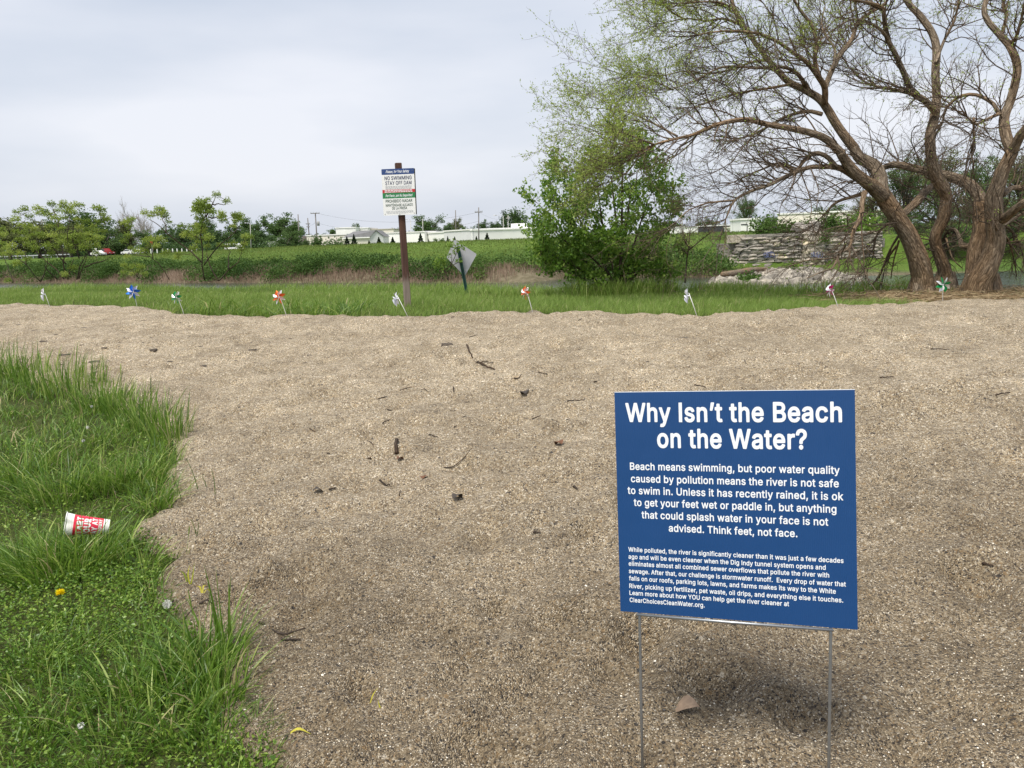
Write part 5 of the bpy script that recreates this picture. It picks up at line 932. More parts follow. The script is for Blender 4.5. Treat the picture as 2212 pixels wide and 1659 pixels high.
sapling('sapling', 'tall slender sapling with leaf tufts at the ends of bare branches, below the power poles', [[(1380, 1430), (1360, 1300), (1340, 1180), (1340, 900), (1330, 700), (1360, 520), (1400, 400)], [(1340, 1150), (1180, 1000), (960, 830), (760, 670), (600, 510), (480, 430)], [(750, 655), (735, 550), (690, 450)], [(1370, 1180), (1500, 1010), (1620, 860), (1780, 720), (1920, 540)],
        [(1600, 1440), (1480, 1250), (1410, 1050), (1390, 950)], [(1600, 1440), (1760, 1270), (1880, 1180), (1960, 980)], [(1770, 1240), (1750, 1060), (1790, 950)], [(1400, 410), (1490, 220), (1555, 100)], [(1500, 200), (1590, 195), (1680, 200)], [(1440, 410), (1530, 395), (1620, 390)]],
        [(1570, 50, 62), (1440, 120, 40), (1740, 150, 62)] + ro(85, [(1260, 190), (1340, 160), (1300, 260), (1390, 230), (1250, 300), (1350, 320)]) + ro(60, [(1460, 300), (1440, 250), (1500, 330), (1660, 400), (1670, 460), (1650, 350), (1890, 400), (1930, 430), (1850, 370), (1960, 380), (1900, 470), (640, 280), (560, 340), (640, 360), (740, 390), (790, 490), (400, 340), (500, 390),
            (1300, 430), (1400, 460), (1330, 560), (1250, 560), (1150, 560), (1000, 560), (1110, 650), (1330, 650), (1200, 720), (1280, 820), (1380, 760), (1450, 740), (1200, 920), (1360, 600), (2030, 720), (2100, 740), (1840, 850), (2030, 850), (1950, 900), (1980, 940), (1720, 890), (1620, 870), (950, 1010), (930, 1060), (740, 990), (1840, 560), (1060, 700), (1230, 640), (700, 330), (1420, 880)]), ZB, bm[1], bm, .95)
sapling('sapling', 'small sapling leaning left, between the two bigger ones', [[(800, 1425), (700, 1270), (590, 1130), (480, 1040), (400, 975)], [(520, 1070), (545, 960), (540, 860)], [(480, 1045), (330, 1040), (210, 1035)], [(330, 1400), (270, 1330), (200, 1240)]],
        ro(56, [(550, 800), (400, 800), (640, 750), (700, 800), (320, 960), (400, 960), (250, 960), (150, 560), (120, 480), (180, 450), (60, 500), (60, 800), (120, 1050), (60, 1190), (250, 1200), (350, 1220), (150, 1260), (300, 1280), (400, 1330), (180, 920), (480, 880), (120, 700), (200, 1330), (60, 1310), (480, 760), (600, 880)]), ZB, bs[1], bs, .7)
sapling('sapling', 'leafy sapling half cut off by the left edge of the picture', [[(215, 1470), (140, 1380), (0, 1290), (-120, 1200)], [(215, 1470), (150, 1300), (60, 1050), (20, 900)]],
        ro(60, [(60, 690), (100, 920), (30, 850), (20, 700), (110, 1000), (60, 1010), (-60, 800), (-40, 950), (130, 1440), (-80, 650), (-100, 1050), (20, 600)]), ZA, b0_[1], b0_, .7)
# the leafy sprig against the diamond sign
bq = B(968, 17.4); root = thing('sapling', 'thin leafy sprig growing against the diamond sign', 'sapling', bq, 'young trees at the river edge'); mb = MB(); lb = MB()
QZ = lambda X, Y: (950.4 + X * .0729, 501.1 + Y * .0729)
D = D1 - .15
for pts in ([(240, 1430), (180, 1220), (120, 1000), (60, 800), (20, 680)], [(310, 1010), (400, 830), (500, 600), (530, 420)], [(150, 1110), (310, 1010)], [(310, 1010), (350, 800), (340, 640)], [(160, 1180), (60, 1090), (-60, 1020)], [(310, 1010), (480, 930), (600, 860)]):
    q = np.array([P(*QZ(*p), D) for p in pts]); p, r = smoothline(q, np.linspace(.009, .004, len(q)), 8); tubes(mb, p, r, 5)
for X, Y, s in ((350, 340, 130), (560, 400, 110), (460, 470, 60), (680, 400, 40), (690, 495, 40), (300, 400, 80), (520, 540, 60), (280, 680, 60), (420, 590, 40), (620, 860, 70), (510, 850, 40), (50, 760, 150), (20, 900, 130), (90, 850, 110), (-80, 840, 130), (-60, 1010, 110), (40, 1090, 90), (130, 950, 80), (-140, 930, 90)):
    c = P(*QZ(X, Y), D); R = s * .0729 * D / FPX; n = int(8 + s * .2)
    leaves(lb, c + rng.normal(0, R * .45, (n, 3)), rng.normal(0, 1, (n, 3)), rng.uniform(.035, .06, n), rng.uniform(.022, .04, n), np.clip(rng.normal(.6, .2, n), 0, 1))
mb.build('stems', M_SBARK, root, True); lb.build('leaves', M_BUSHLEAF, root)
# the thin bare sapling right of the bush
bq = B(1478, 16.2); root = thing('sapling', 'thin nearly bare sapling right of the green bush', 'sapling', bq, 'young trees at the river edge'); mb = MB()
BZ = lambda X, Y: (1036.8 + X * .2734, 345.6 + Y * .2734); D = bq[1]
sl = [smoothline([P(*BZ(*p), D + rng.uniform(-.2, .2)) for p in pts], np.linspace(.017, .005, len(pts)), 12) for pts in ([(1620, 970), (1630, 840), (1640, 740), (1650, 690), (1655, 600), (1670, 520)], [(1648, 710), (1690, 680), (1760, 620), (1830, 570)], [(1650, 690), (1620, 640), (1610, 590)], [(1640, 740), (1590, 700)])]
for p, r in sl: tubes(mb, p, r, 6, .5, lump=.1)
pp = np.concatenate([p[5:] for p, r in sl]); st = np.repeat(pp, 3, 0); g = grow(st, rng.normal(0, 1, st.shape) + [0, 0, .6], rng.uniform(.15, .4, len(st)), 5, .2); tubes(mb, g, np.ones((len(g), 5)) * .0028, 3, .5, cap=False)
mb.build('stems', M_SBARK, root, True); lb = MB(); q = g[:, 2:].reshape(-1, 3); q = q[rng.random(len(q)) < .4]; n = len(q)
leaves(lb, q, rng.normal(0, 1, (n, 3)), .035, .016, rng.random(n)); lb.build('leaves', M_WLEAF, root)

# ------------------------------------------------------------------ the far bank: dry weeds, brambles, rubble, abutment wall
def bank(n, s0, s1, e0, e1, pw=1.0):
    s = s0 + (s1 - s0) * rng.random(n) ** pw; e = rng.uniform(e0, e1, n); x = .54 * s + .842 * e; s = s - 6.0 * (1 - sstep(1, 6, x)) * (s < 75); x = .54 * s + .842 * e; y = .842 * s - .54 * e
    return x, y, s
M_WEED = leafmat('dry_weeds', [(0, (.10, .085, .045)), (.4, (.22, .16, .115)), (.75, (.33, .245, .18)), (1, (.44, .34, .26))], .25, .8, .1)
mb = MB(); n = 44000; x, y, s = bank(n, 59.4, 64.5, -150, 34); k = (x < 19) ; x, y, s = x[k], y[k], s[k]; n = len(x); b = np.stack([x, y, base(x, y) - .05], 1); c = vnoise(x * .25, y * .25, 61)
blades(mb, b, (.35 + .7 * c) * rng.uniform(.6, 1.3, n) * sstep(52.5, 55, s), .045 * rng.uniform(.6, 1.4, n), rng.normal(0, 1, (n, 2)), rng.uniform(.05, .5, n), np.clip(.2 + .6 * c + rng.normal(0, .16, n), 0, 1), 2, face=rng.normal(0, .7, n))
n2 = 14000; x, y, s = bank(n2, 57.8, 66, -150, 34); k = (x < 19); x, y, s = x[k], y[k], s[k]; n2 = len(x)
tag(mb.build('dry_weeds', M_WEED), kind='stuff')
M_BRAM = leafmat('bramble_leaves', [(0, (.032, .075, .014)), (.5, (.070, .135, .026)), (1, (.14, .21, .05))], .3, .6, .2)
mb = MB(); nc = 900; x, y, s = bank(nc, 60.9, 72.0, -150, 24); k = (x < 17); x, y, s = x[k], y[k], s[k]
for xi, yi, si in zip(x, y, s):
    h = rng.uniform(.45, 1.35) * (1.25 if si < 66 else .9) * (.7 + .6 * vnoise(xi * .12, yi * .12, 66)); w = h * rng.uniform(1.0, 1.7); m_ = int(110 + 270 * h)
    dd = nrm(rng.normal(0, 1, (m_, 3))); dd[:, 2] = np.abs(dd[:, 2]); rad = rng.uniform(.55, 1.05, m_)[:, None]
    p = np.array([xi, yi, base(xi, yi) - .1]) + dd * rad * np.array([w, w, h * 1.15]); cl = rng.normal(.40, .17) + .5 * (vnoise(xi * .35, yi * .35, 81) - .5)
    leaves(mb, p, rng.normal(0, 1, (m_, 3)) + [0, 0, -.2], rng.uniform(.11, .26, m_), rng.uniform(.08, .19, m_), np.clip(cl + .18 * (dd[:, 2] - .5) * 0 + rng.normal(0, .15, m_), 0, 1))
tag(mb.build('undergrowth', M_BRAM), kind='stuff')
M_LEVEE = leafmat('levee_grass', [(0, (.080, .122, .026)), (.6, (.132, .185, .042)), (1, (.22, .25, .08))], .3, .7, .15)
mb = MB(); n = 70000; x, y, s = bank(n, 64, 103, -165, 40, .8); k = (x < 21.5) | (y > 80); x, y = x[k], y[k]; n = len(x); b = np.stack([x, y, base(x, y) - .03], 1); c = vnoise(x * .3, y * .3, 69)
blades(mb, b, rng.uniform(.14, .34, n) * (.6 + .9 * c), .07 * rng.uniform(.6, 1.5, n), rng.normal(0, 1, (n, 2)), rng.uniform(.2, .9, n), np.clip(.45 + .5 * (c - .5) + rng.normal(0, .18, n), 0, 1), 2, face=rng.normal(0, .8, n))
tag(mb.build('levee_grass', M_LEVEE), kind='stuff')

m, nt, b = newmat('old_limestone')
tcn = nd(nt, 'ShaderNodeTexCoord'); V = tcn.outputs['Object']; at = nd(nt, 'ShaderNodeAttribute', attribute_name='rnd')
c = ramp(nt, [(0, (.23, .215, .20)), (.45, (.37, .345, .31)), (.75, (.47, .425, .36)), (1, (.58, .50, .37))], at.outputs['Fac'])
c = mul(c, ramp(nt, [(.3, (.55, .54, .52)), (.65, (1.15, 1.12, 1.08))], noi(2.2, 6, .7).outputs['Fac']))
nt.links.new(c, b.inputs['Base Color']); b.inputs['Roughness'].default_value = .92
bp = nd(nt, 'ShaderNodeBump'); bp.inputs['Strength'].default_value = .9; bp.inputs['Distance'].default_value = .12; nt.links.new(noi(5, 5, .7).outputs['Fac'], bp.inputs['Height']); nt.links.new(bp.outputs[0], b.inputs['Normal'])
M_STONE = m
def rock(mb, c, r, rnd, M=None):       # a rough block: a subdivided cube pushed about
    g = np.array([(i, j, k) for i in (-1, 0, 1) for j in (-1, 0, 1) for k in (-1, 0, 1)], float); key = {tuple(p): n for n, p in enumerate(g.astype(int))}
    q = []
    for ax in range(3):
        o = [a for a in range(3) if a != ax]
        for sg in (-1, 1):
            for a in (-1, 0):
                for bq in (-1, 0):
                    f = []
                    for da, db in ((0, 0), (1, 0), (1, 1), (0, 1)):
                        p = [0, 0, 0]; p[ax] = sg; p[o[0]] = a + da; p[o[1]] = bq + db; f.append(key[tuple(p)])
                    q.append(f if (sg > 0) == (ax != 1) else f[::-1])
    v = g / np.maximum(np.linalg.norm(g, axis=1, keepdims=True), 1) ** .55 + rng.normal(0, .12, g.shape); v = v * np.asarray(r)
    if M is not None: v = v @ M.T
    mb.add(v + c, q=q, rnd=rnd)
def rotm():
    q = nrm(rng.normal(0, 1, 4)); w, x, y, z = q
    return np.array([[1 - 2 * (y * y + z * z), 2 * (x * y - z * w), 2 * (x * z + y * w)], [2 * (x * y + z * w), 1 - 2 * (x * x + z * z), 2 * (y * z - x * w)], [2 * (x * z - y * w), 2 * (y * z + x * w), 1 - 2 * (x * x + y * y)]])
YW = 72.2
WZ = lambda X, Y: (1555.2 + X * .1797, 397.4 + Y * .1797)
wp = lambda X, Y: P(*WZ(X, Y), YW)
x_l, x_t, x_p0, x_p1, x_r = wp(30, 960)[0], wp(270, 700)[0], wp(990, 700)[0], wp(1240, 700)[0], wp(1960, 700)[0]
z_b, z_t, z_pt, z_rt, z_rb = wp(300, 960)[2], wp(600, 615)[2], wp(1110, 575)[2], wp(1600, 570)[2], wp(1600, 1010)[2]
WALL = thing('abutment_wall', 'old grey limestone block wall with a pilaster on the far river bank', 'wall', (x_t, YW, z_b))
def courses(mb, xl, xr, zb, zt, y, n, stepped=0.0, warm=0.0):
    h = (zt - zb) / n
    for i in range(n):
        x0 = xl + stepped * max(0, i) / n; x = x0; off = rng.uniform(.3, .9)
        x = x0 - off * (stepped == 0); z0 = zb + i * h
        while x < xr - .05:
            L = rng.uniform(.6, 1.25); xa, xb = max(x, x0), min(x + L, xr)
            if xb - xa > .08:
                pj = rng.uniform(0, .14); cx = (xa + xb) / 2
                rock(mb, np.array([cx, y - pj + .4, z0 + h / 2]), ((xb - xa) / 2 * 1.24 - .01, .5, h / 2 * 1.30 - .01), np.clip(rng.normal(.42 + warm, .22), 0, 1))
            x += L
mb = MB(); courses(mb, x_l, x_p0, z_b - .9, z_t - .12, YW, 11, x_t - x_l); mb.build('masonry', M_STONE, WALL)
mb = MB(); courses(mb, x_p1 - .1, x_r, z_rb - .6, z_rt - .05, YW + .1, 13, 0); mb.build('masonry', M_STONE, WALL)
mb = MB(); courses(mb, x_p0, x_p1, z_b - 1.1, z_pt, YW - .45, 10, 0, .28); mb.build('pilaster', M_STONE, WALL)
mb = MB(); mb.box((x_t + .2, YW - .12, z_t - .12), (x_p0 + .2, YW + 1.0, z_t + .10), rnd=.25); mb.build('coping', M_STONE, WALL)
mb = MB(); mb.box((x_t - 1.1, YW - .05, z_t - .55), (x_t + .3, YW + 1.0, z_t + .12), rnd=.8); mb.build('end_cap', M_STONE, WALL)
mb = MB(); mb.box((x_l - .2, YW + .55, z_b - 2.0), (x_r + .4, YW + 1.3, z_t - .6), rnd=.1); mb.build('core', M_STONE, WALL)
mb = MB()
for k in range(9): rock(mb, wp(rng.uniform(950, 1180), rng.uniform(500, 575)) + [0, rng.uniform(.2, .8), 0], (rng.uniform(.35, .7), .4, rng.uniform(.2, .4)), rng.uniform(.2, .5))
mb.build('broken_blocks', M_STONE, WALL)
M_SPRAY = mat('blue_spray_paint', (.14, .17, .36), .6, var=.4, vscale=2)
mb = MB()
for (X0, Y0, sc, yo) in ((540, 850, 1.0, .24), (1085, 850, .8, .70)):
    for k in range(7):
        n = 9; t = np.linspace(0, 1, n); ph = rng.uniform(0, 6, 3)
        X = X0 + 150 * sc * ((k % 4) / 4 + .22 * np.sin(5 * t + ph[0])); Yq = Y0 + 42 * np.cos(6 * t + ph[1]) * rng.uniform(.4, 1)
        tubes(mb, np.array([wp(a, c_) - [0, yo, 0] for a, c_ in zip(X, Yq)]), np.full(n, .018), 4)
mb.build('graffiti', M_SPRAY, WALL)
# pale broken stone below the wall
m, nt, b = newmat('pale_riprap'); at = nd(nt, 'ShaderNodeAttribute', attribute_name='rnd'); tcn = nd(nt, 'ShaderNodeTexCoord'); V = tcn.outputs['Object']
c = mul(ramp(nt, [(0, (.11, .10, .085)), (.5, (.25, .225, .19)), (1, (.44, .40, .33))], at.outputs['Fac']), ramp(nt, [(.3, (.6, .58, .55)), (.6, (1.1, 1.1, 1.1))], noi(3, 5, .7).outputs['Fac']))
nt.links.new(c, b.inputs['Base Color']); b.inputs['Roughness'].default_value = .9; M_RIP = m
RP = np.array([(1520, 612), (1545, 602), (1600, 594), (1640, 582), (1690, 581), (1745, 576), (1790, 584), (1850, 597), (1880, 613)], float)
mb = MB(); k = 0
while k < 900:
    u, v = rng.uniform(1520, 1885), rng.uniform(568, 613)
    if not inpoly(np.array([u]), np.array([v]), RP)[0]: continue
    D = np.interp(v, [570, 588, 612], [71.5, 62, 51.3]); c = P(u, v, D); r = rng.uniform(.10, .30) * (1.6 if rng.random() < .10 else 1); rock(mb, c - [0, 0, r * .5], (r * rng.uniform(.8, 1.5), r, r * rng.uniform(.5, .9)), np.clip(rng.normal(.55, .25), 0, 1), rotm()); k += 1
tag(mb.build('rubble', M_RIP), kind='stuff')
mb = MB(); p, r = smoothline([P(1556, 600, 56), P(1585, 597, 57.3), P(1622, 590, 60), P(1650, 587, 62)], [.16, .22, .2, .08], 14); tubes(mb, p + [0, -.5, .25], r, 10, lump=.25)
tag(mb.build('driftwood_log', M_BARK, None, True), 'long brown driftwood log lying on the pale rubble', 'log')
# greenery among the rubble
M_GREEN = M_BRAM
def shrub(u, v, D, w, h, label, grp, dens=1.0, mt=None, size=1.0, z=None):
    c = P(u, v, D); 
    if z is not None: c[2] = z
    root = thing('shrub', label, 'shrub', c, grp); mb = MB(); n = int(520 * dens); cl = nrm(rng.normal(0, 1, (26, 3))) * rng.uniform(.3, 1.0, (26, 1)); cl[:, 2] = np.abs(cl[:, 2]); ci = rng.integers(0, 26, n)
    p = c + (cl[ci] * .8 + rng.normal(0, .20, (n, 3))) * np.array([w / 2, w / 2, h]); p[:, 2] = np.maximum(p[:, 2], c[2]); sc = max(w, h) * .085 * size
    leaves(mb, p, rng.normal(0, 1, (n, 3)), sc * rng.uniform(.6, 1.4, n), sc * rng.uniform(.4, .9, n), np.clip(.5 + .3 * (rng.random(26)[ci] - .5) + rng.normal(0, .15, n), 0, 1)); mb.build('foliage', mt or M_GREEN, root)
    mb = MB()
    for k in range(5):
        t = c + cl[k] * [w / 2, w / 2, h] * .8; tubes(mb, np.array([c - [0, 0, .1], (c + t) / 2 + rng.normal(0, .06 * h, 3), t]), np.array([.03, .02, .01]) * max(1, h), 5)
    mb.build('stem', M_SBARK, root); return root
G_SH = 'shrubs about the abutment wall'
shrub(1712, 586, 63, 1.4, .9, 'small green shrub rooted among the pale rubble', G_SH, .7)
shrub(1620, 606, 53, 2.2, .6, 'low green shrub at the water end of the rubble', G_SH, .7)
shrub(1783, 520, 71.4, 1.6, 1.3, 'dark green creeper shrub hanging beside the pilaster', G_SH, 1.0)
shrub(1656, 503, 77, 3.2, 2.4, 'rounded dense green shrub standing on the wall top beside the white shed', G_SH, 1.8)
shrub(1700, 503, 78, 3.4, 1.2, 'low wide green shrub along the wall top', G_SH, 1.3)
shrub(1800, 500, 77, 4.0, 1.9, 'loose green shrub on the wall behind the creeper', G_SH, 1.4)
shrub(1860, 500, 79, 4.6, 2.2, 'yellow-green shrub on the wall behind the leaning trunk', G_SH, 1.4, M_BUSHLEAF)
shrub(1748, 501, 78, 2.4, 1.3, 'small green shrub on the wall above the pilaster', G_SH, 1.0)

# ------------------------------------------------------------------ far trees
M_FAR = {'mid': leafmat('far_leaves', [(0, (.045, .090, .028)), (.5, (.085, .150, .044)), (1, (.15, .22, .075))], .3, .6, .15),
         'dark': leafmat('far_dark_leaves', [(0, (.036, .074, .026)), (.5, (.070, .125, .040)), (1, (.12, .19, .062))], .25, .6, .15),
         'spring': leafmat('far_spring_leaves', [(0, (.075, .10, .035)), (.5, (.13, .155, .055)), (1, (.20, .215, .09))], .35, .6, .15),
         'fir': leafmat('far_needles', [(0, (.012, .030, .014)), (.6, (.028, .055, .024)), (1, (.055, .08, .035))], .1, .7, .1)}
M_FTRUNK = mat('far_trunk', (.07, .055, .045), .9, var=.2)
M_PALE = mat('pale_sycamore_bark', (.36, .33, .31), .9, var=.15)
def tree_proto(kind, seed, open_=.5, nleaf=5200, lsz=1.0):
    """a tree one unit tall with a crown about one unit wide, at the origin"""
    global rng
    keep = rng; rng = np.random.default_rng(seed)
    root = bpy.data.objects.new('tree', None); COL.objects.link(root); tb = MB(); lb = MB()
    if kind == 'fir':
        tubes(tb, [(0, 0, -.03), (0, 0, .5), (0, 0, .98)], [.03, .02, .004], 6)
        n = 900; h = rng.random(n) ** .8; a = rng.uniform(0, 6.28, n); r = (1 - h) * .52 * rng.uniform(.55, 1.1, n) * (.75 + .25 * np.sin(h * 40)); p = np.stack([np.cos(a) * r * .6, np.sin(a) * r * .6, .05 + h * .93], 1)
        d = np.stack([np.cos(a), np.sin(a), np.full(n, -.25) + .5 * h], 1); leaves(lb, p, d + rng.normal(0, .25, (n, 3)), .14 * (1.2 - h), .075, np.clip(rng.normal(.5, .25, n), 0, 1))
    else:
        tk, _ = smoothline([(0, 0, -.04), (.01, 0, .15), (.0, .015, .30), (.01, .0, .42)], [1] * 4, 8); tubes(tb, tk, np.linspace(.034, .020, 8), 8, lump=.15)
        nb = 20; ki = rng.integers(2, 8, nb); st = tk[ki]; a = rng.uniform(0, 6.28, nb); g1 = grow(st, np.stack([np.cos(a), np.sin(a), rng.uniform(.3, 2.4, nb) * (ki / 6)], 1), rng.uniform(.30, .50, nb) * (.75 + .25 * ki / 7), 6, .14, (0, 0, .4), .12); tubes(tb, g1, np.linspace(.014, .005, 6)[None] * np.ones((nb, 1)), 6)
        s2, d2, _, _ = children(g1, 6, .25, (25, 60)); g2 = grow(s2, d2 + [0, 0, .25], rng.uniform(.10, .26, len(s2)), 5, .2); tubes(tb, g2, np.linspace(.006, .002, 5)[None] * np.ones((len(g2), 1)), 4, cap=False)
        if kind == 'bare':
            s3, d3, _, _ = children(g2, 9, .2, (20, 55)); g3 = grow(s3, d3 + [0, 0, .3], rng.uniform(.05, .14, len(s3)), 4, .2); tubes(tb, g3, np.full((len(g3), 4), .0016), 3, cap=False)
        else:
            cen = np.concatenate([g2[:, -1], g2[:, 2], g1[:, -1]]); cen = cen[rng.random(len(cen)) < 1 - open_ * .45]; m_ = max(8, int(nleaf / len(cen))); ci = np.repeat(np.arange(len(cen)), m_); rr_ = rng.uniform(.05, .10, len(cen)) * lsz ** .4
            dd = nrm(rng.normal(0, 1, (len(ci), 3))); p = cen[ci] + dd * (rr_[ci] * rng.uniform(.3, 1.05, len(ci)))[:, None] * [1.25, 1.25, .8]
            leaves(lb, p, rng.normal(0, 1, p.shape) + [0, 0, -.2], lsz * rng.uniform(.026, .048, len(p)), lsz * rng.uniform(.020, .036, len(p)), np.clip(.5 + .45 * (rng.random(len(cen))[ci] - .5) + rng.normal(0, .14, len(p)), 0, 1))
    t = tb.build('trunk', M_PALE if kind == 'bare' else M_FTRUNK, root, True)
    c = lb.build('crown', M_FAR.get(kind, M_FAR['mid']), root) if lb.v else None
    rng = keep; return root
PROTO = {'a': tree_proto('mid', 1, .5), 'b': tree_proto('mid', 2, .9), 'c': tree_proto('dark', 3, .2, 6000), 'd': tree_proto('spring', 4, .8), 'e': tree_proto('mid', 5, .3, 6000), 'fir': tree_proto('fir', 6), 'bare': tree_proto('bare', 7), 'bare2': tree_proto('bare', 8), 'fd': tree_proto('dark', 9, .6),
         'na': tree_proto('spring', 12, .5, 11000, .42), 'nb': tree_proto('mid', 13, .5, 11000, .42), 'nc': tree_proto('dark', 14, .3, 11000, .42)}
used_p = set()
def far_tree(kind, u, vtop, vbase, w, D, label, cat='tree', grp='trees beyond the levee', name=None, z=None):
    top = P(u, vtop, D); z0 = base(top[0], top[1]) if z is None else z; h = top[2] - z0
    o = PROTO[kind] if kind not in used_p else copy_tree(PROTO[kind]); used_p.add(kind)
    o.name = name or {'fir': 'evergreen_tree', 'bare': 'bare_tree', 'bare2': 'bare_tree'}.get(kind, 'far_tree')
    o.location = (float(top[0]), float(D), float(z0)); W = w * D / FPX; o.scale = (W / .95, W / .95, h / .96); o.rotation_euler = (0, 0, rng.uniform(0, 6.28)); tag(o, label, cat, grp); return o
far_tree('d', 10, 466, 0, 120, 190, 'pale olive tree at the far left edge behind the guard rail')
far_tree('d', 75, 474, 0, 120, 200, 'pale olive tree second from the left edge behind the guard rail')
far_tree('fd', 120, 470, 0, 100, 250, 'dark tree crown behind the tall pale utility pole')
far_tree('c', 182, 450, 0, 130, 230, 'tall rounded dark green tree above the many-stemmed sapling')
far_tree('d', 145, 478, 0, 90, 195, 'thin yellowish tree between the pale pole and the red pickup')
far_tree('e', 228, 484, 0, 80, 225, 'green tree standing directly behind the red pickup')
far_tree('bare', 271, 436, 0, 60, 300, 'left one of two pale leafless trees rising over the green ones')
far_tree('bare2', 303, 440, 0, 56, 300, 'right one of two pale leafless trees rising over the green ones')
far_tree('d', 262, 475, 0, 66, 240, 'brownish thin-leaved tree left of the bare pair')
far_tree('e', 318, 486, 0, 74, 215, 'rounded green tree below the bare pale pair')
far_tree('b', 372, 482, 0, 62, 260, 'small airy tree between the bare pair and the tall sapling')
far_tree('fd', 402, 488, 0, 80, 235, 'dark tree behind the white fence posts')
far_tree('b', 438, 462, 0, 66, 270, 'airy grey-green tree behind the tall sapling')
far_tree('c', 470, 492, 0, 80, 230, 'dense dark tree right of the tall sapling')
far_tree('b', 505, 474, 0, 60, 275, 'grey-green tree behind the slim light pole')
far_tree('c', 548, 494, 0, 74, 215, 'dark tree left of the dealership wall')
far_tree('a', 545, 470, 0, 74, 262, 'mid green tree over the slim light pole')
far_tree('b', 600, 457, 0, 108, 268, 'big spreading tree with sky showing through its crown')
far_tree('a', 640, 478, 0, 66, 262, 'right-hand partner of the big spreading tree, lower')
far_tree('e', 618, 491, 0, 66, 200, 'round bushy green tree covering part of the dealership wall')
far_tree('c', 575, 500, 0, 60, 240, 'dark low tree behind the dealership roof')
far_tree('e', 712, 489, 0, 70, 290, 'green tree behind the cream wall, right of the transformer pole')
far_tree('a', 768, 483, 0, 40, 330, 'small tree top showing above the white upper block')
far_tree('e', 868, 484, 0, 40, 300, 'tree at the left end of the clump behind the long white building')
far_tree('a', 918, 465, 0, 80, 300, 'tallest tree of the clump behind the long white building')
far_tree('c', 962, 481, 0, 64, 290, 'dark tree in the middle of the clump behind the long white building')
far_tree('d', 985, 470, 0, 44, 320, 'thin pale tree at the right end of the clump behind the white building')
far_tree('e', 1014, 482, 0, 34, 290, 'small round tree left of the crossarm pole on the right')
far_tree('fd', 1042, 474, 0, 34, 330, 'narrow bluish tree right of the crossarm pole')
far_tree('c', 1072, 474, 0, 56, 320, 'dark tree mass beside the bent street lamp')
far_tree('c', 1108, 446, 0, 84, 250, 'tall dark tree right of the bent street lamp, half behind the bush')
far_tree('c', 1165, 470, 0, 90, 300, 'dark tree seen through the left part of the bush')
far_tree('fd', 1450, 480, 0, 90, 300, 'tree beyond the bush at its right edge')
far_tree('b', 1530, 470, 0, 70, 300, 'airy tree behind the long dark roof')
far_tree('nb', 1612, 414, 0, 84, 150, 'tall green tree behind the white shed', z=-.5)
far_tree('na', 1665, 455, 0, 70, 160, 'pale thin tree right of the white shed', z=-.5)
far_tree('fd', 1720, 462, 0, 60, 230, 'bluish tree over the long pale building on the right')
far_tree('a', 1800, 442, 0, 90, 220, 'green tree between the long pale building and the leaning trunk')
far_tree('na', 1890, 400, 0, 150, 105, 'light green tree behind the forked trunk', z=0)
far_tree('nb', 1960, 330, 0, 170, 98, 'tall green tree seen between the left and the middle trunk', z=0)
far_tree('na', 2040, 300, 0, 190, 110, 'airy tall tree seen between the middle and the right trunk', z=0)
far_tree('nb', 2120, 330, 0, 180, 90, 'tall leafy tree behind the right trunk, above the dark bushy one', z=-.4)
far_tree('na', 2215, 290, 0, 200, 95, 'light green tree at the right edge of the picture', z=0)
far_tree('nc', 1960, 470, 0, 130, 76, 'dark bushy tree low behind the left and the middle trunk', z=-1.2)
far_tree('nc', 2060, 480, 0, 130, 72, 'dark bushy tree low behind the middle and the right trunk', z=-1.2)
far_tree('nc', 2170, 450, 0, 150, 72, 'dark bushy tree low behind the right trunk', z=-1.2)
far_tree('nc', 2240, 420, 0, 170, 75, 'dark bushy tree cut off by the right edge of the picture', z=-1.2)
FIR = [(749, 512, 26, 'evergreen at the left corner of the grey-roofed house'), (764, 507, 24, 'taller evergreen in front of the grey-roofed house'), (797, 520, 20, 'small evergreen beside the garage door'), (818, 513, 26, 'brownish evergreen right of the garage door'),
       (848, 513, 26, 'evergreen in front of the white wall left of the brown post'), (908, 505, 26, 'evergreen at the right end of the tall white wall'), (926, 517, 12, 'smallest evergreen left of the deciduous shrub'), (967, 511, 16, 'slim evergreen beside the tip of the diamond sign'),
       (982, 512, 18, 'slim evergreen behind the tip of the diamond sign'), (1029, 511, 19, 'evergreen below the crossarm pole'), (1052, 504, 25, 'evergreen right of the crossarm pole'), (1068, 517, 8, 'tiny evergreen before the far white wall')]
for u, v, w, l in FIR: far_tree('fir', u, v, 0, w * 1.25, 165, l, 'evergreen', 'evergreens in front of the white buildings')
far_tree('e', 947, 510, 0, 34, 165, 'round leafy shrub in front of the long white building', 'shrub')
far_tree('b', 660, 514, 0, 20, 165, 'thin young tree at the left end of the cream wall')
far_tree('b', 684, 506, 0, 34, 165, 'thin young tree at the foot of the transformer pole')
far_tree('b', 727, 518, 0, 14, 165, 'sparse creeper-like young tree against the cream wall')

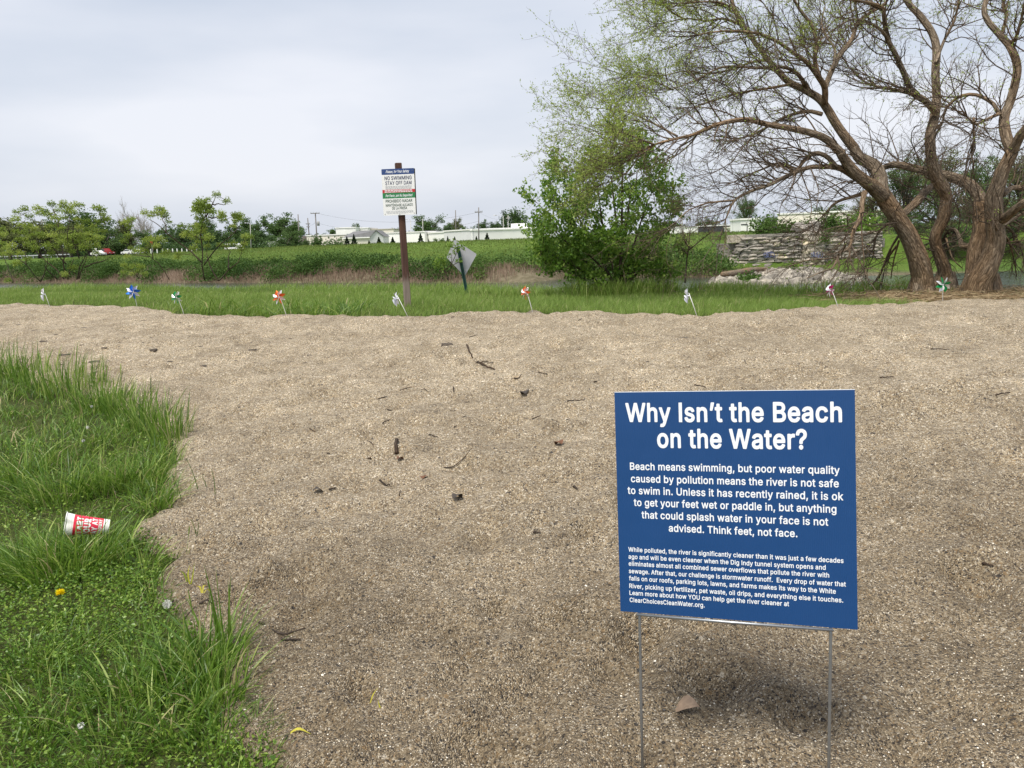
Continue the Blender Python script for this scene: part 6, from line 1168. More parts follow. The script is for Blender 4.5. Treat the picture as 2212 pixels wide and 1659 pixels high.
# a thicket along the far side of the road, one mass at this distance
mb = MB(); tR_ = nrm(ROAD1 - ROAD0); n_ = np.array([-tR_[1], tR_[0]]); n_ = n_ * (1 if n_[1] > 0 else -1)
for k in range(430):
    t = rng.uniform(-.15, 1.05); o = rng.uniform(9, 24); q = ROAD0 + (ROAD1 - ROAD0) * t + n_ * o; h = rng.uniform(1.6, 4.2); w = h * rng.uniform(.6, 1.0); m_ = 150
    dd = nrm(rng.normal(0, 1, (m_, 3))); dd[:, 2] = np.abs(dd[:, 2]); cl = rng.normal(.4, .2)
    leaves(mb, np.array([q[0], q[1], float(base(q[0], q[1])) - .1]) + dd * rng.uniform(.4, 1.05, m_)[:, None] * [w, w, h], rng.normal(0, 1, (m_, 3)), rng.uniform(.35, .7, m_), rng.uniform(.25, .5, m_), np.clip(cl + rng.normal(0, .16, m_), 0, 1))
tag(mb.build('thicket', M_FAR['dark']), kind='stuff')

# ------------------------------------------------------------------ buildings
M_WHITE = mat('white_painted_wall', (.86, .85, .82), .8, var=.05, vscale=.3)
M_CREAM = mat('cream_wall', (.82, .76, .66), .8, var=.06, vscale=.25)
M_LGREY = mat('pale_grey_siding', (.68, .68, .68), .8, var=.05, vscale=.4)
M_ROOFG = mat('grey_shingles', (.16, .16, .165), .9, var=.12, vscale=1.5)
M_ROOFT = mat('tan_roof', (.48, .44, .37), .9, var=.06)
M_BROWN = mat('brown_shingles', (.085, .07, .06), .9, var=.2, vscale=1.0)
M_GLASS = mat('dark_glass', (.05, .055, .06), .2)
M_DARK = mat('dark_metal_siding', (.035, .037, .042), .7, var=.2)
M_TRIM = mat('grey_trim', (.33, .33, .33), .8)
M_NAVY = mat('navy_letters', (.03, .04, .10), .6)
def gnd(x, y): return float(base(x, y)) - .3
def block(name, label, u0, u1, vt0, vt1, D0, D1, m, depth=18, trim=M_WHITE, cat='building'):
    """a flat-roofed building whose street front runs from (u0, D0) to (u1, D1)"""
    a, c = P(u0, vt0, D0), P(u1, vt1, D1); zt = (a[2] + c[2]) / 2; z0 = gnd((a[0] + c[0]) / 2, (a[1] + c[1]) / 2)
    root = thing(name, label, cat, (a[0], a[1], z0)); d = nrm(np.array([c[0] - a[0], c[1] - a[1], 0])); nn_ = np.array([-d[1], d[0], 0]); L = np.linalg.norm((c - a)[:2]); M3 = np.stack([d, nn_, [0, 0, 1.0]], 1); o = np.array([a[0], a[1], z0])
    mb = MB(); mb.box((0, 0, 0), (L, depth, zt - z0), M3, o); mb.build('wall', m, root)
    mb = MB(); mb.box((-.15, -.15, zt - z0), (L + .15, depth + .15, zt - z0 + .25), M3, o); mb.build('parapet', trim, root)
    def face(x0, x1, zz0, zz1, nm, mm, t=.06, par=root):
        q = MB(); q.box((x0 * L, -t, zz0), (x1 * L, -.003, zz1), M3, o); return q.build(nm, mm, par)
    return root, face, L, zt - z0, M3, o
# dealership wall with its letters
r_, f_, L_, H_, M3, o_ = block('dealership', 'low white dealership wall with blue capital letters, partly behind a round tree', 556, 640, 524, 523, 225, 222, M_WHITE, 20, M_TRIM)
v, t = fit_text('SUBARU', .34 * L_ - 3.6, .34 * L_ + 2.9, H_ - 1.75, .95, .04); mb = MB(); z_ = H_
mb.add(np.stack([v[:, 0], np.full(len(v), -.08), v[:, 1]], 1) @ M3.T + o_, t=t); mb.build('lettering', M_NAVY, r_)
mb = MB(); mb.box((.35 * L_, 3, H_ + .2), (.45 * L_, 6, H_ + 1.2), M3, o_); mb.build('roof_unit', M_TRIM, r_)
# brown mansard building
a = P(641, 510, 215); c = P(663, 510, 213); z0 = gnd(a[0], a[1]); r_ = thing('mansard_building', 'dark brown shingled mansard roof over a tan wall, left end of the cream wall', 'building', (a[0], a[1], z0)); zt = a[2]; ze = P(650, 529, 214)[2]
mb = MB(); mb.box((a[0], a[1] + .6, z0), (c[0], a[1] + 14, ze)); mb.build('wall', M_CREAM, r_)
mb = MB(); mb.add([(a[0] - .6, a[1], ze), (c[0] + .1, a[1], ze), (c[0] + .1, a[1] + 1.8, zt), (a[0] + 1.2, a[1] + 1.8, zt), (a[0] - .6, a[1] + 14, ze), (c[0] + .1, a[1] + 14, ze), (c[0] + .1, a[1] + 12, zt), (a[0] + 1.2, a[1] + 12, zt)], q=[(0, 1, 2, 3), (5, 4, 7, 6), (4, 0, 3, 7), (1, 5, 6, 2), (3, 2, 6, 7)]); mb.build('roof', M_BROWN, r_)
mb = MB(); mb.box((a[0] + 1, a[1] + .52, z0 + .9), (a[0] + 1.6, a[1] + .597, ze - .3)); mb.build('window', M_GLASS, r_)
r_, f_, L_, H_, M3, o_ = block('warehouse', 'long cream wall behind the transformer pole', 662, 748, 509.5, 508, 212, 210, M_CREAM)
f_(.58, .585, .3, H_ - .3, 'downpipe', M_TRIM); f_(0, 1, H_ * .40, H_ * .40 + .08, 'string_course', M_TRIM)
r_, f_, L_, H_, M3, o_ = block('upper_block', 'white upper storey block rising behind the cream wall', 725, 768, 493, 492.5, 240, 240, M_WHITE)
r_, f_, L_, H_, M3, o_ = block('upper_block', 'lower white storey block with a grey band, right of the taller one', 769, 795, 493.5, 493.5, 246, 246, M_WHITE); f_(0, 1, H_ - 1.6, H_ - .6, 'grey_band', M_TRIM)
r_, f_, L_, H_, M3, o_ = block('flat_building', 'flat tan-roofed building behind the grey gabled house', 790, 850, 496.5, 496, 250, 250, M_CREAM, 20, M_ROOFT)
# gabled house
D = 185; xl, xm, xr = P(743, 512, D)[0], P(799, 512, D)[0], P(826, 512, D)[0]; ze = P(780, 511.5, D)[2]; zr = P(780, 499.5, D)[2]; z0 = gnd(xl, D)
r_ = thing('gabled_house', 'small cream house with grey shingled gable roof and a garage door in the gable', 'house', (xl, D, z0))
mb = MB(); yb = D + 9; mb.box((xl, D, z0), (xm, yb, ze)); mb.build('wall', M_CREAM, r_)
xg = (xm + xr) / 2
mb = MB(); mb.add([(xm, D, z0), (xr, D + 1.2, z0), (xr, D + 1.2, ze), (xg, D + .6, zr), (xm, D, ze), (xm, D + 9, z0), (xr, D + 10, z0), (xr, D + 10, ze), (xg, D + 9.6, zr), (xm, D + 9, ze)], q=[(0, 1, 2, 4), (1, 6, 7, 2), (6, 5, 9, 7)], t=[(4, 2, 3), (9, 8, 7)]); mb.build('gable_wall', M_LGREY, r_)
mb = MB(); e_ = .35
mb.add([(xl - e_, D - e_, ze - .1), (xm + .05, D - e_, ze - .1), (xg, D + .3, zr + .12), (xl + 1.4, D + 4.2, zr + .05), (xl - e_, yb + e_, ze - .1), (xm, yb + e_, ze - .1), (xg, D + 9.8, zr + .12), (xr + .3, D + 1.1, ze - .12), (xr + .3, D + 10.2, ze - .12)], q=[(0, 1, 2, 3), (2, 7, 8, 6)], t=[(0, 3, 4), (3, 6, 5), (3, 5, 4), (3, 2, 6)]); mb.build('roof', M_ROOFG, r_)
mb = MB(); mb.box((xl - e_, D - e_ - .05, ze - .32), (xm, D - e_ + .06, ze - .08)); mb.build('fascia', M_WHITE, r_)
mb = MB(); gd = nrm(np.array([xr - xm, 1.2, 0])); M3g = np.stack([gd, np.array([-gd[1], gd[0], 0]), [0, 0, 1.0]], 1); mb.box((.15 * (xr - xm), -.06, .2), (.55 * (xr - xm), -.004, 2.4), M3g, np.array([xm, D, z0])); mb.build('garage_door', M_TRIM, r_)
r_, f_, L_, H_, M3, o_ = block('white_warehouse', 'tall white flat-fronted building behind the brown sign post', 826, 917, 503, 503.5, 200, 196, M_WHITE); f_(.40, .55, .2, 1.7, 'loading_door', M_LGREY); f_(.66, .82, .2, 1.5, 'loading_door', M_LGREY)
r_, f_, L_, H_, M3, o_ = block('white_hall', 'white hall whose roof line climbs to the right, left of its pale end wall', 917, 1020, 505.5, 498, 200, 168, M_WHITE, 16); f_(.86, .89, .9, 2.9, 'window', M_GLASS)
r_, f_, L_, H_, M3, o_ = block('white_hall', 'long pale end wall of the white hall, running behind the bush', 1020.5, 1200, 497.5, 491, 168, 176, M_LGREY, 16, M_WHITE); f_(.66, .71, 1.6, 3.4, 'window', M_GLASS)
mb = MB(); mb.box((.58 * L_, 2, H_ + .2), (.70 * L_, 5, H_ + 1.1), M3, o_); mb.build('roof_unit', M_WHITE, r_)
r_, f_, L_, H_, M3, o_ = block('white_hall', 'low white building right of the bush', 1440, 1508, 492, 491, 230, 230, M_WHITE); f_(.88, .95, .3, 2.0, 'window', M_GLASS)
r_, f_, L_, H_, M3, o_ = block('dark_shed', 'long dark shed with a pale roof edge beyond the levee on the right', 1508, 1580, 489, 488, 190, 186, M_DARK, 12, M_LGREY)
r_, f_, L_, H_, M3, o_ = block('beige_wall', 'low beige wall right of the long dark shed', 1573, 1600, 492, 492, 180, 180, M_CREAM, 3, M_CREAM, 'wall')
r_, f_, L_, H_, M3, o_ = block('white_shed', 'white box shed with a dark door frame beside the round shrub', 1600, 1640, 475.5, 474, 130, 130, M_WHITE, 6)
f_(.02, .36, H_ - .75, H_ - .6, 'door_frame', M_DARK); f_(.33, .37, .2, H_ - .6, 'door_frame', M_DARK)
r_, f_, L_, H_, M3, o_ = block('long_building', 'long pale building with a sloping roof line behind the shrubs on the wall', 1680, 1912, 466, 452, 150, 140, M_CREAM, 18, M_WHITE)

# ------------------------------------------------------------------ poles, wires, road edge, vehicles
M_POLE = mat('grey_pole_wood', (.17, .155, .145), .9, var=.2, vscale=3)
M_PPALE = mat('pale_pole', (.40, .39, .36), .7, var=.15)
M_LAMPM = mat('lamp_metal', (.42, .43, .44), .5, metal=.3)
def pole(label, ut, vt, ub, D, r, m=M_POLE, arms=(), trans=False, lamp=0, lean=0.0, cat='utility pole', name='utility_pole'):
    t = P(ut, vt, D); b = P(ub, 545, D); z0 = float(base(b[0], b[1])) - .2; b = np.array([b[0], D, z0])
    root = thing(name, label, cat, b); mb = MB(); tubes(mb, [b, (b + t) / 2, t], [r, r * .85, r * .7], 8); mb.build('pole', m, root, True); d = nrm(t - b)
    for (fz, w, yaw_) in arms:
        c = t - d * fz; mb = MB(); a = np.array([math.cos(yaw_), math.sin(yaw_), 0]); mb.box((-w / 2, -.07, -.08), (w / 2, .07, .08), np.stack([a, np.array([-a[1], a[0], 0]), [0, 0, 1.0]], 1), c + [0, -.28, 0]); ar = mb.build('crossarm', m, root)
        for k in (-.45, -.2, .2, .45):
            mb = MB(); q = c + a * w * k + [0, -.28, 0]; tubes(mb, [q + [0, 0, .08], q + [0, 0, .3]], [.06, .045], 6); mb.build('insulator', M_TRIM, ar)
    if trans:
        c = t - d * 2.4 + np.array([.55, -.1, 0]); mb = MB(); tubes(mb, [c - [0, 0, .5], c - [0, 0, .48], c + [0, 0, .42], c + [0, 0, .5]], [.25, .30, .30, .16], 12); mb.build('transformer', M_TRIM, root, True)
        mb = MB(); mb.box((-.5, -.03, -.04), (0, .03, .04), None, c); mb.build('bracket', M_TRIM, root)
    if lamp:
        e = t + np.array([lamp, 0, .25]); mb = MB(); tubes(mb, smoothline([t - d * .05, t + [lamp * .35, 0, .22], e], [.06, .05, .04], 8)[0], np.linspace(.06, .04, 8), 6); mb.build('arm', M_LAMPM, root, True)
        mb = MB(); tubes(mb, [e - [lamp * .1, 0, 0], e + [lamp * .25, 0, .02], e + [lamp * .5, 0, 0]], [.06, .13, .07], 8); mb.build('lamp_head', M_LAMPM, root, True)
    return root, t
_, w0 = pole('tall pale utility pole rising through the saplings on the left', 90, 474, 97, 215, .22, M_PPALE, ((.6, 2.4, .3),))
pole('slim pale light pole left of the dealership wall', 540.5, 484, 542.5, 200, .11, M_PPALE, lamp=-.9, cat='lamp post', name='street_lamp')
pole('plain dark utility pole at the right of the big spreading tree', 643.7, 463, 648, 240, .20)
_, w1 = pole('utility pole with short brackets, left neighbour of the transformer pole', 664.5, 471, 671, 230, .19, M_POLE, ((1.6, 1.1, .2), (2.4, .9, .2)))
_, w2 = pole('utility pole with a wide crossarm and a transformer can', 681, 459.5, 686.5, 190, .17, M_POLE, ((.15, 2.0, .15),), True)
pole('pale lamp pole just right of the notice board', 887, 476, 889, 210, .10, M_PPALE, lamp=-.8, cat='lamp post', name='street_lamp')
pole('short utility pole with a box among the trees, right of the notice board', 913, 473, 915, 260, .16, M_PPALE, ((4.2, .9, 0),))
_, w3 = pole('slim bare utility pole left of the crossarm pole', 984, 454, 986, 260, .18)
_, w4 = pole('utility pole with a crossarm in front of the white end wall', 1034, 448, 1034.5, 164, .13, M_POLE, ((.9, 1.5, .1),))
pole('street lamp bent to the left beside the dark tree mass', 1087, 467, 1089, 200, .10, M_PPALE, lamp=-1.6, cat='lamp post', name='street_lamp')
_, w5 = pole('short utility pole right of the bent street lamp', 1097.5, 465, 1099, 230, .15, M_PPALE, ((.8, 1.1, .1),))
pole('pale utility pole right of the bush', 1473, 449, 1474, 190, .15, M_PPALE)
M_CABLE = mat('power_cable', (.12, .12, .125), .6)
def cable(p, q, sag, label):
    t = np.linspace(0, 1, 24)[:, None]; pts = p + (q - p) * t - np.array([0, 0, 1]) * (4 * sag * t * (1 - t)); mb = MB(); tubes(mb, pts, np.full(24, .016), 4); tag(mb.build('power_line', M_CABLE), label, 'power line', 'cables strung between the poles')
cable(w2 + [0, -.3, 0], w4 + [0, -.3, -.9], 2.0, 'thin upper cable from the transformer pole to the crossarm pole on the right')
cable(w2 - [0, .2, 2.2], w4 - [0, .2, 2.6], 2.2, 'thin lower cable from the transformer pole to the crossarm pole on the right')
cable(w1 - [0, 0, 1.6], w2 - [0, 0, 1.8], .6, 'short cable between the two poles beside the cream wall')
cable(w4 - [0, .3, .9], w5 - [0, .2, .8], .8, 'cable from the crossarm pole to the short pole on its right')
cable(P(-140, 496, 215), w0 - [0, .3, .6], .8, 'cable running off to the left from the tall pale pole')
# guard rail and posts along the road
tR = nrm(ROAD1 - ROAD0); nR = np.array([tR[1], -tR[0]]); nR = nR * (1 if nR @ np.array([0, -1]) > 0 else -1)
M_RAIL = mat('galvanised_rail', (.50, .51, .53), .5, metal=.4, var=.1)
def along(u, off):                       # the point beside the road on the line of sight of photo column u
    dr = ray(u, 550)[:2]; o = ROAD0 + nR * off; A = np.array([[dr[0], -tR[0]], [dr[1], -tR[1]]]); k = np.linalg.solve(A, o); return dr * k[0]
a, c = along(-60, 5.2), along(150, 5.2); n = 18; L = a + (c - a) * np.linspace(0, 1, n)[:, None]
za = base(L[:, 0], L[:, 1]); root = thing('guard_rail', 'long low galvanised guard rail beside the road on the far left', 'guard rail', (a[0], a[1], za[0]))
dv = nrm(c - a); nr = np.array([dv[1], -dv[0]]); mb = MB(); rows = []
for (o, z) in ((0, .45), (.06, .52), (.0, .60), (.06, .68), (0, .75), (-.03, .60)): rows.append(np.c_[L + nr * o, za + z + .15])
V_ = np.stack(rows, 1).reshape(-1, 3); i = (np.arange(n - 1) * 6)[:, None, None]; j = np.arange(6)[None, :, None]; q = np.concatenate([i + j, i + (j + 1) % 6, i + 6 + (j + 1) % 6, i + 6 + j], -1).reshape(-1, 4); mb.add(V_, q=q); mb.build('rail', M_RAIL, root)
for k in range(n):
    mb = MB(); mb.box((-.07, -.07, -.1), (.07, .07, .85), None, np.array([L[k, 0], L[k, 1], za[k]]) - np.array([nr[0], nr[1], 0]) * .12); mb.build('post', M_RAIL, root)
M_WPOST = mat('white_post_paint', (.72, .72, .69), .7)
for k, X in enumerate((1330, 1368, 1403, 1441, 1480, 1520, 1556, 1195, 1245, 1290)):
    p = along(X * .2734, 5.4); z = float(base(p[0], p[1])); mb = MB(); hh_ = 1.35; mb.box((-.11, -.11, -.1), (.11, .11, hh_)); mb.add([(-.11, -.11, hh_), (.11, -.11, hh_), (.11, .11, hh_), (-.11, .11, hh_), (0, 0, hh_ + .1)], t=[(0, 1, 4), (1, 2, 4), (2, 3, 4), (3, 0, 4)])
    tag(mb.build('road_post', M_WPOST, loc=(p[0], p[1], z)), 'short white post in the row beside the road, behind the tall sapling', 'post', 'white posts beside the road')
# vehicles
M_RED = mat('red_car_paint', (.26, .02, .02), .3, var=.05); M_CWHITE = mat('white_car_paint', (.74, .74, .74), .3, var=.03); M_TYRE = mat('tyre_rubber', (.02, .02, .02), .9); M_RIM = mat('wheel_rim', (.4, .4, .4), .4, metal=.7); M_CGLASS = mat('car_glass', (.02, .028, .035), .1)
M_LAMPC = mat('headlamp', (.75, .75, .72), .2); M_TAIL = mat('tail_lamp', (.45, .02, .02), .3)
def car(label, u, off, kind, m, cat, name, flip=1):
    p = along(u, off); z = float(base(p[0], p[1])) + .1; root = thing(name, label, cat, (p[0], p[1], z)); x = np.array([tR[0], tR[1], 0]) * flip; y = np.array([-x[1], x[0], 0]); M3 = np.stack([x, y, [0, 0, 1.0]], 1); o = np.array([p[0], p[1], z])
    if kind == 'pickup': prof = [(-2.7, .45), (-2.7, 1.05), (-.75, 1.05), (-.55, 1.12), (.95, 1.12), (1.15, 1.05), (2.6, .95), (2.7, .5)]; cabin = [(-.7, 1.10), (-.45, 1.85), (.55, 1.88), (1.25, 1.08)]; wx = (-1.75, 1.75); hw = .95; rw = .40
    elif kind == 'van': prof = [(-2.5, .4), (-2.5, 1.3), (1.9, 1.3), (2.5, 1.0), (2.55, .45)]; cabin = [(-2.48, 1.28), (-2.42, 2.35), (1.1, 2.38), (1.95, 1.28)]; wx = (-1.6, 1.6); hw = .95; rw = .36
    else: prof = [(-2.2, .35), (-2.25, .85), (-1.4, .95), (1.0, .92), (2.1, .78), (2.2, .4)]; cabin = [(-1.7, .92), (-1.1, 1.42), (.35, 1.43), (1.15, .90)]; wx = (-1.35, 1.35); hw = .88; rw = .33
    def extr(pr, w0, w1, nm, mm, par=root):
        pr = np.array(pr); n = len(pr); a = np.c_[pr[:, 0], np.full(n, -w0), pr[:, 1]]; c = np.c_[pr[:, 0], np.full(n, w0), pr[:, 1]]
        if w1 is not None: k = pr[:, 1] > pr[:, 1].mean(); a[k, 1] = -w1; c[k, 1] = w1
        q = MB(); q.add(np.concatenate([a, c]) @ M3.T + o, q=[(i, (i + 1) % n, n + (i + 1) % n, n + i) for i in range(n)], t=[(0, i + 1, i) for i in range(1, n - 1)] + [(n, n + i, n + i + 1) for i in range(1, n - 1)]); return q.build(nm, mm, par)
    extr(prof, hw, None, 'body', m); cb = extr(cabin, hw * .94, hw * .82, 'cabin', m)
    cp = np.array(cabin); ce = cp.mean(0); g = (cp - ce) * [.84, .62] + ce + [0, .02]; extr(g, hw * .955, hw * .87, 'side_window', M_CGLASS, cb)
    wpr = np.array([cp[3], cp[2], cp[2] * .97 + [-.02, 0], cp[3] * .97]); 
    for xx in wx:
        for sd in (-1, 1):
            c = np.array([xx, sd * (hw - .08), rw]); th = np.linspace(0, 6.283, 14, endpoint=False); q = MB(); ring = np.c_[np.cos(th) * rw, np.zeros(14), np.sin(th) * rw]
            q.add(np.concatenate([ring + c - [0, .12, 0], ring + c + [0, .12, 0]]) @ M3.T + o, q=[(i, (i + 1) % 14, 14 + (i + 1) % 14, 14 + i) for i in range(14)], t=[(0, i + 1, i) for i in range(1, 13)] + [(14, 14 + i, 15 + i) for i in range(1, 13)]); wh = q.build('wheel', M_TYRE, root)
            q = MB(); q.add(np.concatenate([ring * .6 + c + [0, sd * .125, 0], [c + [0, sd * .135, 0]]]) @ M3.T + o, t=[(i, (i + 1) % 14, 14) for i in range(14)]); q.build('rim', M_RIM, wh)
    for sd in (-1, 1):
        q = MB(); q.box((prof[-1][0] - .06, sd * .6 - .16, .66), (prof[-1][0] + .03, sd * .6 + .16, .82), M3, o); q.build('headlight', M_LAMPC, root)
        q = MB(); q.box((prof[0][0] - .03, sd * .72 - .1, .7), (prof[0][0] + .05, sd * .72 + .1, .9), M3, o); q.build('tail_light', M_TAIL, root)
    return root
car('dark red pickup on the road behind the saplings', 229, 1.6, 'pickup', M_RED, 'pickup', 'pickup_truck')
car('low white car just left of the red pickup', 213, 5.0, 'sedan', M_CWHITE, 'car', 'parked_car')
car('white car right of the red pickup', 279, 2.5, 'sedan', M_CWHITE, 'car', 'parked_car', -1)
car('white car beside the fence posts, right of the other white car', 299, 3.4, 'sedan', M_CWHITE, 'car', 'parked_car')
car('white van behind the right branches of the tall sapling', 508, -2, 'van', M_CWHITE, 'van', 'white_van')
p = along(330, 2.0); z = float(base(p[0], p[1])); root = thing('traffic_sign', 'small red sign on a thin pole beside the road', 'sign', (p[0], p[1], z)); mb = MB(); tubes(mb, [(p[0], p[1], z - .1), (p[0], p[1], z + 3.0)], [.06, .06], 6); mb.build('pole', M_RAIL, root)
mb = MB(); th = np.linspace(0, 6.283, 8, endpoint=False) + .39; R_ = np.c_[np.cos(th) * .42, np.zeros(8), np.sin(th) * .42] + [p[0], p[1] - .08, z + 3.0]; mb.add(np.concatenate([R_, R_ + [0, .04, 0]]), q=[(i, 8 + i, 8 + (i + 1) % 8, (i + 1) % 8) for i in range(8)], t=[(0, i, i + 1) for i in range(1, 7)] + [(8, 9 + i, 8 + i) for i in range(1, 7)]); mb.build('plate', M_TAIL, root)
p = along(208, 4.0); z = float(base(p[0], p[1])); mb = MB(); mb.box((-.22, -.1, -.1), (.22, .1, 1.9)); mb.box((-.28, -.14, 1.9), (.28, .14, 2.1)); tag(mb.build('marker_pillar', M_WPOST, loc=(p[0], p[1], z)), 'white marker pillar at the roadside left of the red pickup', 'post')

# ------------------------------------------------------------------ small things: cup, dandelions, litter on the sand
M_CUP = mat('white_paper_cup', (.78, .77, .74), .5, var=.03); M_CUPIN = mat('cup_lining', (.74, .71, .63), .5, var=.03); M_CRED = mat('red_cup_print', (.66, .018, .055), .45, var=.04)
def place_cup():
    D = 3.98; m0, m1 = P(143, 1133, D - .02), P(236, 1138, D + .05); ax = nrm(m1 - m0); L = np.linalg.norm(m1 - m0) * 1.02; r0, r1 = .054, .036
    u1 = nrm(np.cross(ax, [0, 0, 1.0])); u1 = u1 * (-1 if u1[1] > 0 else 1); u2 = nrm(np.cross(u1, ax)); u2 = u2 * (1 if u2[2] > 0 else -1)
    c0 = (m0 + m1) / 2 - ax * L / 2
    root = thing('paper_cup', 'crumpled red and white paper drink cup lying on its side in the grass', 'cup', (c0[0], c0[1], c0[2] - r0)); n = 40
    def surf(t, a, off=0.0):              # t 0 mouth .. 1 foot, angle a from the side facing the viewer upwards
        r = r0 + (r1 - r0) * t + off; sq = 1 - .22 * np.exp(-(t / .16) ** 2) * np.cos(a) ** 2; cr = -.006 * np.exp(-((a - .35) / .25) ** 2) * np.exp(-(t / .3) ** 2)
        return c0 + ax * np.asarray(t)[..., None] * L + (np.cos(a) * r * sq + cr)[..., None] * u1 + (np.sin(a) * r * (1 + .10 * np.exp(-(t / .16) ** 2)))[..., None] * u2
    def shell(t0, t1, off, nm, m, par, k=10):
        T, A = np.meshgrid(np.linspace(t0, t1, k), np.linspace(0, 2 * np.pi, n, endpoint=False), indexing='ij'); v = surf(T, A, off).reshape(-1, 3); i = (np.arange(k - 1) * n)[:, None]; j = np.arange(n)[None]; j1 = (j + 1) % n
        q = MB(); q.add(v, q=np.stack([i + j, i + j1, i + n + j1, i + n + j], -1).reshape(-1, 4)); return q.build(nm, m, par, True)
    bd = shell(0, 1, 0, 'body', M_CUP, root, 14); shell(0, .985, -.0012, 'lining', M_CUPIN, root); shell(.18, .85, .0004, 'red_print', M_CRED, bd)
    q = MB(); A = np.linspace(0, 2 * np.pi, n, endpoint=False); q.add(np.concatenate([surf(np.full(n, .965), A, -.001), [c0 + ax * L * .965]]), t=[(i, (i + 1) % n, n) for i in range(n)]); q.build('base', M_CUP, root)
    th = np.linspace(0, 2 * np.pi, 6, endpoint=False); C = surf(np.zeros(n), A, .001); ra = nrm(C - c0); q = MB(); q.add(np.concatenate([C + ra * .0028 * math.cos(t) + ax * .0028 * math.sin(t) for t in th]), q=[(k * n + i, k * n + (i + 1) % n, ((k + 1) % 6) * n + (i + 1) % n, ((k + 1) % 6) * n + i) for k in range(6) for i in range(n)]); q.build('rim', M_CUP, root, True)
    q = MB()
    for (s, t0, t1, a0, a1) in (('START', .25, .385, -1.15, 1.25), ('YOUR', .42, .56, -1.1, 1.15), ('DAY AT', .60, .715, -1.15, 1.3), ('SPEEDWAY', .745, .82, -1.15, 1.25)):
        v, t = fit_text(s, 0, 1, 0, 1.0, .02); T = t1 - v[:, 1] * (t1 - t0); Aa = a0 + v[:, 0] * (a1 - a0); q.add(surf(T, Aa, .0012), t=t)
    q.build('lettering', M_CUP, bd)
place_cup()
M_YEL = leafmat('dandelion_petals', [(0, (.80, .64, .004)), (1, (.88, .76, .02))], .2, .6, .2); M_STEM = leafmat('flower_stems', [(0, (.10, .16, .04)), (1, (.20, .24, .09))], .2)
p = G(130, 1283, .075); root = thing('dandelion_flower', 'bright yellow dandelion in bloom in front of the grass tuft', 'flower', p - [0, 0, .06])
mb = MB(); n = 150; a = rng.uniform(0, 6.28, n); el = rng.uniform(.05, 1.3, n); d = np.stack([np.cos(a) * np.cos(el), np.sin(a) * np.cos(el), np.sin(el)], 1); leaves(mb, p + d * .003, d, rng.uniform(.016, .024, n), .0055, rng.random(n)); mb.build('petals', M_YEL, root)
mb = MB(); tubes(mb, [p - [0.01, 0, .07], p - [.004, 0, .03], p], [.002, .002, .003], 6); mb.build('stem', M_STEM, root)
M_FLUFF = mat('seed_fluff', (.62, .62, .58), .9)
p = P(361, 1305, G(364, 1352)[1]); g0 = G(364, 1352); root = thing('dandelion_clock', 'grey dandelion seed head at the edge of the sand', 'flower', g0)
mb = MB(); n = 150; d = nrm(rng.normal(0, 1, (n, 3))); tubes(mb, np.stack([p, p + d * .012, p + d * .019], 1) if False else np.stack([p + d * .003, p + d * .012, p + d * .019], 1), np.full((n, 3), .00035), 3, cap=False); leaves(mb, p + d * .016, d + rng.normal(0, .6, (n, 3)), .005, .0012, rng.random(n)); mb.build('seed_head', M_FLUFF, root)
mb = MB(); tubes(mb, [g0 - [0, 0, .02], (g0 + p) / 2 + [.006, 0, 0], p], [.002, .0018, .0018], 6); mb.build('stem', M_STEM, root)
for u, v, l in ((198, 878, 'white clover bloom highest up the grass patch'), (189, 923, 'white clover bloom in the middle of the grass patch'), (180, 952, 'white clover bloom lowest of the three in the grass patch'), (175, 1567, 'white clover bloom near the bottom edge of the lawn')):
    g0 = G(u, v, .0); D = g0[1]; hgt = .16 if v < 1000 else .08; p = P(u, v, D - .3 * (v < 1000)); p = P(u, v, G(u, v, hgt)[1]); b0 = np.array([p[0], p[1], base(p[0], p[1])]); root = thing('clover_flower', l, 'flower', b0, 'white clover blooms in the grass'); mb = MB(); n = 60; d = nrm(rng.normal(0, 1, (n, 3))); leaves(mb, p + d * .003, d, .009, .004, rng.random(n)); mb.build('bloom', M_FLUFF, root); mb = MB(); tubes(mb, [b0, p], [.0012, .0012], 4); mb.build('stem', M_STEM, root)
# yellow-green sprouts in the sand
M_SPR = leafmat('yellow_sprouts', [(0, (.14, .22, .03)), (.5, (.42, .42, .04)), (1, (.62, .56, .08))], .35)
SPR = [('yellow-green sprout standing in the sand, left of the small twin', [((818, 1560), (822, 1535), (816, 1512), .7, .006), ((820, 1562), (815, 1545), (812, 1532), .1, .006)]), ('short green and yellow sprout, right of the taller one', [((862, 1565), (860, 1552), (862, 1541), .3, .006), ((866, 1566), (868, 1554), (865, 1543), .6, .005)]),
       ('thin yellow leaf poking up behind the taller sprout', [((797, 1520), (806, 1500), (817, 1485), .8, .004)]), ('yellow leaf lying flat on the sand near the lawn', [((620, 1593), (646, 1591), (672, 1588), .9, .006)]),
       ('wilted yellow sprout beside the grass edge', [((436, 1286), (432, 1268), (424, 1266), .9, .006), ((438, 1287), (440, 1264), (446, 1266), .95, .006), ((440, 1288), (448, 1272), (458, 1284), .85, .005)]), ('small green and yellow sprout at the sand edge above the wilted one', [((410, 1262), (406, 1240), (410, 1220), .5, .006), ((412, 1262), (416, 1246), (420, 1215), .3, .006), ((404, 1258), (398, 1240), (388, 1232), .15, .006)])]
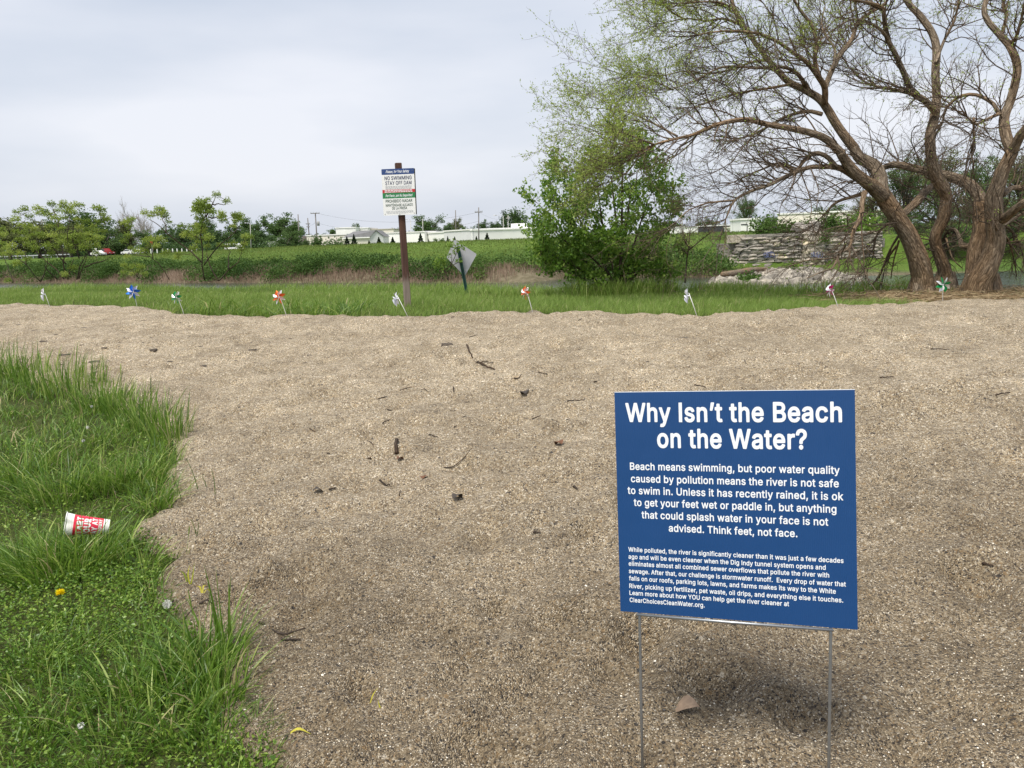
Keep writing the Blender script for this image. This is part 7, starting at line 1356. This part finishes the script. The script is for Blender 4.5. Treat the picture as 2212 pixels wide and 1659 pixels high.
for l, bl in SPR:
    g0 = on_sand(*bl[0][0]); root = thing('sprout', l, 'sprout', g0, 'yellow-green sprouts in the sand')
    for (a, b_, c, rn, w) in bl:
        A = on_sand(*a); flat = 'flat' in l; B_, C_ = (on_sand(*b_) + [0, 0, .012], on_sand(*c) + [0, 0, .004]) if flat else (P(*b_, A[1] + .005), P(*c, A[1] + .01)); pp_, ww = smoothline([A - [0, 0, .003], B_, C_], [w, w * 1.3, .0006], 8); sd = np.array([.8, -.3, .5]) if not flat else np.array([0, .9, .3]); q = MB(); sd = nrm(sd)
        V_ = np.stack([pp_ - sd * ww[:, None] * .7, pp_ - np.array([0, .3, .0]) * ww[:, None] * .5, pp_ + sd * ww[:, None] * .7], 1).reshape(-1, 3); q.add(V_, q=[(i * 3 + j, i * 3 + j + 1, i * 3 + j + 4, i * 3 + j + 3) for i in range(7) for j in range(2)], rnd=rn); q.build('leaf', M_SPR, root, True)
# twigs, bark bits and dead leaves
M_BIT = barkmat('dead_wood', (.03, .024, .02), (.06, .047, .038), (.11, .088, .07), 6.0, .4); M_DLEAF = mat('dead_leaf', (.13, .058, .028), .8, var=.25, vscale=40); M_CHIP = mat('pale_wood_chip', (.30, .21, .14), .85, var=.2, vscale=60)
def twig(label, uv, w, m=None, forks=(), grp=None, name='twig', lift=.004):
    q = np.array([on_sand(*p) for p in uv]); q[:, 2] += lift + w * .4; p, r = smoothline(q, np.linspace(w, w * .55, len(q)), 12); p[1:-1, 2] += rng.uniform(0, w, 10); mb = MB(); tubes(mb, p, r, 7, .5, lump=.3)
    for f in forks:
        q = np.array([on_sand(*c) for c in f]); q[:, 2] += lift + w; pp_, rr_ = smoothline(q, np.linspace(w * .6, w * .3, len(q)), 8); tubes(mb, pp_, rr_, 6)
    return tag(mb.build(name, m or M_BIT, None, True), label, 'twig' if name == 'twig' else name.split('_')[0], grp)
LZ = lambda X, Y: ((740 + X * .3496) * .864, (780 + Y * .3496) * .864)
twig('dark jagged strip of bark lying in front of the short upright one', A2(LZ, [(345, 1095), (400, 1075), (460, 1055), (535, 1030)]), .010, None, [A2(LZ, [(390, 1080), (370, 1065), (350, 1085)])], 'wood bits on the sand', 'bark_strip')
twig('short thick reddish piece of bark pointing away from the viewer', A2(LZ, [(720, 1005), (716, 975), (728, 935)]), .014, None, (), 'wood bits on the sand', 'bark_strip')
twig('straight stick pointing at the viewer near the middle of the sand', A2(LZ, [(1222, 245), (1240, 285), (1262, 318)]), .010, None, (), 'wood bits on the sand')
twig('bent stick curving right below the straight one', A2(LZ, [(1295, 350), (1320, 382), (1370, 392), (1420, 406)]), .010, None, [A2(LZ, [(1320, 382), (1350, 370), (1410, 366)])], 'wood bits on the sand')
TW = [[(745, 580), (790, 572), (830, 568)], [(915, 565), (945, 572)], [(1125, 550), (1128, 575)], [(620, 810), (660, 818), (700, 832)], [(495, 915), (530, 940), (560, 972)], [(655, 725), (690, 718)], [(1180, 622), (1240, 638)], [(1060, 1115), (1120, 1105), (1200, 1075), (1260, 1040)], [(1090, 345), (1105, 352)],
      [(1560, 465), (1590, 472), (1612, 462)], [(1730, 436), (1800, 442)], [(1940, 645), (2000, 662), (2060, 652)], [(1110, 60), (1135, 58)], [(1240, 190), (1300, 172)], [(1310, 220), (1345, 212)], [(1440, 172), (1475, 168)], [(1690, 785), (1750, 782)], [(600, 1235), (640, 1245), (670, 1228)], [(740, 1340), (750, 1310)], [(1985, 1250), (2010, 1275)], [(1100, 690), (1140, 682)], [(950, 910), (1015, 905)],
      [(1195, 795), (1225, 788)], [(1130, 835), (1150, 832)], [(225, 1040), (245, 1045)], [(100, 885), (140, 892)], [(1700, 1610), (1750, 1635)], [(1930, 770), (1960, 772)], [(240, 1300), (290, 1285)], [(590, 645), (650, 632)], [(2130, 520), (2155, 515)], [(970, 290), (990, 300)], [(1050, 250), (1100, 245)], [(2020, 70), (2045, 60)], [(30, 62), (110, 60)], [(2160, 80), (2165, 60)]]
for t in TW: twig('tiny dark twig lying loose on the sand', A2(LZ, t), .0042 * rng.uniform(.7, 1.5), None, (), 'tiny dark twigs on the sand')
R2Z = lambda X, Y: ((1480 + X * .4882) * .864, (1480 + Y * .4882) * .864)
for uv in ([(2080, 1252), (2050, 1248)], [(2122, 1222), (2145, 1228)], [(1900, 830), (1930, 826)], [(2010, 760), (2050, 763)], [(1465, 855), (1500, 862), (1520, 868)], [(1500, 840), (1524, 850)], [(2150, 870), (2180, 862)], [(610, 1385), (650, 1392)], [(380, 1325), (440, 1308), (462, 1302)], [(560, 1350), (610, 1365), (660, 1372)]):
    twig('tiny dark twig lying loose on the sand', uv, .005, None, (), 'tiny dark twigs on the sand')
def dleaf(label, uv, s, m, grp='dead leaves on the sand'):
    c = on_sand(*uv); mb = MB(); a = rng.uniform(0, 6.28); dx = np.array([math.cos(a), math.sin(a), .25]); dy = np.array([-math.sin(a), math.cos(a), .1]); V_ = []
    for i in range(6):
        t = i / 5; w = math.sin(math.pi * (t * .9 + .06)) * .42
        for j in (-1, 0, 1): V_.append(c + [0, 0, .004] + s * (dx * (t - .5) + dy * w * j + np.array([0, 0, 1]) * (.22 * abs(j) * w + .28 * math.sin(t * 3.1) + rng.uniform(0, .06))))
    mb.add(V_, q=[(i * 3 + j, i * 3 + j + 1, i * 3 + j + 4, i * 3 + j + 3) for i in range(5) for j in range(2)]); return tag(mb.build('dead_leaf', m, None, True), label, 'leaf', grp)
dleaf('pale curled wood chip lying between the legs of the blue sign', R2Z(488, 628), .075, M_CHIP, 'wood bits on the sand')
M_DK = mat('dark_dead_leaf', (.045, .036, .03), .85, var=.3, vscale=40)
dleaf('reddish brown curled leaf in the middle of the sand', LZ(912, 1232), .055, M_DLEAF); dleaf('dark crumpled leaf right of the reddish one', LZ(1155, 1350), .07, M_DK); dleaf('dark pointed leaf on the upper right of the sand', LZ(1632, 572), .09, M_DK); dleaf('brown leaf scrap just below the upright bark piece', LZ(745, 1070), .05, M_DLEAF); dleaf('brown leaf scrap left of the blue sign', LZ(1880, 955), .07, M_DLEAF)
dleaf('small dark scrap near the lower middle of the sand', LZ(160, 1315), .06, M_DK)
# damp earth clods on the left; random extras imitate shaded dimples as dark lumps
M_CLOD_SHADE = mat('damp_earth_dimple_shade', (.085, .068, .052), .95, var=.3, vscale=30, bump=.6, bscale=80)
for u, v, s in [(45, 752, 1.0), (24, 746, .8), (140, 771, 1.0), (152, 764, .6), (207, 788, 1.1), (238, 803, .9), (228, 812, .7), (333, 764, .8), (455, 771, .9), (95, 741, .8), (120, 722, .7), (182, 711, .8), (262, 742, .6), (330, 734, .6), (225, 752, .7), (545, 756, .7), (410, 706, .6), (512, 783, .7), (40, 700, .7), (75, 716, .6), (700, 751, .5), (965, 751, .9), (1255, 757, .6), (1475, 737, 1.0), (960, 1285, .3)] + [(float(rng.uniform(0, 620) + (900 * rng.random() if k % 3 == 0 else 0)), float(rng.uniform(692, 800)), float(rng.uniform(.25, .6))) for k in range(70)]:
    c = on_sand(u, v); r = .05 * s * rng.uniform(.7, 1.2); mb = MB(); rock(mb, c + [0, 0, -.008], (r * rng.uniform(1.1, 1.5), r * .8, r * .42), .5); tag(mb.build('clod_or_dimple_shade', M_CLOD_SHADE, None, True), 'small dark lump on the pale sand', 'clod', 'dark clods on the sand')
# loose pebbles close to the camera
m, nt, b = newmat('pebbles'); at = nd(nt, 'ShaderNodeAttribute', attribute_name='rnd'); nt.links.new(ramp(nt, GR, at.outputs['Fac'], 'CONSTANT'), b.inputs['Base Color']); b.inputs['Roughness'].default_value = .6; M_PEB = m
mb = MB(); n = 26000; y = 1.9 + 5.5 * rng.random(n) ** 1.9; x = rng.uniform(-1, 1, n) * (y * .68 + .4); k = sdist(x, y, SAND) > .03; x, y = x[k], y[k]; n = len(x); z = np.array([zsand(a, c_) for a, c_ in zip(x, y)])
r = rng.uniform(.0018, .0042, n) * np.where(rng.random(n) < .05, 1.7, 1); base_o = np.array([(1, 0, 0), (-1, 0, 0), (0, 1, 0), (0, -1, 0), (0, 0, .7), (0, 0, -.7)]); jit = rng.uniform(.6, 1.25, (n, 6, 1)); ang = rng.uniform(0, 6.28, n); ca, sa = np.cos(ang)[:, None], np.sin(ang)[:, None]
V_ = base_o[None] * jit * r[:, None, None]; V_ = np.stack([V_[..., 0] * ca - V_[..., 1] * sa, V_[..., 0] * sa + V_[..., 1] * ca, V_[..., 2]], -1) + np.stack([x, y, z + r * .25], 1)[:, None]
F_ = np.array([(0, 2, 4), (2, 1, 4), (1, 3, 4), (3, 0, 4), (2, 0, 5), (1, 2, 5), (3, 1, 5), (0, 3, 5)]); mb.add(V_.reshape(-1, 3), t=(np.arange(n)[:, None, None] * 6 + F_[None]).reshape(-1, 3), rnd=np.repeat(rng.random(n), 6)); tag(mb.build('gravel', M_PEB, None, True), kind='stuff')
